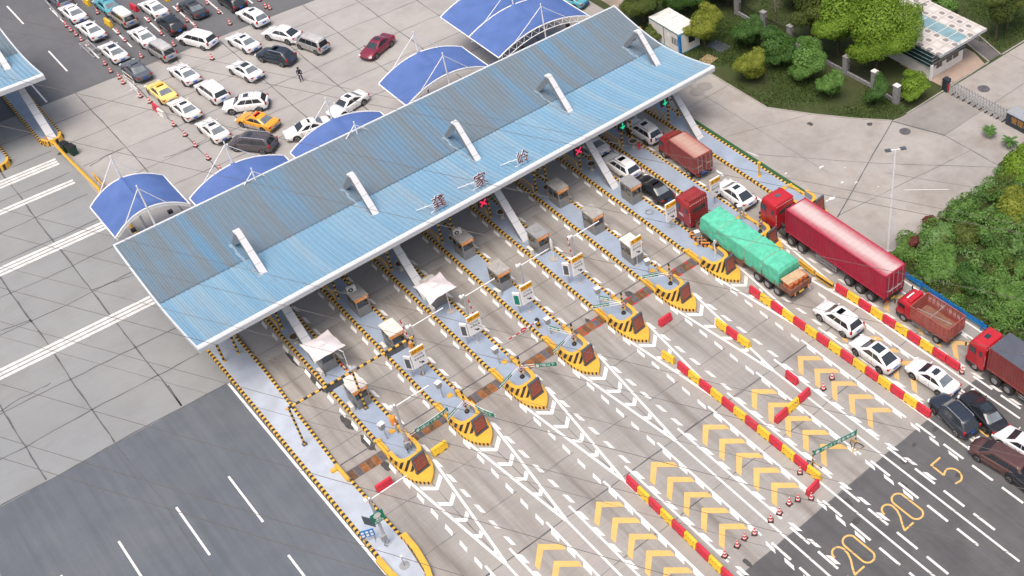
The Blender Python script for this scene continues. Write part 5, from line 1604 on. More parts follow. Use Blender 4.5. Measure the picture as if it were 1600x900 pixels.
def container(par, y0, y1, w, zb, zt, wall, top, name='container', doors=True, pale_tape=True):
    h = w / 2
    mb = MB()
    corrug(mb, -h, y1, -h, y0, zb + .12, zt - .10); corrug(mb, h, y0, h, y1, zb + .12, zt - .10); corrug(mb, h, y1, -h, y1, zb + .12, zt - .10)
    mb.box((0, (y0 + y1) / 2, (zb + zt) / 2), (w - .14, y1 - y0 - .14, zt - zb - .1))
    c = mb.build(name, wall, par, recalc=False)
    e = MB()
    for s in (-1, 1):
        e.box((s * (h - .03), (y0 + y1) / 2, zt - .06), (.11, y1 - y0, .13)); e.box((s * (h - .03), (y0 + y1) / 2, zb + .06), (.11, y1 - y0, .15))
        for y in (y0 + .03, y1 - .03): e.box((s * (h - .035), y, (zb + zt) / 2), (.13, .13, zt - zb))
    for y in (y0 + .04, y1 - .04): e.box((0, y, zt - .06), (w, .12, .13)); e.box((0, y, zb + .06), (w, .12, .14))
    e.build('corner_frame', wall, c)
    mb = MB()
    n = int((y1 - y0) / .6)
    for i in range(n):
        a, b = y0 + .1 + (y1 - y0 - .2) * i / n, y0 + .1 + (y1 - y0 - .2) * (i + 1) / n
        mb.box((0, (a + b) / 2, zt - .022), (w - .16, b - a - .10, .045)); 
    mb.box((0, (y0 + y1) / 2, zt - .035), (w - .16, y1 - y0 - .14, .03))
    mb.build('roof', top, par)
    if doors:
        for s in (-1, 1):
            d = MB(); d.box((s * w * .245, y0 - .015, (zb + zt) / 2), (w * .46, .05, zt - zb - .22)); dr = d.build('door', wall, c)
            b = MB()
            for xx in (.12, .36):
                b.tube((s * w * xx, y0 - .07, zb + .1), (s * w * xx, y0 - .07, zt - .1), .025, 6)
                b.box((s * w * xx + s * .08, y0 - .08, zb + .85), (.22, .04, .05))
            b.build('locking_bar', M['grey'], dr)
    return c

def lorry(name, label, x, y, rz=0):
    return thing(name, label, 'lorry', (x, y, .02), rz, 'lorries in the right-hand lanes')
# long red container lorry
t = lorry('container_lorry', 'articulated lorry with a bright red cab and a long crimson container dusty white on top', 57.02, 51.8, R(-.6))
container(t, -6.15, 6.15, 2.44, 1.32, 3.95, LR['crimson'], M['dusty_top'])
cab(t, 7.55, 9.75, 2.42, .62, 3.45, 'red', hatch=True)
mb = MB()
for s in (-.45, .45): mb.box((s, -.2, 1.17), (.14, 12.0, .28)); mb.box((s, 6.6, .85), (.2, 5.2, .25))
mb.box((0, -6.0, .75), (2.3, .12, .16)); mb.box((0, -6.1, 1.12), (2.4, .1, .2))
mb.build('chassis', LR['chassis'], t)
for y in (-4.55, -3.2, -1.85): 
    for s in (-1, 1): truck_wheel(t, s * 1.0, y, .52, .28, True)
for y in (4.15, 5.5):
    for s in (-1, 1): truck_wheel(t, s * 1.0, y, .52, .28, True)
for s in (-1, 1): truck_wheel(t, s * 1.04, 8.65, .52, .3)
mb = MB()
for s in (-1, 1):
    for z in (.55, .85, 1.05): mb.box((s * 1.14, 1.0, z), (.05, 2.6, .07))
    for y in (-.2, 1.0, 2.2): mb.box((s * 1.12, y, .8), (.05, .08, .6))
mb.build('side_guard', M['grey'], t)
mb = MB(); mb.tube((-1.05, 7.0, .75), (-1.05, 6.2, .75), .3, 12); mb.box((1.0, 6.8, .8), (.5, .9, .55)); mb.build('fuel_tank', LR['chassis'], t)
for s in (-1, 1): MB().box((s * .95, -6.2, .95), (.4, .05, .14)).build('tail_light', M['redlamp'], t)
MB().box((0, -6.08, .7), (.5, .04, .16)).build('number_plate', M['plate_yellow'], t)
MB().box((0, -6.22, 2.0), (1.6, .01, .12)).build('reflective_tape', M['white_dirty'], t)

# lorry with green tarpaulin
t = lorry('tarpaulin_lorry', 'articulated flatbed lorry with a green tarpaulin load and orange drums at the tail', 51.62, 58.0, R(0.4))
cab(t, 7.1, 9.3, 2.40, .62, 3.40, 'darkred', hatch=False, lettering_txt='货运')
fa = MB(); fa.loft([[(-1.1, 7.15, 3.1), (1.1, 7.15, 3.1), (1.1, 8.6, 3.1), (-1.1, 8.6, 3.1)], [(-1.0, 7.15, 3.62), (1.0, 7.15, 3.62), (.95, 7.7, 3.55), (-.95, 7.7, 3.55)]]); fa.build('wind_deflector', LR['darkred'], t, smooth=True)
MB().box((0, -.1, 1.15), (2.45, 12.4, .16)).build('bed', LR['bed'], t)
mb = MB()
for s in (-1, 1):
    mb.box((s * 1.21, -.1, 1.46), (.07, 12.4, .48))
mb.box((0, -6.28, 1.50), (2.48, .08, .56)); mb.box((0, 6.1, 1.5), (2.48, .08, .56))
b_ = mb.build('side_board', LR['bed'], t)
mb = MB()
for i in range(12): mb.box((-1.1 + .2 * i, -6.33, 1.52), (.10, .02, .24))
for s in (-1, 1):
    for i in range(9): mb.box((s * 1.25, -5.6 + 1.38 * i, 1.46), (.03, .10, .5))
mb.build('stanchion', LR['bed'], b_)
# tarpaulin: a lumpy draped cover
r = random.Random(3)
NX, NY = 22, 120
pr = [(-1.27, .0), (-1.31, .25), (-1.31, .5), (-1.29, .75), (-1.27, 1.0), (-1.25, 1.25), (-1.22, 1.48), (-1.16, 1.58), (-1.0, 1.62), (-.6, 1.65), (-.2, 1.66)]
pr = pr + [(-x, z) for x, z in pr[::-1]]
rows = []
from mathutils import noise as mnoise
for j in range(NY + 1):
    y = -4.75 + 10.3 * j / NY
    seg = [1.0, .96, 1.03, 1.0, 1.04, .97, 1.05][int(6.99 * j / (NY + 1))]
    row = []
    for i, (x, z) in enumerate(pr):
        e = 1.0
        if j < 2: e = .82 + .09 * j
        if j > NY - 2: e = .86 + .07 * (NY - j)
        nz = mnoise.noise(Vector((x * 1.3, y * 1.1, 3.0))) * .07 + mnoise.noise(Vector((x * 3.2, y * 2.6, z * 2 + 9.0))) * .07 + abs(mnoise.noise(Vector((x * 5, y * 6.5, z * 5)))) * .05
        cin = 1 - .06 * math.exp(-((y + 2.6) / .12) ** 2) - .06 * math.exp(-((y + .3) / .12) ** 2) - .05 * math.exp(-((y - 3.2) / .15) ** 2)
        zz = 1.30 + (z * e * (.5 + .5 * seg) if z > .4 else z - .12 * (1 + math.sin(y * 4 + x)) * .6) * (cin if z > 1 else 1)
        row.append((x * (1.0 - (.0 if z < 1 else .02)) * cin + nz * .8 * (1 if z < 1.4 else .2), y + (0 if 1 < j < NY - 1 else 0), zz + nz * (1.0 if z > .9 else .2)))
    rows.append(row)
mb = MB(); mb.loft(rows, closed=False, caps=True)
tp = mb.build('tarpaulin', LR['tarp'], t, smooth=True, angle=16)
mb = MB()
for yy in (-2.6, -.3, 3.2):
    j = int((yy + 4.75) / 10.3 * NY)
    mb = MB(); mb.path([(x * 1.01, y, z + .012) for x, y, z in rows[j]], .022, 5); mb.build('lashing_rope', LR['rope'], tp)
pass
for i, x in enumerate((-.85, -.3, .28, .84)):
    for yy in (-5.35, -5.9) if i != 3 else (-5.35, -5.88):
        mb = MB(); mb.lathe([(.27, 1.23), (.28, 1.26), (.27, 1.5), (.285, 1.53), (.27, 1.56), (.27, 1.80), (.28, 1.83), (.28, 2.08), (.25, 2.10), (.01, 2.09)], 14, c=(x, yy + (.0 if i % 2 else .06), 0))
        d = mb.build('orange_oil_drum', LR['drum'], None, smooth=True)
        d.location = (51.62, 58.0, .02)
        tag(d, 'orange drum standing at the open tail of the green tarpaulin lorry', 'drum', 'orange drums on the lorry tail')
pl = MB(); pl.box((-.12, -5.45, 2.15), (2.05, 1.0, .05), rz=-.06); d = pl.build('plywood_sheet', LR['ply']); d.location = (51.62, 58.0, .02)
tag(d, 'plywood sheet lying on the orange drums', 'plywood sheet')
mb = MB()
for s in (-.45, .45): mb.box((s, .6, .95), (.16, 13.2, .28))
mb.box((0, -6.1, .7), (2.2, .1, .16)); mb.build('chassis', LR['chassis'], t)
for y in (-4.55, -3.3, -2.05):
    for s in (-1, 1): truck_wheel(t, s * 1.0, y, .52, .28, True)
for y in (3.75, 5.05):
    for s in (-1, 1): truck_wheel(t, s * 1.0, y, .52, .28, True)
for s in (-1, 1): truck_wheel(t, s * 1.04, 8.25, .52, .3); MB().box((s * .8, -6.36, 1.05), (.12, .05, .36)).build('tail_light', M['orange'], t)
MB().box((0, -6.36, 1.0), (.55, .04, .2)).build('number_plate', M['plate_yellow'], t)
MB().box((-1.05, 1.2, .75), (.35, 2.6, .5)).build('side_box', LR['bed'], t)

# red box lorry near the canopy
t = lorry('box_lorry', 'small maroon box lorry with a dusty ribbed roof under the last pillar', 56.78, 72.45, R(-2))
container(t, -2.15, 2.1, 2.08, .92, 2.92, LR['oxide'], M['dusty_box_top'])
cab(t, 2.35, 3.95, 2.0, .55, 2.45, 'darkred', sleeper=False, hatch=False)
sp_ = MB(); sp_.loft([[(-.95, 2.35, 2.35), (.95, 2.35, 2.35), (.95, 3.3, 2.35), (-.95, 3.3, 2.35)], [(-.85, 2.3, 2.85), (.85, 2.3, 2.85), (.8, 2.5, 2.8), (-.8, 2.5, 2.8)]]); sp_.build('wind_deflector', LR['darkred'], t, smooth=True)
mb = MB(); mb.box((0, .5, .75), (.9, 5.4, .25)); mb.box((0, -2.12, .55), (1.9, .1, .14)); mb.build('chassis', LR['chassis'], t)
for s in (-1, 1):
    truck_wheel(t, s * .86, -1.0, .42, .24, True); truck_wheel(t, s * .90, 3.1, .42, .26)
    MB().box((s * .8, -2.2, .75), (.3, .05, .12)).build('tail_light', M['redlamp'], t)
MB().box((-.1, -2.2, .82), (.48, .04, .16)).build('number_plate', M['plate_blue'], t)
for s in (-1, 1): MB().box((s * .55, -2.19, 1.75), (.3, .02, .12)).build('reflector', M['orange'], t)

# open stake-bed lorry
t = lorry('stake_lorry', 'empty red stake-sided lorry with an open bed beside the blue guard rail', 57.05, 41.2, R(1.5))
MB().box((0, -.35, 1.0), (2.3, 4.0, .12)).build('bed', LR['bed'], t)
def stake_side(x0, y0, x1, y1, nm_):
    mb = MB()
    d = Vector((x1 - x0, y1 - y0, 0)); L = d.length; tt = d.normalized()
    a = math.atan2(tt.y, tt.x)
    def bar(u0, u1, z0, z1, th=.05):
        c = Vector((x0, y0, 0)) + tt * ((u0 + u1) / 2)
        mb.box((c.x, c.y, (z0 + z1) / 2), (u1 - u0, th, z1 - z0), rz=a)
    bar(0, L, 1.05, 1.55)
    for i in range(7): bar(0, L, 1.62 + .12 * i, 1.67 + .12 * i, .035)
    n = max(3, int(L / .42))
    for i in range(n + 1):
        u = L * i / n
        bar(max(0, u - .03), min(L, u + .03), 1.0, 2.42, .08)
    bar(0, L, 2.38, 2.46, .08)
    for u in (L * .5,): bar(u - .07, u + .07, 1.0, 2.52, .11)
    return mb.build(nm_, LR['stake'], t)
stake_side(-1.15, -2.35, -1.15, 1.65, 'side_gate'); stake_side(1.15, -2.35, 1.15, 1.65, 'side_gate'); stake_side(-1.15, -2.35, 1.15, -2.35, 'tail_gate')
MB().box((0, 1.68, 1.75), (2.3, .07, 1.5)).build('head_board', LR['stake'], t)
mb = MB(); mb.tube((-1.1, -.35, 2.44), (1.1, -.35, 2.44), .03, 6); mb.tube((-.9, 1.2, 2.35), (-.2, -2.0, 2.2), .03, 6); mb.build('cross_bar', M['grey'], t)
cab(t, 1.8, 3.35, 2.0, .55, 2.35, 'red', sleeper=False, hatch=False)
sp_ = MB(); sp_.box((0, 2.15, 2.46), (1.7, .5, .16), rz=0, ch=.05); sp_.build('roof_fairing', LR['red'], t); MB().box((-.2, 2.5, 2.5), (.9, .12, .06)).build('light_bar', M['white'], t)
mb = MB(); mb.box((0, .5, .75), (.8, 5.4, .24)); mb.box((0, -2.3, .6), (2.0, .08, .12)); mb.build('chassis', LR['chassis'], t)
for s in (-1, 1): truck_wheel(t, s * .88, -1.2, .42, .24, True); truck_wheel(t, s * .92, 2.45, .42, .26)
mb = MB()
for s in (-1, 1):
    for z in (.55, .75): mb.box((s * 1.05, .55, z), (.04, 1.8, .06))
mb.build('side_guard', M['grey'], t)

# container lorry at the right edge
t = lorry('container_lorry', 'container lorry with a red cab and dark sheet on top, cut by the right edge', 56.95, 28.4, R(-1))
container(t, -6.1, 6.1, 2.46, 1.25, 3.70, LR['oxide'], LR['slate'])
MB().box((0, 0, 3.72), (2.5, 12.2, .06), ch=.02).build('roof_sheet', LR['slate'], t)
MB().box((.5, 2.2, 3.76), (.25, 3.4, .012), rz=.12).build('dust_streak', LR['slate'] if False else M['grey'], t)
cab(t, 6.5, 8.35, 2.40, .60, 3.25, 'red', hatch='glass')
mb = MB()
for s in (-.45, .45): mb.box((s, .8, 1.05), (.15, 13.6, .28))
mb.build('chassis', LR['chassis'], t)
for y in (-4.4, -3.1, 3.9, 5.2):
    for s in (-1, 1): truck_wheel(t, s * 1.0, y, .52, .28, True)
for s in (-1, 1): truck_wheel(t, s * 1.04, 7.4, .52, .3)
mb = MB()
for s in (-1, 1):
    for z in (.6, .85): mb.box((s * 1.15, 1.2, z), (.04, 3.2, .07))
mb.build('side_guard', M['grey'], t)

# ------------------------------------------------------------------ water-filled barriers, cones, rails
def barrier_mesh():
    mb = MB()
    L = 1.30
    prof = [(-.22, .0), (-.22, .16), (-.17, .24), (-.13, .70), (-.10, .76), (.10, .76), (.13, .70), (.17, .24), (.22, .16), (.22, .0)]
    mb.loft([[(-L / 2 + e, y * k, z * k2) for y, z in prof] for e, k, k2 in ((0, .9, .97), (.04, 1, 1))] + [[(L / 2 - e, y * k, z * k2) for y, z in prof] for e, k, k2 in ((.04, 1, 1), (0, .9, .97))])
    return mb.mesh('barrier', M['bar_red'], smooth=True, angle=30)
BM = barrier_mesh()
sl = MB()
for x in (-.34, .34): sl.box((x, 0, .09), (.26, .452, .10))
for x in (-.42, -.14, .14, .42): sl.tube((x, -.128, .62), (x, -.155, .6), .04, 8); sl.tube((x, .128, .62), (x, .155, .6), .04, 8)
SM = sl.mesh('slot', M['dark_trim'])
WB = {'r': M['bar_red'], 'y': M['bar_yel'], 'w': M['white_dirty']}
def barrier(x, y, rz, c, label, group):
    o = link('water_barrier', BM)
    o.location = (x, y, .02); o.rotation_euler = (0, 0, rz + rnd.uniform(-.02, .02))
    o.material_slots[0].link = 'OBJECT'; o.material_slots[0].material = WB[c]
    tag(o, label, 'barrier', group)
    link('fork_slot', SM, o)
    return o
WORD = ['first', 'second', 'third', 'fourth', 'fifth', 'sixth', 'seventh', 'eighth', 'ninth', 'tenth', 'eleventh', 'twelfth', 'thirteenth', 'fourteenth', 'fifteenth', 'sixteenth']
CN = {'r': 'red', 'y': 'yellow', 'w': 'dirty white'}
def row(x0, y0, x1, y1, seq, where, group):
    n = len(seq); cnt = {}
    for i, c in enumerate(seq):
        f = (i + .5) / n
        cnt[c] = cnt.get(c, 0) + 1
        barrier(x0 + (x1 - x0) * f, y0 + (y1 - y0) * f, math.atan2(y1 - y0, x1 - x0), c, f'{WORD[cnt[c] - 1]} {CN[c]} barrier from the toll end, {where}', group)
row(49.05, 55.5, 49.55, 35.0, 'ryryryryryryryr', 'in the row left of the waiting white cars', 'barriers left of the waiting white cars')
row(38.75, 53.05, 38.95, 36.75, 'ryryryryryry', 'in the row ending at the green lettered frame', 'barriers down to the green lettered frame')
row(38.55, 54.85, 38.75, 53.55, 'y', 'alone ahead of the row to the green frame', 'single barriers on the lanes')
row(28.55, 46.9, 28.35, 33.3, 'ryryryryry', 'in the row meeting the bottom edge', 'barriers reaching the bottom edge')
row(54.7, 50.4, 55.05, 36.6, 'ryryryryrr', 'in the row beside the stake lorry', 'barriers beside the stake lorry')
row(44.25, 54.55, 44.4, 50.5, 'yry', 'among three on a white taper', 'three barriers on the taper')
row(40.35, 43.15, 44.5, 43.5, 'ryr', 'among three set across a lane', 'three barriers set across a lane')
for a in ((44.42, 45.45, PI / 2, 'r', 'single red barrier near the three set across a lane'), (41.25, 57.75, .02, 'r', 'lone red barrier standing across the lane in front of two yellow noses'), (15.15, 59.1, .04, 'r', 'red barrier closing the lane nearest the dark asphalt'), (19.95, 59.2, .05, 'y', 'yellow barrier closing a lane beside the boom pole island'), (37.9, 36.55, .1, 'r', 'red barrier lying across the foot of the long row by the green frame'),
          (25.85, 140.1, -1.45, 'y', 'yellow barrier beside the silver minivan in the queue'), (25.85, 146.7, -1.5, 'y', 'yellow barrier at the top edge left of the teal saloon'), (29.35, 141.4, -1.4, 'r', 'red barrier between the silver minivan and a white saloon at the top'), (33.0, 141.2, -1.5, 'y', 'yellow barrier at the top edge left of the charcoal saloon'), (22.85, 119.2, -1.5, 'r', 'faded red barrier in the floor cone line'), (22.85, 117.9, -1.5, 'w', 'dirty white barrier in the floor cone line')):
    barrier(*a, 'single barriers on the lanes')
tag(barrier(68.6, 95.6, .3, 'y', 'yellow block behind the canopy roof by the white cabin, the farther one', 'yellow blocks by the white cabin'), 'yellow block behind the canopy roof by the white cabin, the farther one', 'barrier')
barrier(68.2, 93.2, 1.2, 'y', 'yellow block behind the canopy roof by the white cabin, the nearer one', 'yellow blocks by the white cabin')

cb = MB(); cb.box((0, 0, .03), (.44, .44, .06), ch=.02); cb.lathe([(.19, .06), (.19, .085), (.15, .1)], 12)
CB = cb.mesh('cone_base', M['rubber'])
cc = MB(); cc.lathe([(.165, .08), (.045, .76), (.03, .78), (.005, .79)], 14)
CC = cc.mesh('cone_body', M['cone'], smooth=True, angle=50)
def cone(p, label, group, dark=False):
    o = link('traffic_cone', CB)
    o.location = (p[0], p[1], .02); o.rotation_euler = (0, 0, rnd.uniform(0, 1.5))
    tag(o, label, 'traffic cone', group)
    c = link('cone_body', CC, o)
    return o
def cones(pts, where, group):
    for i, p in enumerate(pts):
        cone(p, f'{WORD[i]} cone from the top of {where}', group)
cones([(22.2, 143.2), (22.2, 141.8), (22.3, 140.4), (22.3, 138.8), (22.5, 137.2)], 'the cone cluster beside the wire cage', 'cones in the queue area')
cones([(22.3, 131.9), (22.2, 130.0), (22.4, 128.1), (22.3, 126.8), (22.6, 122.9), (22.9, 121.2), (23.0, 115.3), (23.1, 112.8), (23.1, 110.3), (23.1, 107.3), (23.2, 104.7)], 'the long cone line beside the yellow taxi', 'cones in the queue area')
cones([(25.9, 143.6), (25.9, 137.4), (25.8, 135.2), (25.8, 130.6)], 'the cone line left of the silver minivans', 'cones in the queue area')
cones([(29.5, 137.6), (29.4, 133.8), (29.4, 130.4)], 'the cone line left of the black estate car', 'cones in the queue area')
cones([(32.9, 137.5), (32.7, 134.5), (32.8, 132.4)], 'the cone line left of the charcoal saloon', 'cones in the queue area')
cones([(36.1, 136.7), (36.2, 133.7), (36.0, 130.4)], 'the cone line by the asphalt corner', 'cones in the queue area')
cones([(40.9, 133.1), (40.7, 131.0), (40.9, 130.4)], 'the three loose cones right of the white hatchback', 'cones in the queue area')
cone((31.3, 124.7), 'single cone left of the white saloon in the middle of the concrete', 'cones in the queue area')
cl = [(29.4, 36.9), (30.6, 36.9), (31.4, 37.0), (32.2, 36.8), (33.8, 36.8), (34.7, 36.8), (35.8, 36.9), (36.5, 36.7), (37.3, 36.1)]
for i, p in enumerate(cl):
    cone(p, f'{WORD[i]} cone from the lower barrier row in the line across the asphalt edge', 'cones along the asphalt edge')
cone((38.35, 38.35), 'cone leaning on the end of the barrier row by the green frame', 'cones along the asphalt edge')
cone((45.6, 43.0), 'small cone on a yellow chevron, the lower of the pair', 'cones on the chevrons'); cone((46.9, 43.3), 'small cone on a yellow chevron, the upper of the pair', 'cones on the chevrons')
cone((55.0, 36.3), 'cone at the end of the barrier row beside the container lorry cab', 'cones along the asphalt edge')

def rail_beam(name, label, pts, z, col, posts=True, h=.30, cap=None, cat='guard rail', double=False, off=0.0):
    s = thing(name, label, cat, (pts[0][0], pts[0][1], 0))
    o = Vector((pts[0][0], pts[0][1], 0))
    P_ = [Vector((p[0], p[1], 0)) - o for p in pts]
    d = (P_[-1] - P_[0]).normalized(); nrm = Vector((-d.y, d.x, 0))
    prof = [(-.02, -h / 2), (.06, -h / 2 + .06), (-.01, 0), (.06, h / 2 - .06), (-.02, h / 2), (-.05, h / 2), (.02, h / 2 - .06), (-.05, 0), (.02, -h / 2 + .06), (-.05, -h / 2)]
    for sgn in ((1, -1) if double else (1,)):
        mb = MB(); mb.loft([[p + nrm * (sgn * (a + .06)) + Vector((0, 0, z + b)) for a, b in prof] for p in P_]); mb.build('beam', M[col], s)
    L = (P_[-1] - P_[0]).length
    n = max(2, int(L / 2.2))
    for i in range(n):
        u = L * (i + .5) / n
        c = P_[0] + d * u
        mb = MB(); mb.tube(c + Vector((0, 0, .0)), c + Vector((0, 0, z + h / 2 + (.1 if cap else .02))), .06, 8); po = mb.build('post', M[col], s)
        if cap: MB().lathe([(.09, 0), (.10, .06), (.06, .12), (.01, .13)], 10, c=tuple(c + Vector((0, 0, z + h / 2 + .1)))).build('post_cap', M[col], po)
    return s
rail_beam('guard_rail', 'bright blue guard rail between the lane and the shrubs', [(59.95, 48.5), (59.9, 37.0), (59.8, 28)], .68, 'rail_blue', cap=True, h=.5)
rail_beam('guard_rail', 'long yellow double guard rail leading from the far island to the corner blue canopy', [(12.85, 120.4), (12.95, 116.5), (13.3, 109.0)], .6, 'yellow', double=True)
rail_beam('guard_rail', 'yellow guard rail continuing under the corner blue canopy', [(13.2, 109.0), (13.4, 96.5)], .6, 'yellow', double=True)
rail_beam('guard_rail', 'short yellow rail stub beside the long yellow double guard rail', [(13.75, 112.2), (13.75, 109.6)], .6, 'yellow')
rail_beam('guard_rail', 'yellow rail with a black band just behind the flatbed tail', [(54.45, 52.6), (54.5, 50.55)], .42, 'yellow', h=.6, double=True)
rail_beam('guard_rail', 'yellow rail half hidden beside the orange drums', [(54.6, 54.9), (54.5, 52.9)], .42, 'yellow', h=.6, double=True)
rail_beam('guard_rail', 'pale steel rail on yellow feet beside the uppermost white saloon', [(22.4, 152), (22.2, 144.4)], .5, 'steel')
cbk = tag(MB().box((0, 0, .43), (.30, 2.0, .10)).build('black_rail_band', M['black']), 'black band across the yellow rail behind the flatbed tail', 'band')
cbk.location = (54.48, 51.55, 0)
# bins, wire cage, leaning barricades
for i, (x, y) in enumerate(((13.45, 118.6), (13.75, 117.6))):
    b = thing('litter_bin', 'dark green bin beside the far island tip, ' + ('the upper one' if i == 0 else 'the lower one'), 'bin', (x, y, .02), .2, 'dark green bins')
    mb = MB(); mb.loft([[(-.28, -.34, 0), (.28, -.34, 0), (.28, .34, 0), (-.28, .34, 0)], [(-.36, -.42, .95), (.36, -.42, .95), (.36, .42, .95), (-.36, .42, .95)]]); mb.build('bin_body', pm('bin_green_%d' % i, (.012, .06, .035), .5), b)
    MB().box((0, .03, 1.0), (.78, .92, .08), ch=.03).build('lid', M['black'], b)
s = thing('wire_cage', 'grey wire mesh frame lying at the end of the cone cluster', 'mesh frame', (22.2, 135.4, .02), R(6))
mb = MB()
for x in (-.5, .5): mb.tube((x, -1.4, .3), (x, 1.4, .9), .035, 6); mb.tube((x, -1.4, .0), (x, -1.4, .35), .03, 6); mb.tube((x, 1.4, 0), (x, 1.4, .95), .03, 6)
for y, z in ((-1.4, .3), (1.4, .9), (-.3, .53)): mb.tube((-.5, y, z), (.5, y, z), .035, 6)
mb.build('frame', M['steel'], s)
mb = MB()
for i in range(11): mb.tube((-.5 + .1 * i, -.3, .53), (-.5 + .1 * i, 1.4, .9), .012, 4)
for i in range(12): mb.tube((-.5, -.3 + .155 * i, .53 + .034 * i), (.5, -.3 + .155 * i, .53 + .034 * i), .012, 4)
mb.build('mesh_infill', M['grey'], s)
def barricade(x, y, rz, label, panel):
    s = thing('barricade', label, 'barricade', (x, y, .02), rz, 'thin folding barricades')
    mb = MB()
    mb.path([(-1.1, 0, .1), (-1.1, 0, 1.0), (1.1, 0, 1.0), (1.1, 0, .1)], .03, 6); mb.tube((-1.1, 0, .4), (1.1, 0, .4), .025, 6)
    for sx in (-.8, .8): mb.tube((sx, -.35, .02), (sx, .35, .02), .03, 6); mb.tube((sx, 0, .02), (sx, 0, .4), .03, 6)
    mb.build('frame', M['white'], s)
    MB().box((0, 0, .75), (1.9, .03, .34)).build('panel', panel, s)
    return s
barricade(22.95, 126.6, R(95), 'thin barricade with a rusty panel beside the grey saloon', M['rust'])
barricade(22.55, 124.2, R(93), 'thin white barricade beside the pale yellow taxi', M['white'])
# free-standing green lettered frame
s = thing('overhead_lane_board', 'green lettered board on two banded posts across a lane', 'sign', (41.35, 37.65, .02), R(-13))
for x in (-1.95, 1.95):
    MB().tube((x, 0, 0), (x, 0, 1.95), .05, 8).build('post', M['pole_band'], s)
    mb = MB()
    for e in ((.0, .75), (.55, -.45), (-.55, -.45)): mb.tube((x, 0, .62), (x + e[0], e[1], .03), .03, 6)
    mb.path([(x, .75, .05), (x + .55, -.45, .05), (x - .55, -.45, .05), (x, .75, .05)], .03, 6)
    mb.build('tripod', M['beam_band'], s)
pn = MB().box((0, -.05, 1.68), (3.9, .05, .50)).build('green_panel', M['green'], s)
lettering(GREEN_TXT, .40, M['white'], pn, Matrix.Translation((.25, -.085, 1.66)) @ UP, 'lettering', .004)
mb = MB(); mb.tube((-1.6, -.078, 1.68), (-1.6, -.09, 1.68), .18, 18); mb.build('round_symbol', M['white_dirty'], pn)
# ------------------------------------------------------------------ overhead cables
dv = Vector((-6500 - PPX, -1269 - PPY, 0))
wdir = (_F + _RT * (dv.x / FPX) + _DN * (dv.y / FPX)); wdir.z = 0; wdir.normalize()
CW = pm('cable', (.13, .115, .105), .7)
for i, (px, py, r, lab) in enumerate([(400, 127, .022, 'crossing the queue and the upper toll roof'), (400, 287, .022, 'crossing the long cone line and the roof letters'), (210, 378, .02, 'crossing the corner blue canopy'), (203, 417, .02, 'crossing the roof below the corner pillar'), (143, 453, .016, 'just above the middle road stripes'), (293, 527, .024, 'reaching the lower roof corner'), (200, 557, .02, 'crossing the lower road stripes'), (233, 590, .014, 'below the lower road stripes'), (150, 643, .022, 'crossing the end of the grey concrete'), (200, 743, .022, 'crossing the dark asphalt dashes, upper'), (200, 776, .022, 'crossing the dark asphalt dashes, lower'), (1500, 447, .022, 'over the shrubs at the right edge'), (1400, 312, .018, 'crossing the lamp post')]):
    g = G(px, py, 21.0)
    c = Vector((g[0], g[1], 0))
    mb = MB()
    L = 150
    pts = [wdir * (u * L) + Vector((0, 0, 21.0 + 1.6 * (u * u))) for u in np.linspace(-1, 1, 41)]
    mb.path(pts, r * .72, 5)
    o = mb.build('overhead_cable', CW); o.location = (c.x, c.y, 0)
    tag(o, 'thin dark overhead cable ' + lab, 'cable', 'overhead cables')
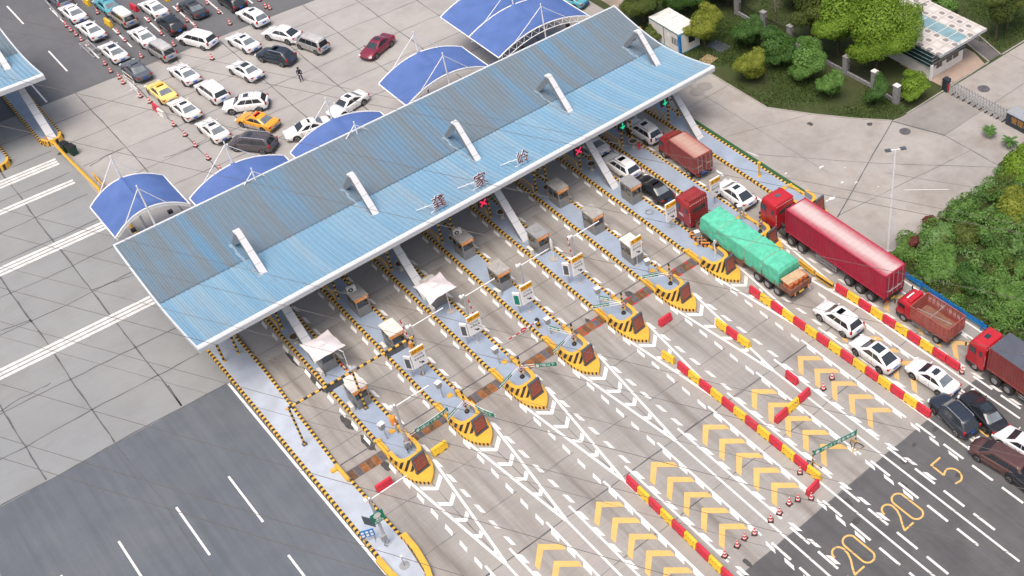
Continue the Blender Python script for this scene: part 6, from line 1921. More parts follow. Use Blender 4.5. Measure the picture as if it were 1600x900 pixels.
# ------------------------------------------------------------------ trees and shrubs
LF = dict(camphor=leaf_mat('leaf_camphor', (.085, .175, .013), (.175, .30, .026), (.31, .43, .05)),
          dark=leaf_mat('leaf_dark', (.035, .10, .019), (.08, .175, .034), (.13, .25, .056)),
          mid=leaf_mat('leaf_mid', (.07, .17, .03), (.145, .285, .058), (.23, .38, .10)),
          yellowish=leaf_mat('leaf_yellow_green', (.13, .185, .02), (.26, .305, .04), (.41, .41, .07)),
          olive=leaf_mat('leaf_olive', (.055, .092, .018), (.115, .155, .03), (.17, .21, .05)),
          red=leaf_mat('leaf_red', (.11, .03, .025), (.20, .055, .045), (.28, .09, .065)),
          pale=leaf_mat('leaf_pale', (.095, .20, .05), (.18, .32, .10), (.28, .42, .16)),
          grass=leaf_mat('leaf_grass', (.045, .082, .018), (.078, .135, .028), (.115, .175, .045)))
def crown_mesh(name, n, rx, ry, rz, seed, leaf=.20, clumps=40, shape='round', up=.3, small=1.0):
    """many leaf-sized faces: round clumps set over the crown's surface, sparser faces inside"""
    r = np.random.default_rng(seed)
    C = []
    Rm = min(rx, ry, rz)
    k = 0
    while len(C) < clumps:
        k += 1
        ga = k * 2.399963 + r.uniform(-.3, .3)
        z = 1 - 2 * ((k * .61803) % 1.0)
        if z < -.78: continue
        q = r.uniform(.60, .90)
        kk = (1.0 - .62 * (z * .5 + .5)) if shape == 'cone' else 1.0
        wob = 1 + .13 * math.sin(ga * 2 + seed) + .10 * math.sin(z * 5 + ga * 3 + seed) + r.uniform(-.10, .10)
        h = math.sqrt(max(0, 1 - z * z)) if shape != 'cone' else math.sqrt(max(0, 1 - z * z)) ** .6
        C.append((math.cos(ga) * h * q * rx * kk * wob, math.sin(ga) * h * q * ry * kk * wob, z * rz * q, r.uniform(.22, .42) * small * (1.0 if shape != 'cone' else .85)))
    C = np.array(C)
    wts = C[:, 3] ** 2; wts /= wts.sum()
    idx = r.choice(clumps, n, p=wts)
    dirs = r.normal(size=(n, 3)); dirs /= np.linalg.norm(dirs, axis=1, keepdims=True)
    out = C[idx, :3] / np.array([rx, ry, rz]); out /= (np.linalg.norm(out, axis=1, keepdims=True) + 1e-6)
    dirs = dirs + out * .55 + np.array([0, 0, .25]); dirs /= np.linalg.norm(dirs, axis=1, keepdims=True)
    rad = (Rm * C[idx, 3])[:, None] * (r.uniform(.55, 1.0, (n, 1)) ** .5) * np.array([1.15, 1.15, .9])
    P_ = C[idx, :3] + dirs * rad
    m_ = n // 4
    d2 = r.normal(size=(m_, 3)); d2 /= np.linalg.norm(d2, axis=1, keepdims=True)
    P_[:m_] = d2 * np.array([rx, ry, rz]) * (r.uniform(.1, .62, (m_, 1)) ** .6)
    if shape == 'cone': P_[:m_] *= np.array([.6, .6, .9])
    dirs[:m_] = d2
    nrm = dirs + r.normal(size=(n, 3)) * .38 + np.array([0, 0, up])
    nrm /= np.linalg.norm(nrm, axis=1, keepdims=True)
    t = np.cross(nrm, r.normal(size=(n, 3))); t /= np.linalg.norm(t, axis=1, keepdims=True)
    b = np.cross(nrm, t)
    s = leaf * r.uniform(.6, 1.25, (n, 1))
    s[:m_] *= 1.9
    V = np.stack([P_ - t * s * .5, P_ + b * s * .36, P_ + t * s * .5, P_ - b * s * .36], axis=1).reshape(-1, 3)
    me = bpy.data.meshes.new(name)
    me.vertices.add(len(V)); me.vertices.foreach_set('co', V.ravel())
    me.loops.add(n * 4); me.loops.foreach_set('vertex_index', np.arange(n * 4, dtype=np.int32))
    me.polygons.add(n); me.polygons.foreach_set('loop_start', np.arange(0, n * 4, 4, dtype=np.int32)); me.polygons.foreach_set('loop_total', np.full(n, 4, dtype=np.int32))
    me.materials.append(LF['mid'])
    me.update(); me.validate()
    return me
CR = dict(big=crown_mesh('crown_big', 62000, 4.7, 4.6, 4.1, 1, .155, 230, small=.6), tall=crown_mesh('crown_tall', 34000, 2.8, 2.8, 4.4, 2, .15, 150, small=.75), r2=crown_mesh('crown_round', 20000, 2.1, 2.1, 2.1, 3, .125, 95, small=.75), r2b=crown_mesh('crown_round_b', 20000, 2.2, 2.1, 1.9, 4, .125, 90, small=.75), ball=crown_mesh('crown_ball', 15000, 1.6, 1.6, 1.45, 5, .11, 90, small=.7), cone=crown_mesh('crown_cone', 14000, 1.35, 1.35, 2.0, 6, .11, 80, 'cone'), bush=crown_mesh('crown_bush', 9000, 1.5, 1.4, 1.1, 7, .14, 60), bush2=crown_mesh('crown_bush_b', 9000, 1.3, 1.6, 1.2, 8, .14, 55), wide=crown_mesh('crown_wide', 20000, 2.4, 2.3, 1.7, 9, .14, 110, small=.7), feather=crown_mesh('crown_feather', 1900, .75, .75, 1.6, 10, .24, 30, 'cone', .1))
def crown_obj(mesh, col, parent, z, sc=1.0, rz=0.0):
    o = link('crown', CR[mesh], parent)
    o.location = (0, 0, z); o.rotation_euler = (0, 0, rz); o.scale = (sc,) * 3 if not isinstance(sc, tuple) else sc
    o.material_slots[0].link = 'OBJECT'; o.material_slots[0].material = LF[col]
    return o
TRUNKS = {}
def tree(name, label, x, y, mesh, col, z, h, tr=.14, sc=1.0, group=None, seed=0):
    t = thing(name, label, 'tree' if name.endswith('tree') else 'bush', (x, y, 0), 0, group)
    r = random.Random(seed + int(x * 7))
    mb = MB()
    pts = [(0, 0, 0)]
    for i in range(1, 5):
        pts.append((pts[-1][0] + r.uniform(-.1, .1) * h * .1, pts[-1][1] + r.uniform(-.1, .1) * h * .1, h * i / 4))
    mb.path(pts, [tr * 1.25, tr, tr * .85, tr * .7, tr * .4], 8)
    for i in range(6):
        a = i * 1.05 + r.uniform(0, .5); zz = h * r.uniform(.4, .85)
        e = Vector((math.cos(a), math.sin(a), .9)) * (h * .28)
        mb.path([(pts[2][0], pts[2][1], zz), (e.x * .5, e.y * .5, zz + e.z * .4), (e.x, e.y, zz + e.z)], [tr * .45, tr * .3, tr * .12], 6)
    mb.build('trunk', M['bark'], t, smooth=True)
    crown_obj(mesh, col, t, z, sc, r.uniform(0, 6))
    return t
TG = 'trees and bushes on the lawn by the fence'
tree('camphor_tree', 'largest bright green tree standing in front of the guardhouse', 82.9, 71.6, 'big', 'camphor', 5.6, 6.3, .26, (.90, .90, 1.0), TG)
tree('camphor_tree', 'bright green tree leaning against the left of the largest tree', 82.0, 76.6, 'tall', 'camphor', 5.2, 6.0, .2, (1.05, 1.05, .95), TG, 2)
tree('camphor_tree', 'tall darker green tree behind the fence at the top edge', 82.6, 81.4, 'tall', 'olive', 5.6, 6.4, .2, (1.0, 1.0, 1.1), TG, 3)
tree('camphor_tree', 'green tree at the top edge behind the guardhouse tree', 88.5, 80.0, 'big', 'camphor', 5.2, 6.0, .2, .75, TG, 33)
tree('small_tree', 'yellow-green small tree in front of the white cabin', 72.3, 88.2, 'r2', 'yellowish', 3.0, 3.0, .1, (.98, .98, 1.12), TG, 4)
tree('small_tree', 'dark green bush between the yellow-green tree and the fence', 76.0, 84.6, 'r2', 'dark', 2.1, 2.2, .1, .92, TG, 5)
tree('small_tree', 'rounded dark green tree nearest the fence pillars', 75.6, 79.9, 'r2b', 'dark', 2.6, 2.6, .1, 1.0, TG, 6)
tree('small_tree', 'yellow-green tree in front of the rounded dark green tree', 71.6, 79.4, 'r2', 'yellowish', 2.1, 2.2, .1, (.92, .92, 1.0), TG, 7)
tree('small_tree', 'mid green tree right of the rounded dark green tree', 76.0, 75.6, 'r2', 'mid', 2.5, 2.6, .1, (1.0, 1.0, 1.15), TG, 8)
tree('small_tree', 'smallest leafy tree standing alone on the open lawn', 75.5, 71.3, 'r2', 'mid', 1.8, 1.9, .08, .75, TG, 9)
tree('cypress_tree', 'narrow dark green conical tree beside the last fence pillar', 78.0, 66.9, 'cone', 'dark', 1.9, 2.2, .09, (1.0, 1.0, 1.05), TG, 10)
tree('small_tree', 'clipped yellow-green ball tree before the forecourt', 81.3, 65.0, 'ball', 'camphor', 1.9, 1.6, .09, 1.05, TG, 11)
tree('small_tree', 'olive tree with a dark slim trunk beside the garden path', 96.8, 65.9, 'tall', 'olive', 4.6, 4.6, .10, (.62, .62, .62), TG, 12)
tree('small_tree', 'olive tree at the top right corner', 99.8, 66.6, 'tall', 'olive', 5.0, 4.6, .12, (.8, .8, .62), TG, 13)
tree('dense_tree', 'dark olive tree at the top between the earth strip and the white cabin', 70.9, 97.2, 'big', 'olive', 3.3, 3.6, .2, (.66, .62, .72), TG, 14)
tree('dense_tree', 'very dark tree behind the white cabin roof', 76.0, 95.8, 'big', 'dark', 3.6, 4.0, .2, (.72, .72, .85), TG, 15)
tree('dense_tree', 'very dark tree at the top edge right of the white cabin', 80.5, 93.2, 'big', 'dark', 3.6, 4.0, .2, (.75, .75, .85), TG, 16)
tree('dense_tree', 'dark tree at the top edge left of the bare tree', 86.0, 88.0, 'tall', 'olive', 4.2, 4.2, .2, (1.0, 1.0, .8), TG, 17)
tree('garden_bush', 'pale green bush behind the guardhouse roof at the top', 97.5, 74.5, 'bush2', 'mid', 1.2, 1.2, .06, 1.1, TG, 18)
tree('garden_bush', 'pale green bush beside the upper garden path', 94.2, 77.0, 'bush', 'mid', 1.0, 1.2, .06, 1.2, TG, 19)
tree('garden_bush', 'dark bush at the top edge above the guardhouse', 92.0, 79.5, 'wide', 'dark', 1.4, 1.2, .06, 1.0, TG, 20)
tree('garden_bush', 'low green bush under the dark olive tree near the canopy corner', 69.2, 93.6, 'bush', 'olive', .9, .9, .06, .9, TG, 21)
# bare tree
t = thing('bare_tree', 'leafless tangled tree behind the fence at the top edge', 'tree', (81.5, 85.8, 0))
r = random.Random(5)
mb = MB()
def branch(p, d, L, rad, depth):
    q = p + d * L
    mb.path([p, p + d * L * .5 + Vector((r.uniform(-.1, .1), r.uniform(-.1, .1), 0)) * L, q], [rad, rad * .8, rad * .6], 5)
    if depth:
        for _ in range(3):
            nd = (d + Vector((r.uniform(-.9, .9), r.uniform(-.9, .9), r.uniform(-.35, .5)))).normalized()
            branch(q, nd, L * r.uniform(.55, .85), rad * .55, depth - 1)
branch(Vector((0, 0, 0)), Vector((-.1, 0, 1)), 1.6, .12, 4)
mb.build('branches', pm('bare_bark', (.17, .14, .11), .9, var=.25), t)

# roadside shrub bank
bank = MB()
def bank_h(x, y):
    d = min(1.0, max(0.0, (x - 60.3) / 2.0)) * min(1.0, max(0.0, (50.3 - y) / 1.8))
    return d * (.9 + .5 * mnoise.noise(Vector((x * .25, y * .25, 0))))
nx, ny = 40, 40
g = [(60.2 + 45 * i / nx, 50.2 - 45 * j / ny, bank_h(60.2 + 45 * i / nx, 50.2 - 45 * j / ny) + .01) for j in range(ny + 1) for i in range(nx + 1)]
bank.add(g, [(j * (nx + 1) + i, (j + 1) * (nx + 1) + i, (j + 1) * (nx + 1) + i + 1, j * (nx + 1) + i + 1) for j in range(ny) for i in range(nx)])
struct(bank.build('planted_bank', M['lawn_soil'], smooth=True, recalc=False))
def scatter(name, region, n_cl, seed, cols, leaf=.24, per=90, zoff=.35, rad=(.5, 1.0)):
    r = np.random.default_rng(seed)
    per_c = {c: [] for c in cols}
    k = 0
    while k < n_cl:
        x, y = r.uniform(region[0], region[1]), r.uniform(region[2], region[3])
        per_c[cols[r.integers(0, len(cols))]].append((x, y, bank_h(x, y) + zoff + r.uniform(0, .9) * min(1, (x - 60.5) / 2.5), r.uniform(*rad)))
        k += 1
    V, mi = [], []
    for ci, c in enumerate(cols):
        for (x, y, z, R_) in per_c[c]:
            n = int(per * R_ ** 2 * 1.4) + 20
            d = r.normal(size=(n, 3)); d /= np.linalg.norm(d, axis=1, keepdims=True); d[:, 2] = np.abs(d[:, 2]) * 1.0 - .25
            p = np.array([x, y, z]) + d * R_ * (r.uniform(.4, 1, (n, 1)) ** .4) * np.array([1, 1, .85])
            nm_ = d + r.normal(size=(n, 3)) * .5 + np.array([0, 0, .4]); nm_ /= np.linalg.norm(nm_, axis=1, keepdims=True)
            t = np.cross(nm_, r.normal(size=(n, 3))); t /= np.linalg.norm(t, axis=1, keepdims=True); b = np.cross(nm_, t)
            s = leaf * r.uniform(.6, 1.3, (n, 1))
            V.append(np.stack([p - t * s * .5, p + b * s * .3, p + t * s * .5, p - b * s * .3], axis=1).reshape(-1, 3)); mi += [ci] * n
    V = np.concatenate(V); n = len(mi)
    me = bpy.data.meshes.new(name)
    me.vertices.add(len(V)); me.vertices.foreach_set('co', V.ravel())
    me.loops.add(n * 4); me.loops.foreach_set('vertex_index', np.arange(n * 4, dtype=np.int32))
    me.polygons.add(n); me.polygons.foreach_set('loop_start', np.arange(0, n * 4, 4, dtype=np.int32)); me.polygons.foreach_set('loop_total', np.full(n, 4, dtype=np.int32))
    for c in cols: me.materials.append(LF[c])
    me.polygons.foreach_set('material_index', mi)
    me.update(); me.validate()
    o = link(name, me); o['kind'] = 'stuff'
    return o
scatter('undergrowth', (60.15, 84, 27, 49.9), 1150, 11, ['mid', 'dark', 'mid', 'olive', 'pale'], leaf=.19, per=120)
BG = 'shrubs in the roadside bank'
tree('roadside_shrub', 'large rounded dark green shrub at the right edge by the cracked apron', 78.6, 48.6, 'wide', 'camphor', 1.9, 1.6, .1, (1.05, 1.05, 1.1), BG, 41)
tree('roadside_shrub', 'yellowish spreading shrub in the middle of the bank', 72.6, 45.0, 'wide', 'yellowish', 2.3, 2.0, .1, (.85, .85, .95), BG, 42)
tree('roadside_shrub', 'small yellowish shrub lower left of the spreading yellowish one', 66.6, 45.7, 'bush', 'olive', 1.9, 1.4, .08, .95, BG, 43)
tree('roadside_shrub', 'reddish shrub standing alone on the bank edge by the apron', 70.0, 49.3, 'bush2', 'red', .8, .9, .06, .62, BG, 44)
tree('roadside_shrub', 'reddish shrub second from the lamp post on the bank edge', 66.4, 49.7, 'bush', 'red', .9, .9, .06, .62, BG, 45)
tree('roadside_shrub', 'reddish shrub nearest the lamp post', 63.3, 49.2, 'bush2', 'red', 1.0, .9, .06, .66, BG, 46)
tree('roadside_shrub', 'green shrub tucked between the reddish ones and the lamp post', 62.0, 49.0, 'bush', 'mid', .8, .9, .06, .7, BG, 47)
tree('roadside_shrub', 'grey-green loose shrub behind the reddish ones', 65.2, 47.8, 'bush2', 'pale', 1.5, 1.2, .06, .95, BG, 48)
tree('roadside_shrub', 'broad pale green shrub beside the blue guard rail behind the red container', 62.6, 45.6, 'wide', 'mid', 1.4, 1.2, .08, .85, BG, 49)
tree('roadside_sapling', 'pale feathery sapling, the left of two in the lower bank', 68.3, 41.4, 'feather', 'pale', 2.4, 2.6, .05, 1.05, BG, 50)
tree('roadside_sapling', 'pale feathery sapling, the right of two in the lower bank', 71.8, 39.6, 'feather', 'pale', 2.4, 2.6, .05, 1.05, BG, 51)
tree('roadside_shrub', 'green shrub above the stake lorry by the blue guard rail', 62.8, 41.6, 'bush', 'dark', 1.5, 1.2, .08, 1.15, BG, 52)
tree('roadside_shrub', 'green shrub behind the cab of the lorry at the right edge', 63.6, 37.6, 'wide', 'mid', 1.5, 1.2, .08, .8, BG, 53)
tree('roadside_shrub', 'dark shrub at the right edge below the spreading yellowish one', 75.2, 42.0, 'wide', 'dark', 1.6, 1.4, .08, .95, BG, 54)
tree('roadside_shrub', 'mid green shrub between the two feathery saplings', 67.8, 38.8, 'bush2', 'mid', 1.7, 1.2, .08, 1.2, BG, 55)

# lawn grass
def grass(name, regions, n, seed):
    r = np.random.default_rng(seed)
    P_ = []
    for (x0, x1, y0, y1, w) in regions:
        m_ = int(n * w)
        P_.append(np.stack([r.uniform(x0, x1, m_), r.uniform(y0, y1, m_), np.zeros(m_)], axis=1))
    P_ = np.concatenate(P_)
    # keep off the concrete edge
    ex = np.interp(P_[:, 1], [63.8, 66.9, 70.5, 74.7, 76.6, 130], [77.3, 74.7, 72.1, 69.5, 69.4, 69.4])
    P_ = P_[P_[:, 0] > ex]
    nse = np.array([mnoise.noise(Vector((p[0] * .22, p[1] * .22, 5))) for p in P_])
    P_ = P_[nse + r.uniform(-.3, .3, len(P_)) > -.12]
    n = len(P_)
    a = r.uniform(0, 2 * PI, n); w = r.uniform(.04, .09, n); h = r.uniform(.06, .2, n)
    t = np.stack([np.cos(a), np.sin(a), np.zeros(n)], axis=1); l_ = np.stack([r.normal(0, .08, n), r.normal(0, .08, n), h], axis=1)
    V = np.stack([P_ - t * w[:, None], P_ + t * w[:, None], P_ + l_], axis=1).reshape(-1, 3)
    me = bpy.data.meshes.new(name)
    me.vertices.add(len(V)); me.vertices.foreach_set('co', V.ravel())
    me.loops.add(n * 3); me.loops.foreach_set('vertex_index', np.arange(n * 3, dtype=np.int32))
    me.polygons.add(n); me.polygons.foreach_set('loop_start', np.arange(0, n * 3, 3, dtype=np.int32)); me.polygons.foreach_set('loop_total', np.full(n, 3, dtype=np.int32))
    me.materials.append(LF['grass']); me.update(); me.validate()
    o = link(name, me); o['kind'] = 'stuff'
grass('grass', [(69.4, 80, 64, 92, 1.0), (80, 92, 84, 100, .2), (95.6, 108, 64.2, 76, .3), (72, 82, 88, 100, .2)], 42000, 21)

# ------------------------------------------------------------------ white site cabin
t = thing('site_cabin', 'white site cabin with blue-green trim beside the canopy corner', 'cabin', (70.75, 91.5, 0))
w, d, h = 2.9, 5.3, 2.55
MB().box((0, 0, h / 2 + .05), (w, d, h)).build('wall', M['white_dirty'], t)
mb = MB()
for i in range(5): mb.box((0, -d / 2 + .55 + 1.06 * i, h + .09), (w + .08, 1.0, .10), ch=.02)
mb.build('roof', M['white_dirty'], t)
tr = pm('cabin_trim', (.06, .22, .27), .5)
mb = MB()
for sx in (-1, 1): mb.box((sx * w / 2, 0, h), (.09, d + .08, .12)); mb.box((sx * w / 2, 0, .1), (.08, d + .04, .12))
for sy in (-1, 1): mb.box((0, sy * d / 2, h), (w, .09, .12)); mb.box((0, sy * d / 2, .1), (w, .08, .12))
mb.box((-w / 2, .1, h / 2), (.07, .09, h))
mb.build('trim', tr, t)
MB().box((-w / 2 + .05, -d / 2 + .05, h / 2), (.28, .28, h - .1)).build('corner_post', M['rail_blue'], t)
wd = MB().box((-w / 2 - .01, -1.75, 1.45), (.05, 1.1, .85)).build('window', M['glass'], t)
mb = MB()
for i in range(4): mb.box((-w / 2 - .04, -2.2 + .3 * i, 1.45), (.03, .07, .9))
mb.build('window_bar', M['white'], wd)
MB().box((.3, -d / 2 - .01, 1.45), (.9, .05, .8)).build('window', M['glass'], t)
MB().box((-w / 2 - .01, -.75, 1.75), (.03, .4, .35)).build('notice', M['white'], t)
mat_ = tag(MB().box((0, 0, .02), (1.7, 2.3, .03), rz=.1).build('dark_ground_sheet', pm('blue_grey_sheet', (.09, .10, .13), .8)), 'dark blue-grey sheet on the grass in front of the white cabin', 'sheet'); mat_.location = (73.6, 87.2, .01)
mat_ = tag(MB().box((0, 0, .02), (1.6, 1.5, .04), rz=.2).build('straw_mat', pm('straw', (.32, .24, .13), .9, var=.25, vscale=4)), 'straw coloured mat on the grass near the canopy corner', 'mat'); mat_.location = (71.0, 86.0, .01)

# ------------------------------------------------------------------ guardhouse
t = thing('guardhouse', 'flat-roofed guardhouse with dark glass band and skylights beside the gate', 'guardhouse', (88.4, 69.6, 0))
teal = pm('dark_teal_glass', (.012, .045, .055), .12, spec=.7, var=.15)
def panel_roof_mat():
    m, nt, n, l, p = nm('guardhouse_roof_panels')
    o = objc(n)
    sep = n.new("ShaderNodeSeparateXYZ"); l.new(o, sep.inputs[0])
    u = mth(n, l, 'DIVIDE', mth(n, l, 'ADD', sep.outputs[0], 20.05), 1.3); v = mth(n, l, 'DIVIDE', mth(n, l, 'ADD', sep.outputs[1], 20.2), 1.28)
    fu, fv = mth(n, l, 'FRACT', u), mth(n, l, 'FRACT', v)
    cell = n.new("ShaderNodeCombineXYZ"); l.new(mth(n, l, 'FLOOR', u), cell.inputs[0]); l.new(mth(n, l, 'FLOOR', v), cell.inputs[1])
    w_ = n.new("ShaderNodeTexWhiteNoise"); l.new(cell.outputs[0], w_.inputs[0])
    f = noise(n, l, o, 2.2, 5, .6)
    du = mth(n, l, 'ABSOLUTE', mth(n, l, 'SUBTRACT', fu, .5)); dv_ = mth(n, l, 'ABSOLUTE', mth(n, l, 'SUBTRACT', fv, .5))
    d = mth(n, l, 'ADD', mth(n, l, 'POWER', mth(n, l, 'MULTIPLY', du, 3.6), 3.0), mth(n, l, 'POWER', mth(n, l, 'MULTIPLY', dv_, 2.9), 3.0))
    d = mth(n, l, 'ADD', d, mth(n, l, 'MULTIPLY', f, .5))
    c = mixc(n, l, ramp(n, l, noise(n, l, o, .6, 5, .6), .35, .7), (.50, .46, .43), (.62, .585, .55))
    ring = mth(n, l, 'LESS_THAN', d, 1.25)
    c = mixc(n, l, mth(n, l, 'MULTIPLY', ring, .5), c, (.66, .64, .62))
    sp2 = mth(n, l, 'MULTIPLY', mth(n, l, 'LESS_THAN', d, .72), mth(n, l, 'GREATER_THAN', w_.outputs[0], .22))
    c = mixc(n, l, mth(n, l, 'MULTIPLY', sp2, .8), c, (.13, .125, .13))
    jn = mth(n, l, 'MAXIMUM', mth(n, l, 'GREATER_THAN', du, .475), mth(n, l, 'GREATER_THAN', dv_, .475))
    c = mixc(n, l, mth(n, l, 'MULTIPLY', jn, .6), c, (.2, .18, .17))
    l.new(c, p.inputs["Base Color"]); p.inputs["Roughness"].default_value = .8
    return m
rf = panel_roof_mat()
MB().box((.1, .4, .85), (5.4, 7.7, 1.7)).build('wall', M['white_dirty'], t)
MB().box((.0, .4, 2.45), (5.7, 8.0, 1.7)).build('glass_band', teal, t)
mb = MB()
for z in (1.95, 2.45, 2.95): mb.box((0, .4, z), (5.76, 8.06, .05))
mb.build('band_rail', M['steel'], t)
for x in (-1.3, .4, 1.5): MB().box((x, -3.46, 1.25), (.9, .06, .6)).build('window', M['glass'], t)
mb = MB(); mb.box((-.0, -.4, 3.42), (5.5, 8.4, .22)); mb.box((2.35, 1.4, 3.62), (6.0, 12.2, .2)) if False else None
mb.box((3.75, -.45, 3.50), (2.6, 8.3, .26)); mb.box((1.8, 5.6, 3.50), (7.0, 4.0, .26))
mb.build('roof', rf, t)
gl = pm('skylight_glass', (.20, .33, .37), .25, var=.15, vscale=1.2)
mb = MB()
for i in range(5): mb.box((1.35, -3.55 + 1.45 * i, 3.56), (1.75, 1.38, .05))
mb.build('skylight', gl, t)
mb = MB()
for i in range(6): mb.box((1.35, -4.28 + 1.45 * i, 3.60), (1.8, .06, .05))
mb.box((2.30, -.6, 3.62), (.08, 7.4, .12)); mb.box((.42, -.6, 3.58), (.06, 7.4, .08))
mb.build('skylight_bar', M['white_dirty'], t)
mb = MB(); mb.box((.0, -4.62, 3.44), (5.56, .08, .30)); mb.box((3.75, -4.64, 3.50), (2.66, .08, .32)); mb.build('eaves_trim', M['steel'], t)
mb = MB(); mb.box((-2.75, -3.6, .95), (.25, .25, 1.9)); mb.build('porch_column', M['white'], t)
mb = MB()
for i in range(8): mb.tube((-2.2 + .16 * i, -4.1, .05), (-2.2 + .16 * i, -4.1, 1.3), .02, 5)
mb.tube((-2.3, -4.1, 1.3), (-1.0, -4.1, 1.3), .03, 6); mb.tube((-2.3, -4.1, .1), (-1.0, -4.1, .1), .03, 6)
gt = tag(mb.build('small_gate', M['grey']), 'small grey barred gate at the guardhouse corner', 'gate'); gt.location = (87.3, 68.2, 0)
# ------------------------------------------------------------------ stone fence
for i, (y, x) in enumerate(((90.9, 79.85), (86.4, 79.8), (82.1, 79.9), (77.75, 79.9), (73.3, 79.9), (69.2, 80.0), (65.75, 79.7))):
    p = thing('fence_pillar', ['grey stone fence pillar at the top edge by the bare tree', 'grey stone fence pillar beside the bare tree', 'grey stone fence pillar behind the rounded dark green tree', 'grey stone fence pillar behind the mid green tree', 'grey stone fence pillar under the left edge of the largest tree', 'grey stone fence pillar behind the narrow conical tree', 'grey stone fence pillar at the corner nearest the gate'][i], 'pillar', (x, y, 0), 0, 'stone fence pillars')
    MB().box((0, 0, 1.1), (.55, .62, 2.2)).build('shaft', M['stone'], p)
    MB().box((0, 0, 2.25), (.64, .72, .10), ch=.02).build('cap', M['white_dirty'] if i > 4 else M['stone'], p)
def fence(x0, y0, x1, y1, label):
    f = thing('fence_panel', label, 'fence', (x0, y0, 0), 0, 'low wall and railing between the fence pillars')
    d = Vector((x1 - x0, y1 - y0, 0)); L = d.length; a = math.atan2(d.y, d.x); c = d / 2
    MB().box((c.x, c.y, .25), (L - .6, .32, .5), rz=a, ch=.03).build('low_wall', M['stone'], f)
    mb = MB()
    n = int((L - .6) / .16)
    t_ = d.normalized()
    for i in range(n):
        q = t_ * (.3 + (L - .6) * (i + .5) / n)
        mb.box((q.x, q.y, 1.1), (.03, .03, 1.25))
    for z in (.6, 1.6): mb.box((c.x, c.y, z), (L - .6, .04, .05), rz=a)
    mb.build('railing', M['black'], f)
ys_f = [(90.9, 79.85), (86.4, 79.8), (82.1, 79.9), (77.75, 79.9), (73.3, 79.9), (69.2, 80.0), (65.75, 79.7)]
for i, (a, b) in enumerate(zip(ys_f, ys_f[1:])):
    fence(a[1], a[0], b[1], b[0], f'low stone wall with black railing, {WORD[i]} bay from the bare tree')
fence(79.7, 65.75, 84.5, 66.6, 'low stone wall turning from the corner pillar behind the ball tree')
# ------------------------------------------------------------------ gate, name stone, palms, lamp post
t = thing('folding_gate', 'stainless folding gate stretched across the drive', 'gate', (85.35, 59.4, 0))
mb = MB()
n = 20
for i in range(n):
    y = -3.7 + 7.2 * i / (n - 1)
    for sx in (-.28, .28):
        mb.tube((sx, y, .12), (sx, y, 1.25), .045, 8)
    mb.path([(-.28, y, 1.25), (-.2, y, 1.42), (0, y, 1.48), (.2, y, 1.42), (.28, y, 1.25)], .045, 8)
mb.build('gate_frame', M['chrome'], t, smooth=True)
mb = MB()
for i in range(n - 1):
    y = -3.7 + 7.2 * i / (n - 1); y2 = -3.7 + 7.2 * (i + 1) / (n - 1)
    for sx in (-.28, .28):
        mb.tube((sx, y, .25), (sx, y2, 1.1), .022, 5); mb.tube((sx, y, 1.1), (sx, y2, .25), .022, 5)
mb.build('lattice', M['steel'], t)
mb = MB()
for i in range(0, n, 2): mb.tube((-.35, -3.7 + 7.2 * i / (n - 1), .08), (.35, -3.7 + 7.2 * i / (n - 1), .08), .08, 8)
mb.build('castor', M['rubber'], t)
t = thing('gate_motor', 'dark gate housing with a red stripe at the guardhouse end of the folding gate', 'gate housing', (85.3, 63.55, 0))
MB().box((0, 0, .8), (.62, .75, 1.6), ch=.05).build('housing', pm('housing_dark', (.03, .04, .05), .4), t)
MB().box((-.05, -.39, .62), (.4, .03, .9)).build('stripe', M['red'], t)
t = thing('name_stone', 'black granite wall with gold characters at the other end of the gate', 'sign wall', (85.8, 51.6, 0))
gr = pm('black_granite', (.035, .045, .06), .25, var=.25, vscale=3); gtop = pm('grey_granite', (.30, .32, .35), .5, var=.12, vscale=4)
MB().box((0, 0, .72), (1.5, 7.4, 1.44)).build('wall', gr, t)
MB().box((0, 0, 1.48), (1.56, 7.46, .08)).build('coping', gtop, t)
gold = pm('gold_letter', (.50, .26, .08), .4, .3)
lettering('管理所', .78, gold, t, Matrix.Translation((-.765, 1.9, .85)) @ Matrix.Rotation(-PI / 2, 4, 'Z') @ UP, 'lettering', .02)
for i, (x, y) in enumerate(((82.1, 55.1), (82.2, 52.6))):
    c = thing('potted_cycad', 'potted cycad palm in front of the black name wall, ' + ('smaller one' if i == 0 else 'larger one'), 'potted palm', (x, y, .01), i * .4, 'potted cycads')
    MB().lathe([(.22, 0), (.34, .3), (.36, .42), (.30, .42), (.28, .36)], 16).build('pot', M['terracotta'], c, smooth=True)
    mb = MB(); mb.tube((0, 0, .35), (0, 0, .7), .14, 8); mb.build('trunk', M['bark'], c)
    mb = MB()
    r = random.Random(i)
    for k in range(22):
        a = k * 2.4; up = r.uniform(.15, .75); L = (.95 if i else .8) * r.uniform(.85, 1.1)
        pts = []
        for q in range(7):
            s = q / 6
            pts.append(Vector((math.cos(a) * L * s, math.sin(a) * L * s, .7 + L * (up * s - .75 * s * s * (.4 + .3 * (1 - up))))))
        side = Vector((-math.sin(a), math.cos(a), 0))
        for q in range(6):
            w0, w1 = .10 * math.sin(PI * (q + .3) / 7) + .02, .10 * math.sin(PI * (q + 1.3) / 7) + .01
            mb.quad(pts[q] - side * w0, pts[q] + side * w0, pts[q + 1] + side * w1, pts[q + 1] - side * w1)
    mb.build('fronds', LF['dark'], c, recalc=False)
t = thing('street_lamp', 'tall white twin-head lamp post between the apron and the shrubs', 'street lamp', (61.75, 50.6, 0))
MB().path([(0, 0, 0), (0, 0, 4), (0, 0, 11.6)], [.13, .11, .07], 10).build('post', M['white'], t)
MB().box((0, 0, .03), (.5, .5, .06)).build('base_plate', M['steel'], t)
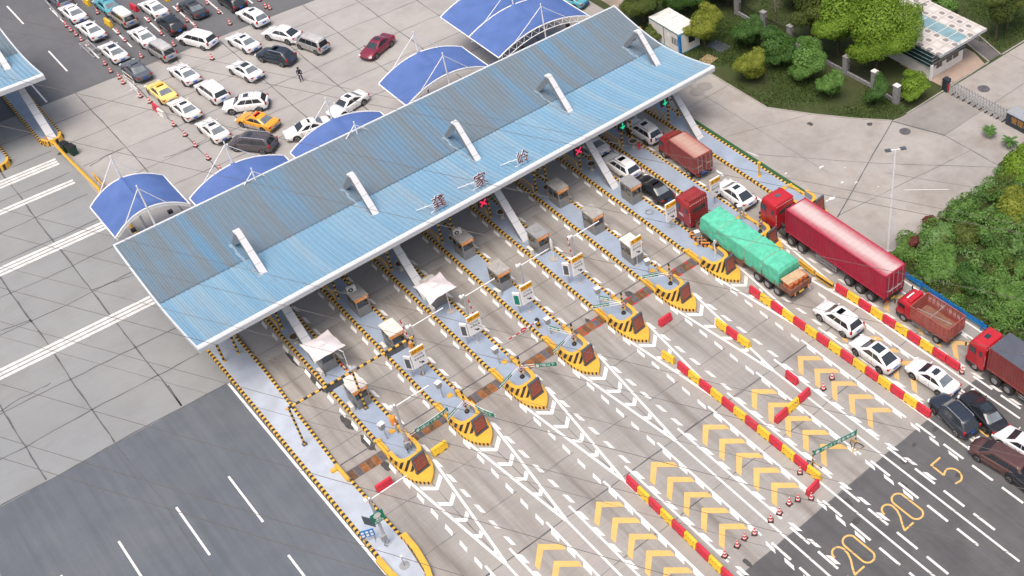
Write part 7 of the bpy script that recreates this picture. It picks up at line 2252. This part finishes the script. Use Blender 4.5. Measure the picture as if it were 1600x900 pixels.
mb = MB(); mb.tube((-.5, .3, 11.6), (.5, -.3, 11.6), .04, 6); mb.build('cross_arm', M['white'], t)
for s in (-1, 1): MB().box((s * .58, -s * .35, 11.62), (.52, .40, .10), rz=-.5, ch=.02).build('lamp_head', M['frame_grey'], t)
t = thing('utility_cabinet', 'grey control cabinet with white cap behind the lorry cab at the right edge', 'cabinet', (66.3, 33.2, .9))
MB().box((0, 0, .7), (.7, .6, 1.6)).build('cabinet', M['frame_grey'], t); MB().box((0, 0, 1.55), (.85, .72, .12)).build('cap', M['white'], t)
# pale litter on the apron
LT = MB()
for i, (px, py, s) in enumerate(((1283, 261, .35), (1316, 285, .3), (1299, 310, .5), (1338, 285, .25), (1320, 262, .12), (1228, 271, .2), (1292, 314, .25), (1372, 292, .15))):
    g = G(px, py); r = random.Random(i)
    LT.ngon([(g[0] + math.cos(2 * PI * k / 9) * s * r.uniform(.4, 1.1), g[1] + math.sin(2 * PI * k / 9) * s * .5 * r.uniform(.4, 1.1), .016) for k in range(9)])
struct(LT.build('apron_repair_marks', M['white_dirty'], recalc=False))
KB = MB()
edge = [(69.25, 92), (69.3, 74.7), (71.9, 70.5), (74.5, 66.9), (77.0, 63.9)]
for a, b in zip(edge, edge[1:]):
    d = Vector((b[0] - a[0], b[1] - a[1], 0)); KB.box(((a[0] + b[0]) / 2, (a[1] + b[1]) / 2, .04), (d.length, .12, .08), rz=math.atan2(d.y, d.x))
for a, b in (((79.0, 63.6), (92.8, 63.75)), ((95.2, 63.7), (140, 63.6)), ((93.0, 63.8), (94.3, 68.4)), ((95.1, 63.8), (96.6, 68.4))):
    d = Vector((b[0] - a[0], b[1] - a[1], 0)); KB.box(((a[0] + b[0]) / 2, (a[1] + b[1]) / 2, .06), (d.length, .14, .12), rz=math.atan2(d.y, d.x))
struct(KB.build('kerb_edging', M['apron'], recalc=True))

# ------------------------------------------------------------------ the person on the concrete
def person(label, loc, rz):
    t = thing('person', label, 'person', loc, rz)
    V = [(0, 0, .95), (0, 0, 1.12), (0, -.01, 1.32), (0, 0, 1.46), (0, .01, 1.53), (0, .03, 1.62), (0, .03, 1.72)]
    E = [(0, 1), (1, 2), (2, 3), (3, 4), (4, 5), (5, 6)]
    Rr = [.16, .145, .165, .12, .058, .095, .075]
    def add(p, par, rr):
        V.append(p); Rr.append(rr); E.append((par, len(V) - 1)); return len(V) - 1
    for s in (-1, 1):
        h = add((s * .10, 0, .88), 0, .105); k = add((s * .115, .02 + .05 * s, .50), h, .072); a = add((s * .12, -.02 + .09 * s, .10), k, .045); add((s * .13, .12 + .09 * s, .05), a, .042)
        sh = add((s * .19, 0, 1.42), 3, .07); el = add((s * .25, -.05, 1.14), sh, .05); wr = add((s * .21, .12, .96), el, .034); pal = add((s * .20, .17, .92), wr, .034)
        for f, (dx, l_) in enumerate(((-.03, .070), (-.01, .085), (.012, .080), (.032, .062))):
            q = add((s * .20 + dx, .205, .90), pal, .010); add((s * .20 + dx, .20 + l_ * .4, .87), q, .009)
        q = add((s * .165, .18, .91), pal, .011); add((s * .15, .21, .89), q, .010)
    me = bpy.data.meshes.new('body'); me.from_pydata(V, E, [])
    o = link('body', me, t)
    md = o.modifiers.new('skin', 'SKIN'); sd_ = me.skin_vertices[0].data
    for i, rr in enumerate(Rr): sd_[i].radius = (rr, rr * (.78 if i in (0, 1, 2, 3) else 1.0))
    sd_[0].use_root = True
    sb = o.modifiers.new('sub', 'SUBSURF'); sb.levels = 1; sb.render_levels = 1
    dg = bpy.context.evaluated_depsgraph_get()
    m2 = bpy.data.meshes.new_from_object(o.evaluated_get(dg))
    o.modifiers.clear(); o.data = m2
    m2.materials.clear(); m2.materials.append(M['navy']); m2.materials.append(M['skin']); m2.materials.append(M['black'])
    for p in m2.polygons:
        z = p.center.z; r_ = math.hypot(p.center.x, p.center.y)
        p.use_smooth = True
        p.material_index = 1 if (z > 1.52 and p.center.y > -.03 or z > 1.50 and z < 1.56) or (z < .95 and z > .84 and p.center.y > .14 and abs(p.center.x) > .12) else 2 if z < .10 else 0
    MB().lathe([(.095, 1.68), (.11, 1.72), (.125, 1.76), (.11, 1.79), (.01, 1.80)], 16, c=(0, .03, 0)).build('cap', M['navy'], t, smooth=True)
    MB().box((0, .15, 1.70), (.15, .10, .015)).build('cap_peak', M['black'], t)
    for s in (-1, 1): MB().lathe([(.001, -.012), (.012, 0), (.001, .012)], 8, c=(s * .035, .118, 1.645)).build('eye', M['black'], t)
    MB().loft([[(-.014, .115, 1.60), (.014, .115, 1.60), (.0, .148, 1.605)], [(-.008, .112, 1.64), (.008, .112, 1.64), (0, .125, 1.64)]]).build('nose', M['skin'], t)
    MB().box((0, .112, 1.572), (.05, .01, .008)).build('mouth', M['redlamp'], t)
    MB().box((0, .19, .99), (.15, .12, .02), ch=.006).build('papers', M['white'], t)
    return t
person('person in a dark navy uniform and cap standing on the open concrete holding pale papers', (36.4, 113.7, .01), R(150))
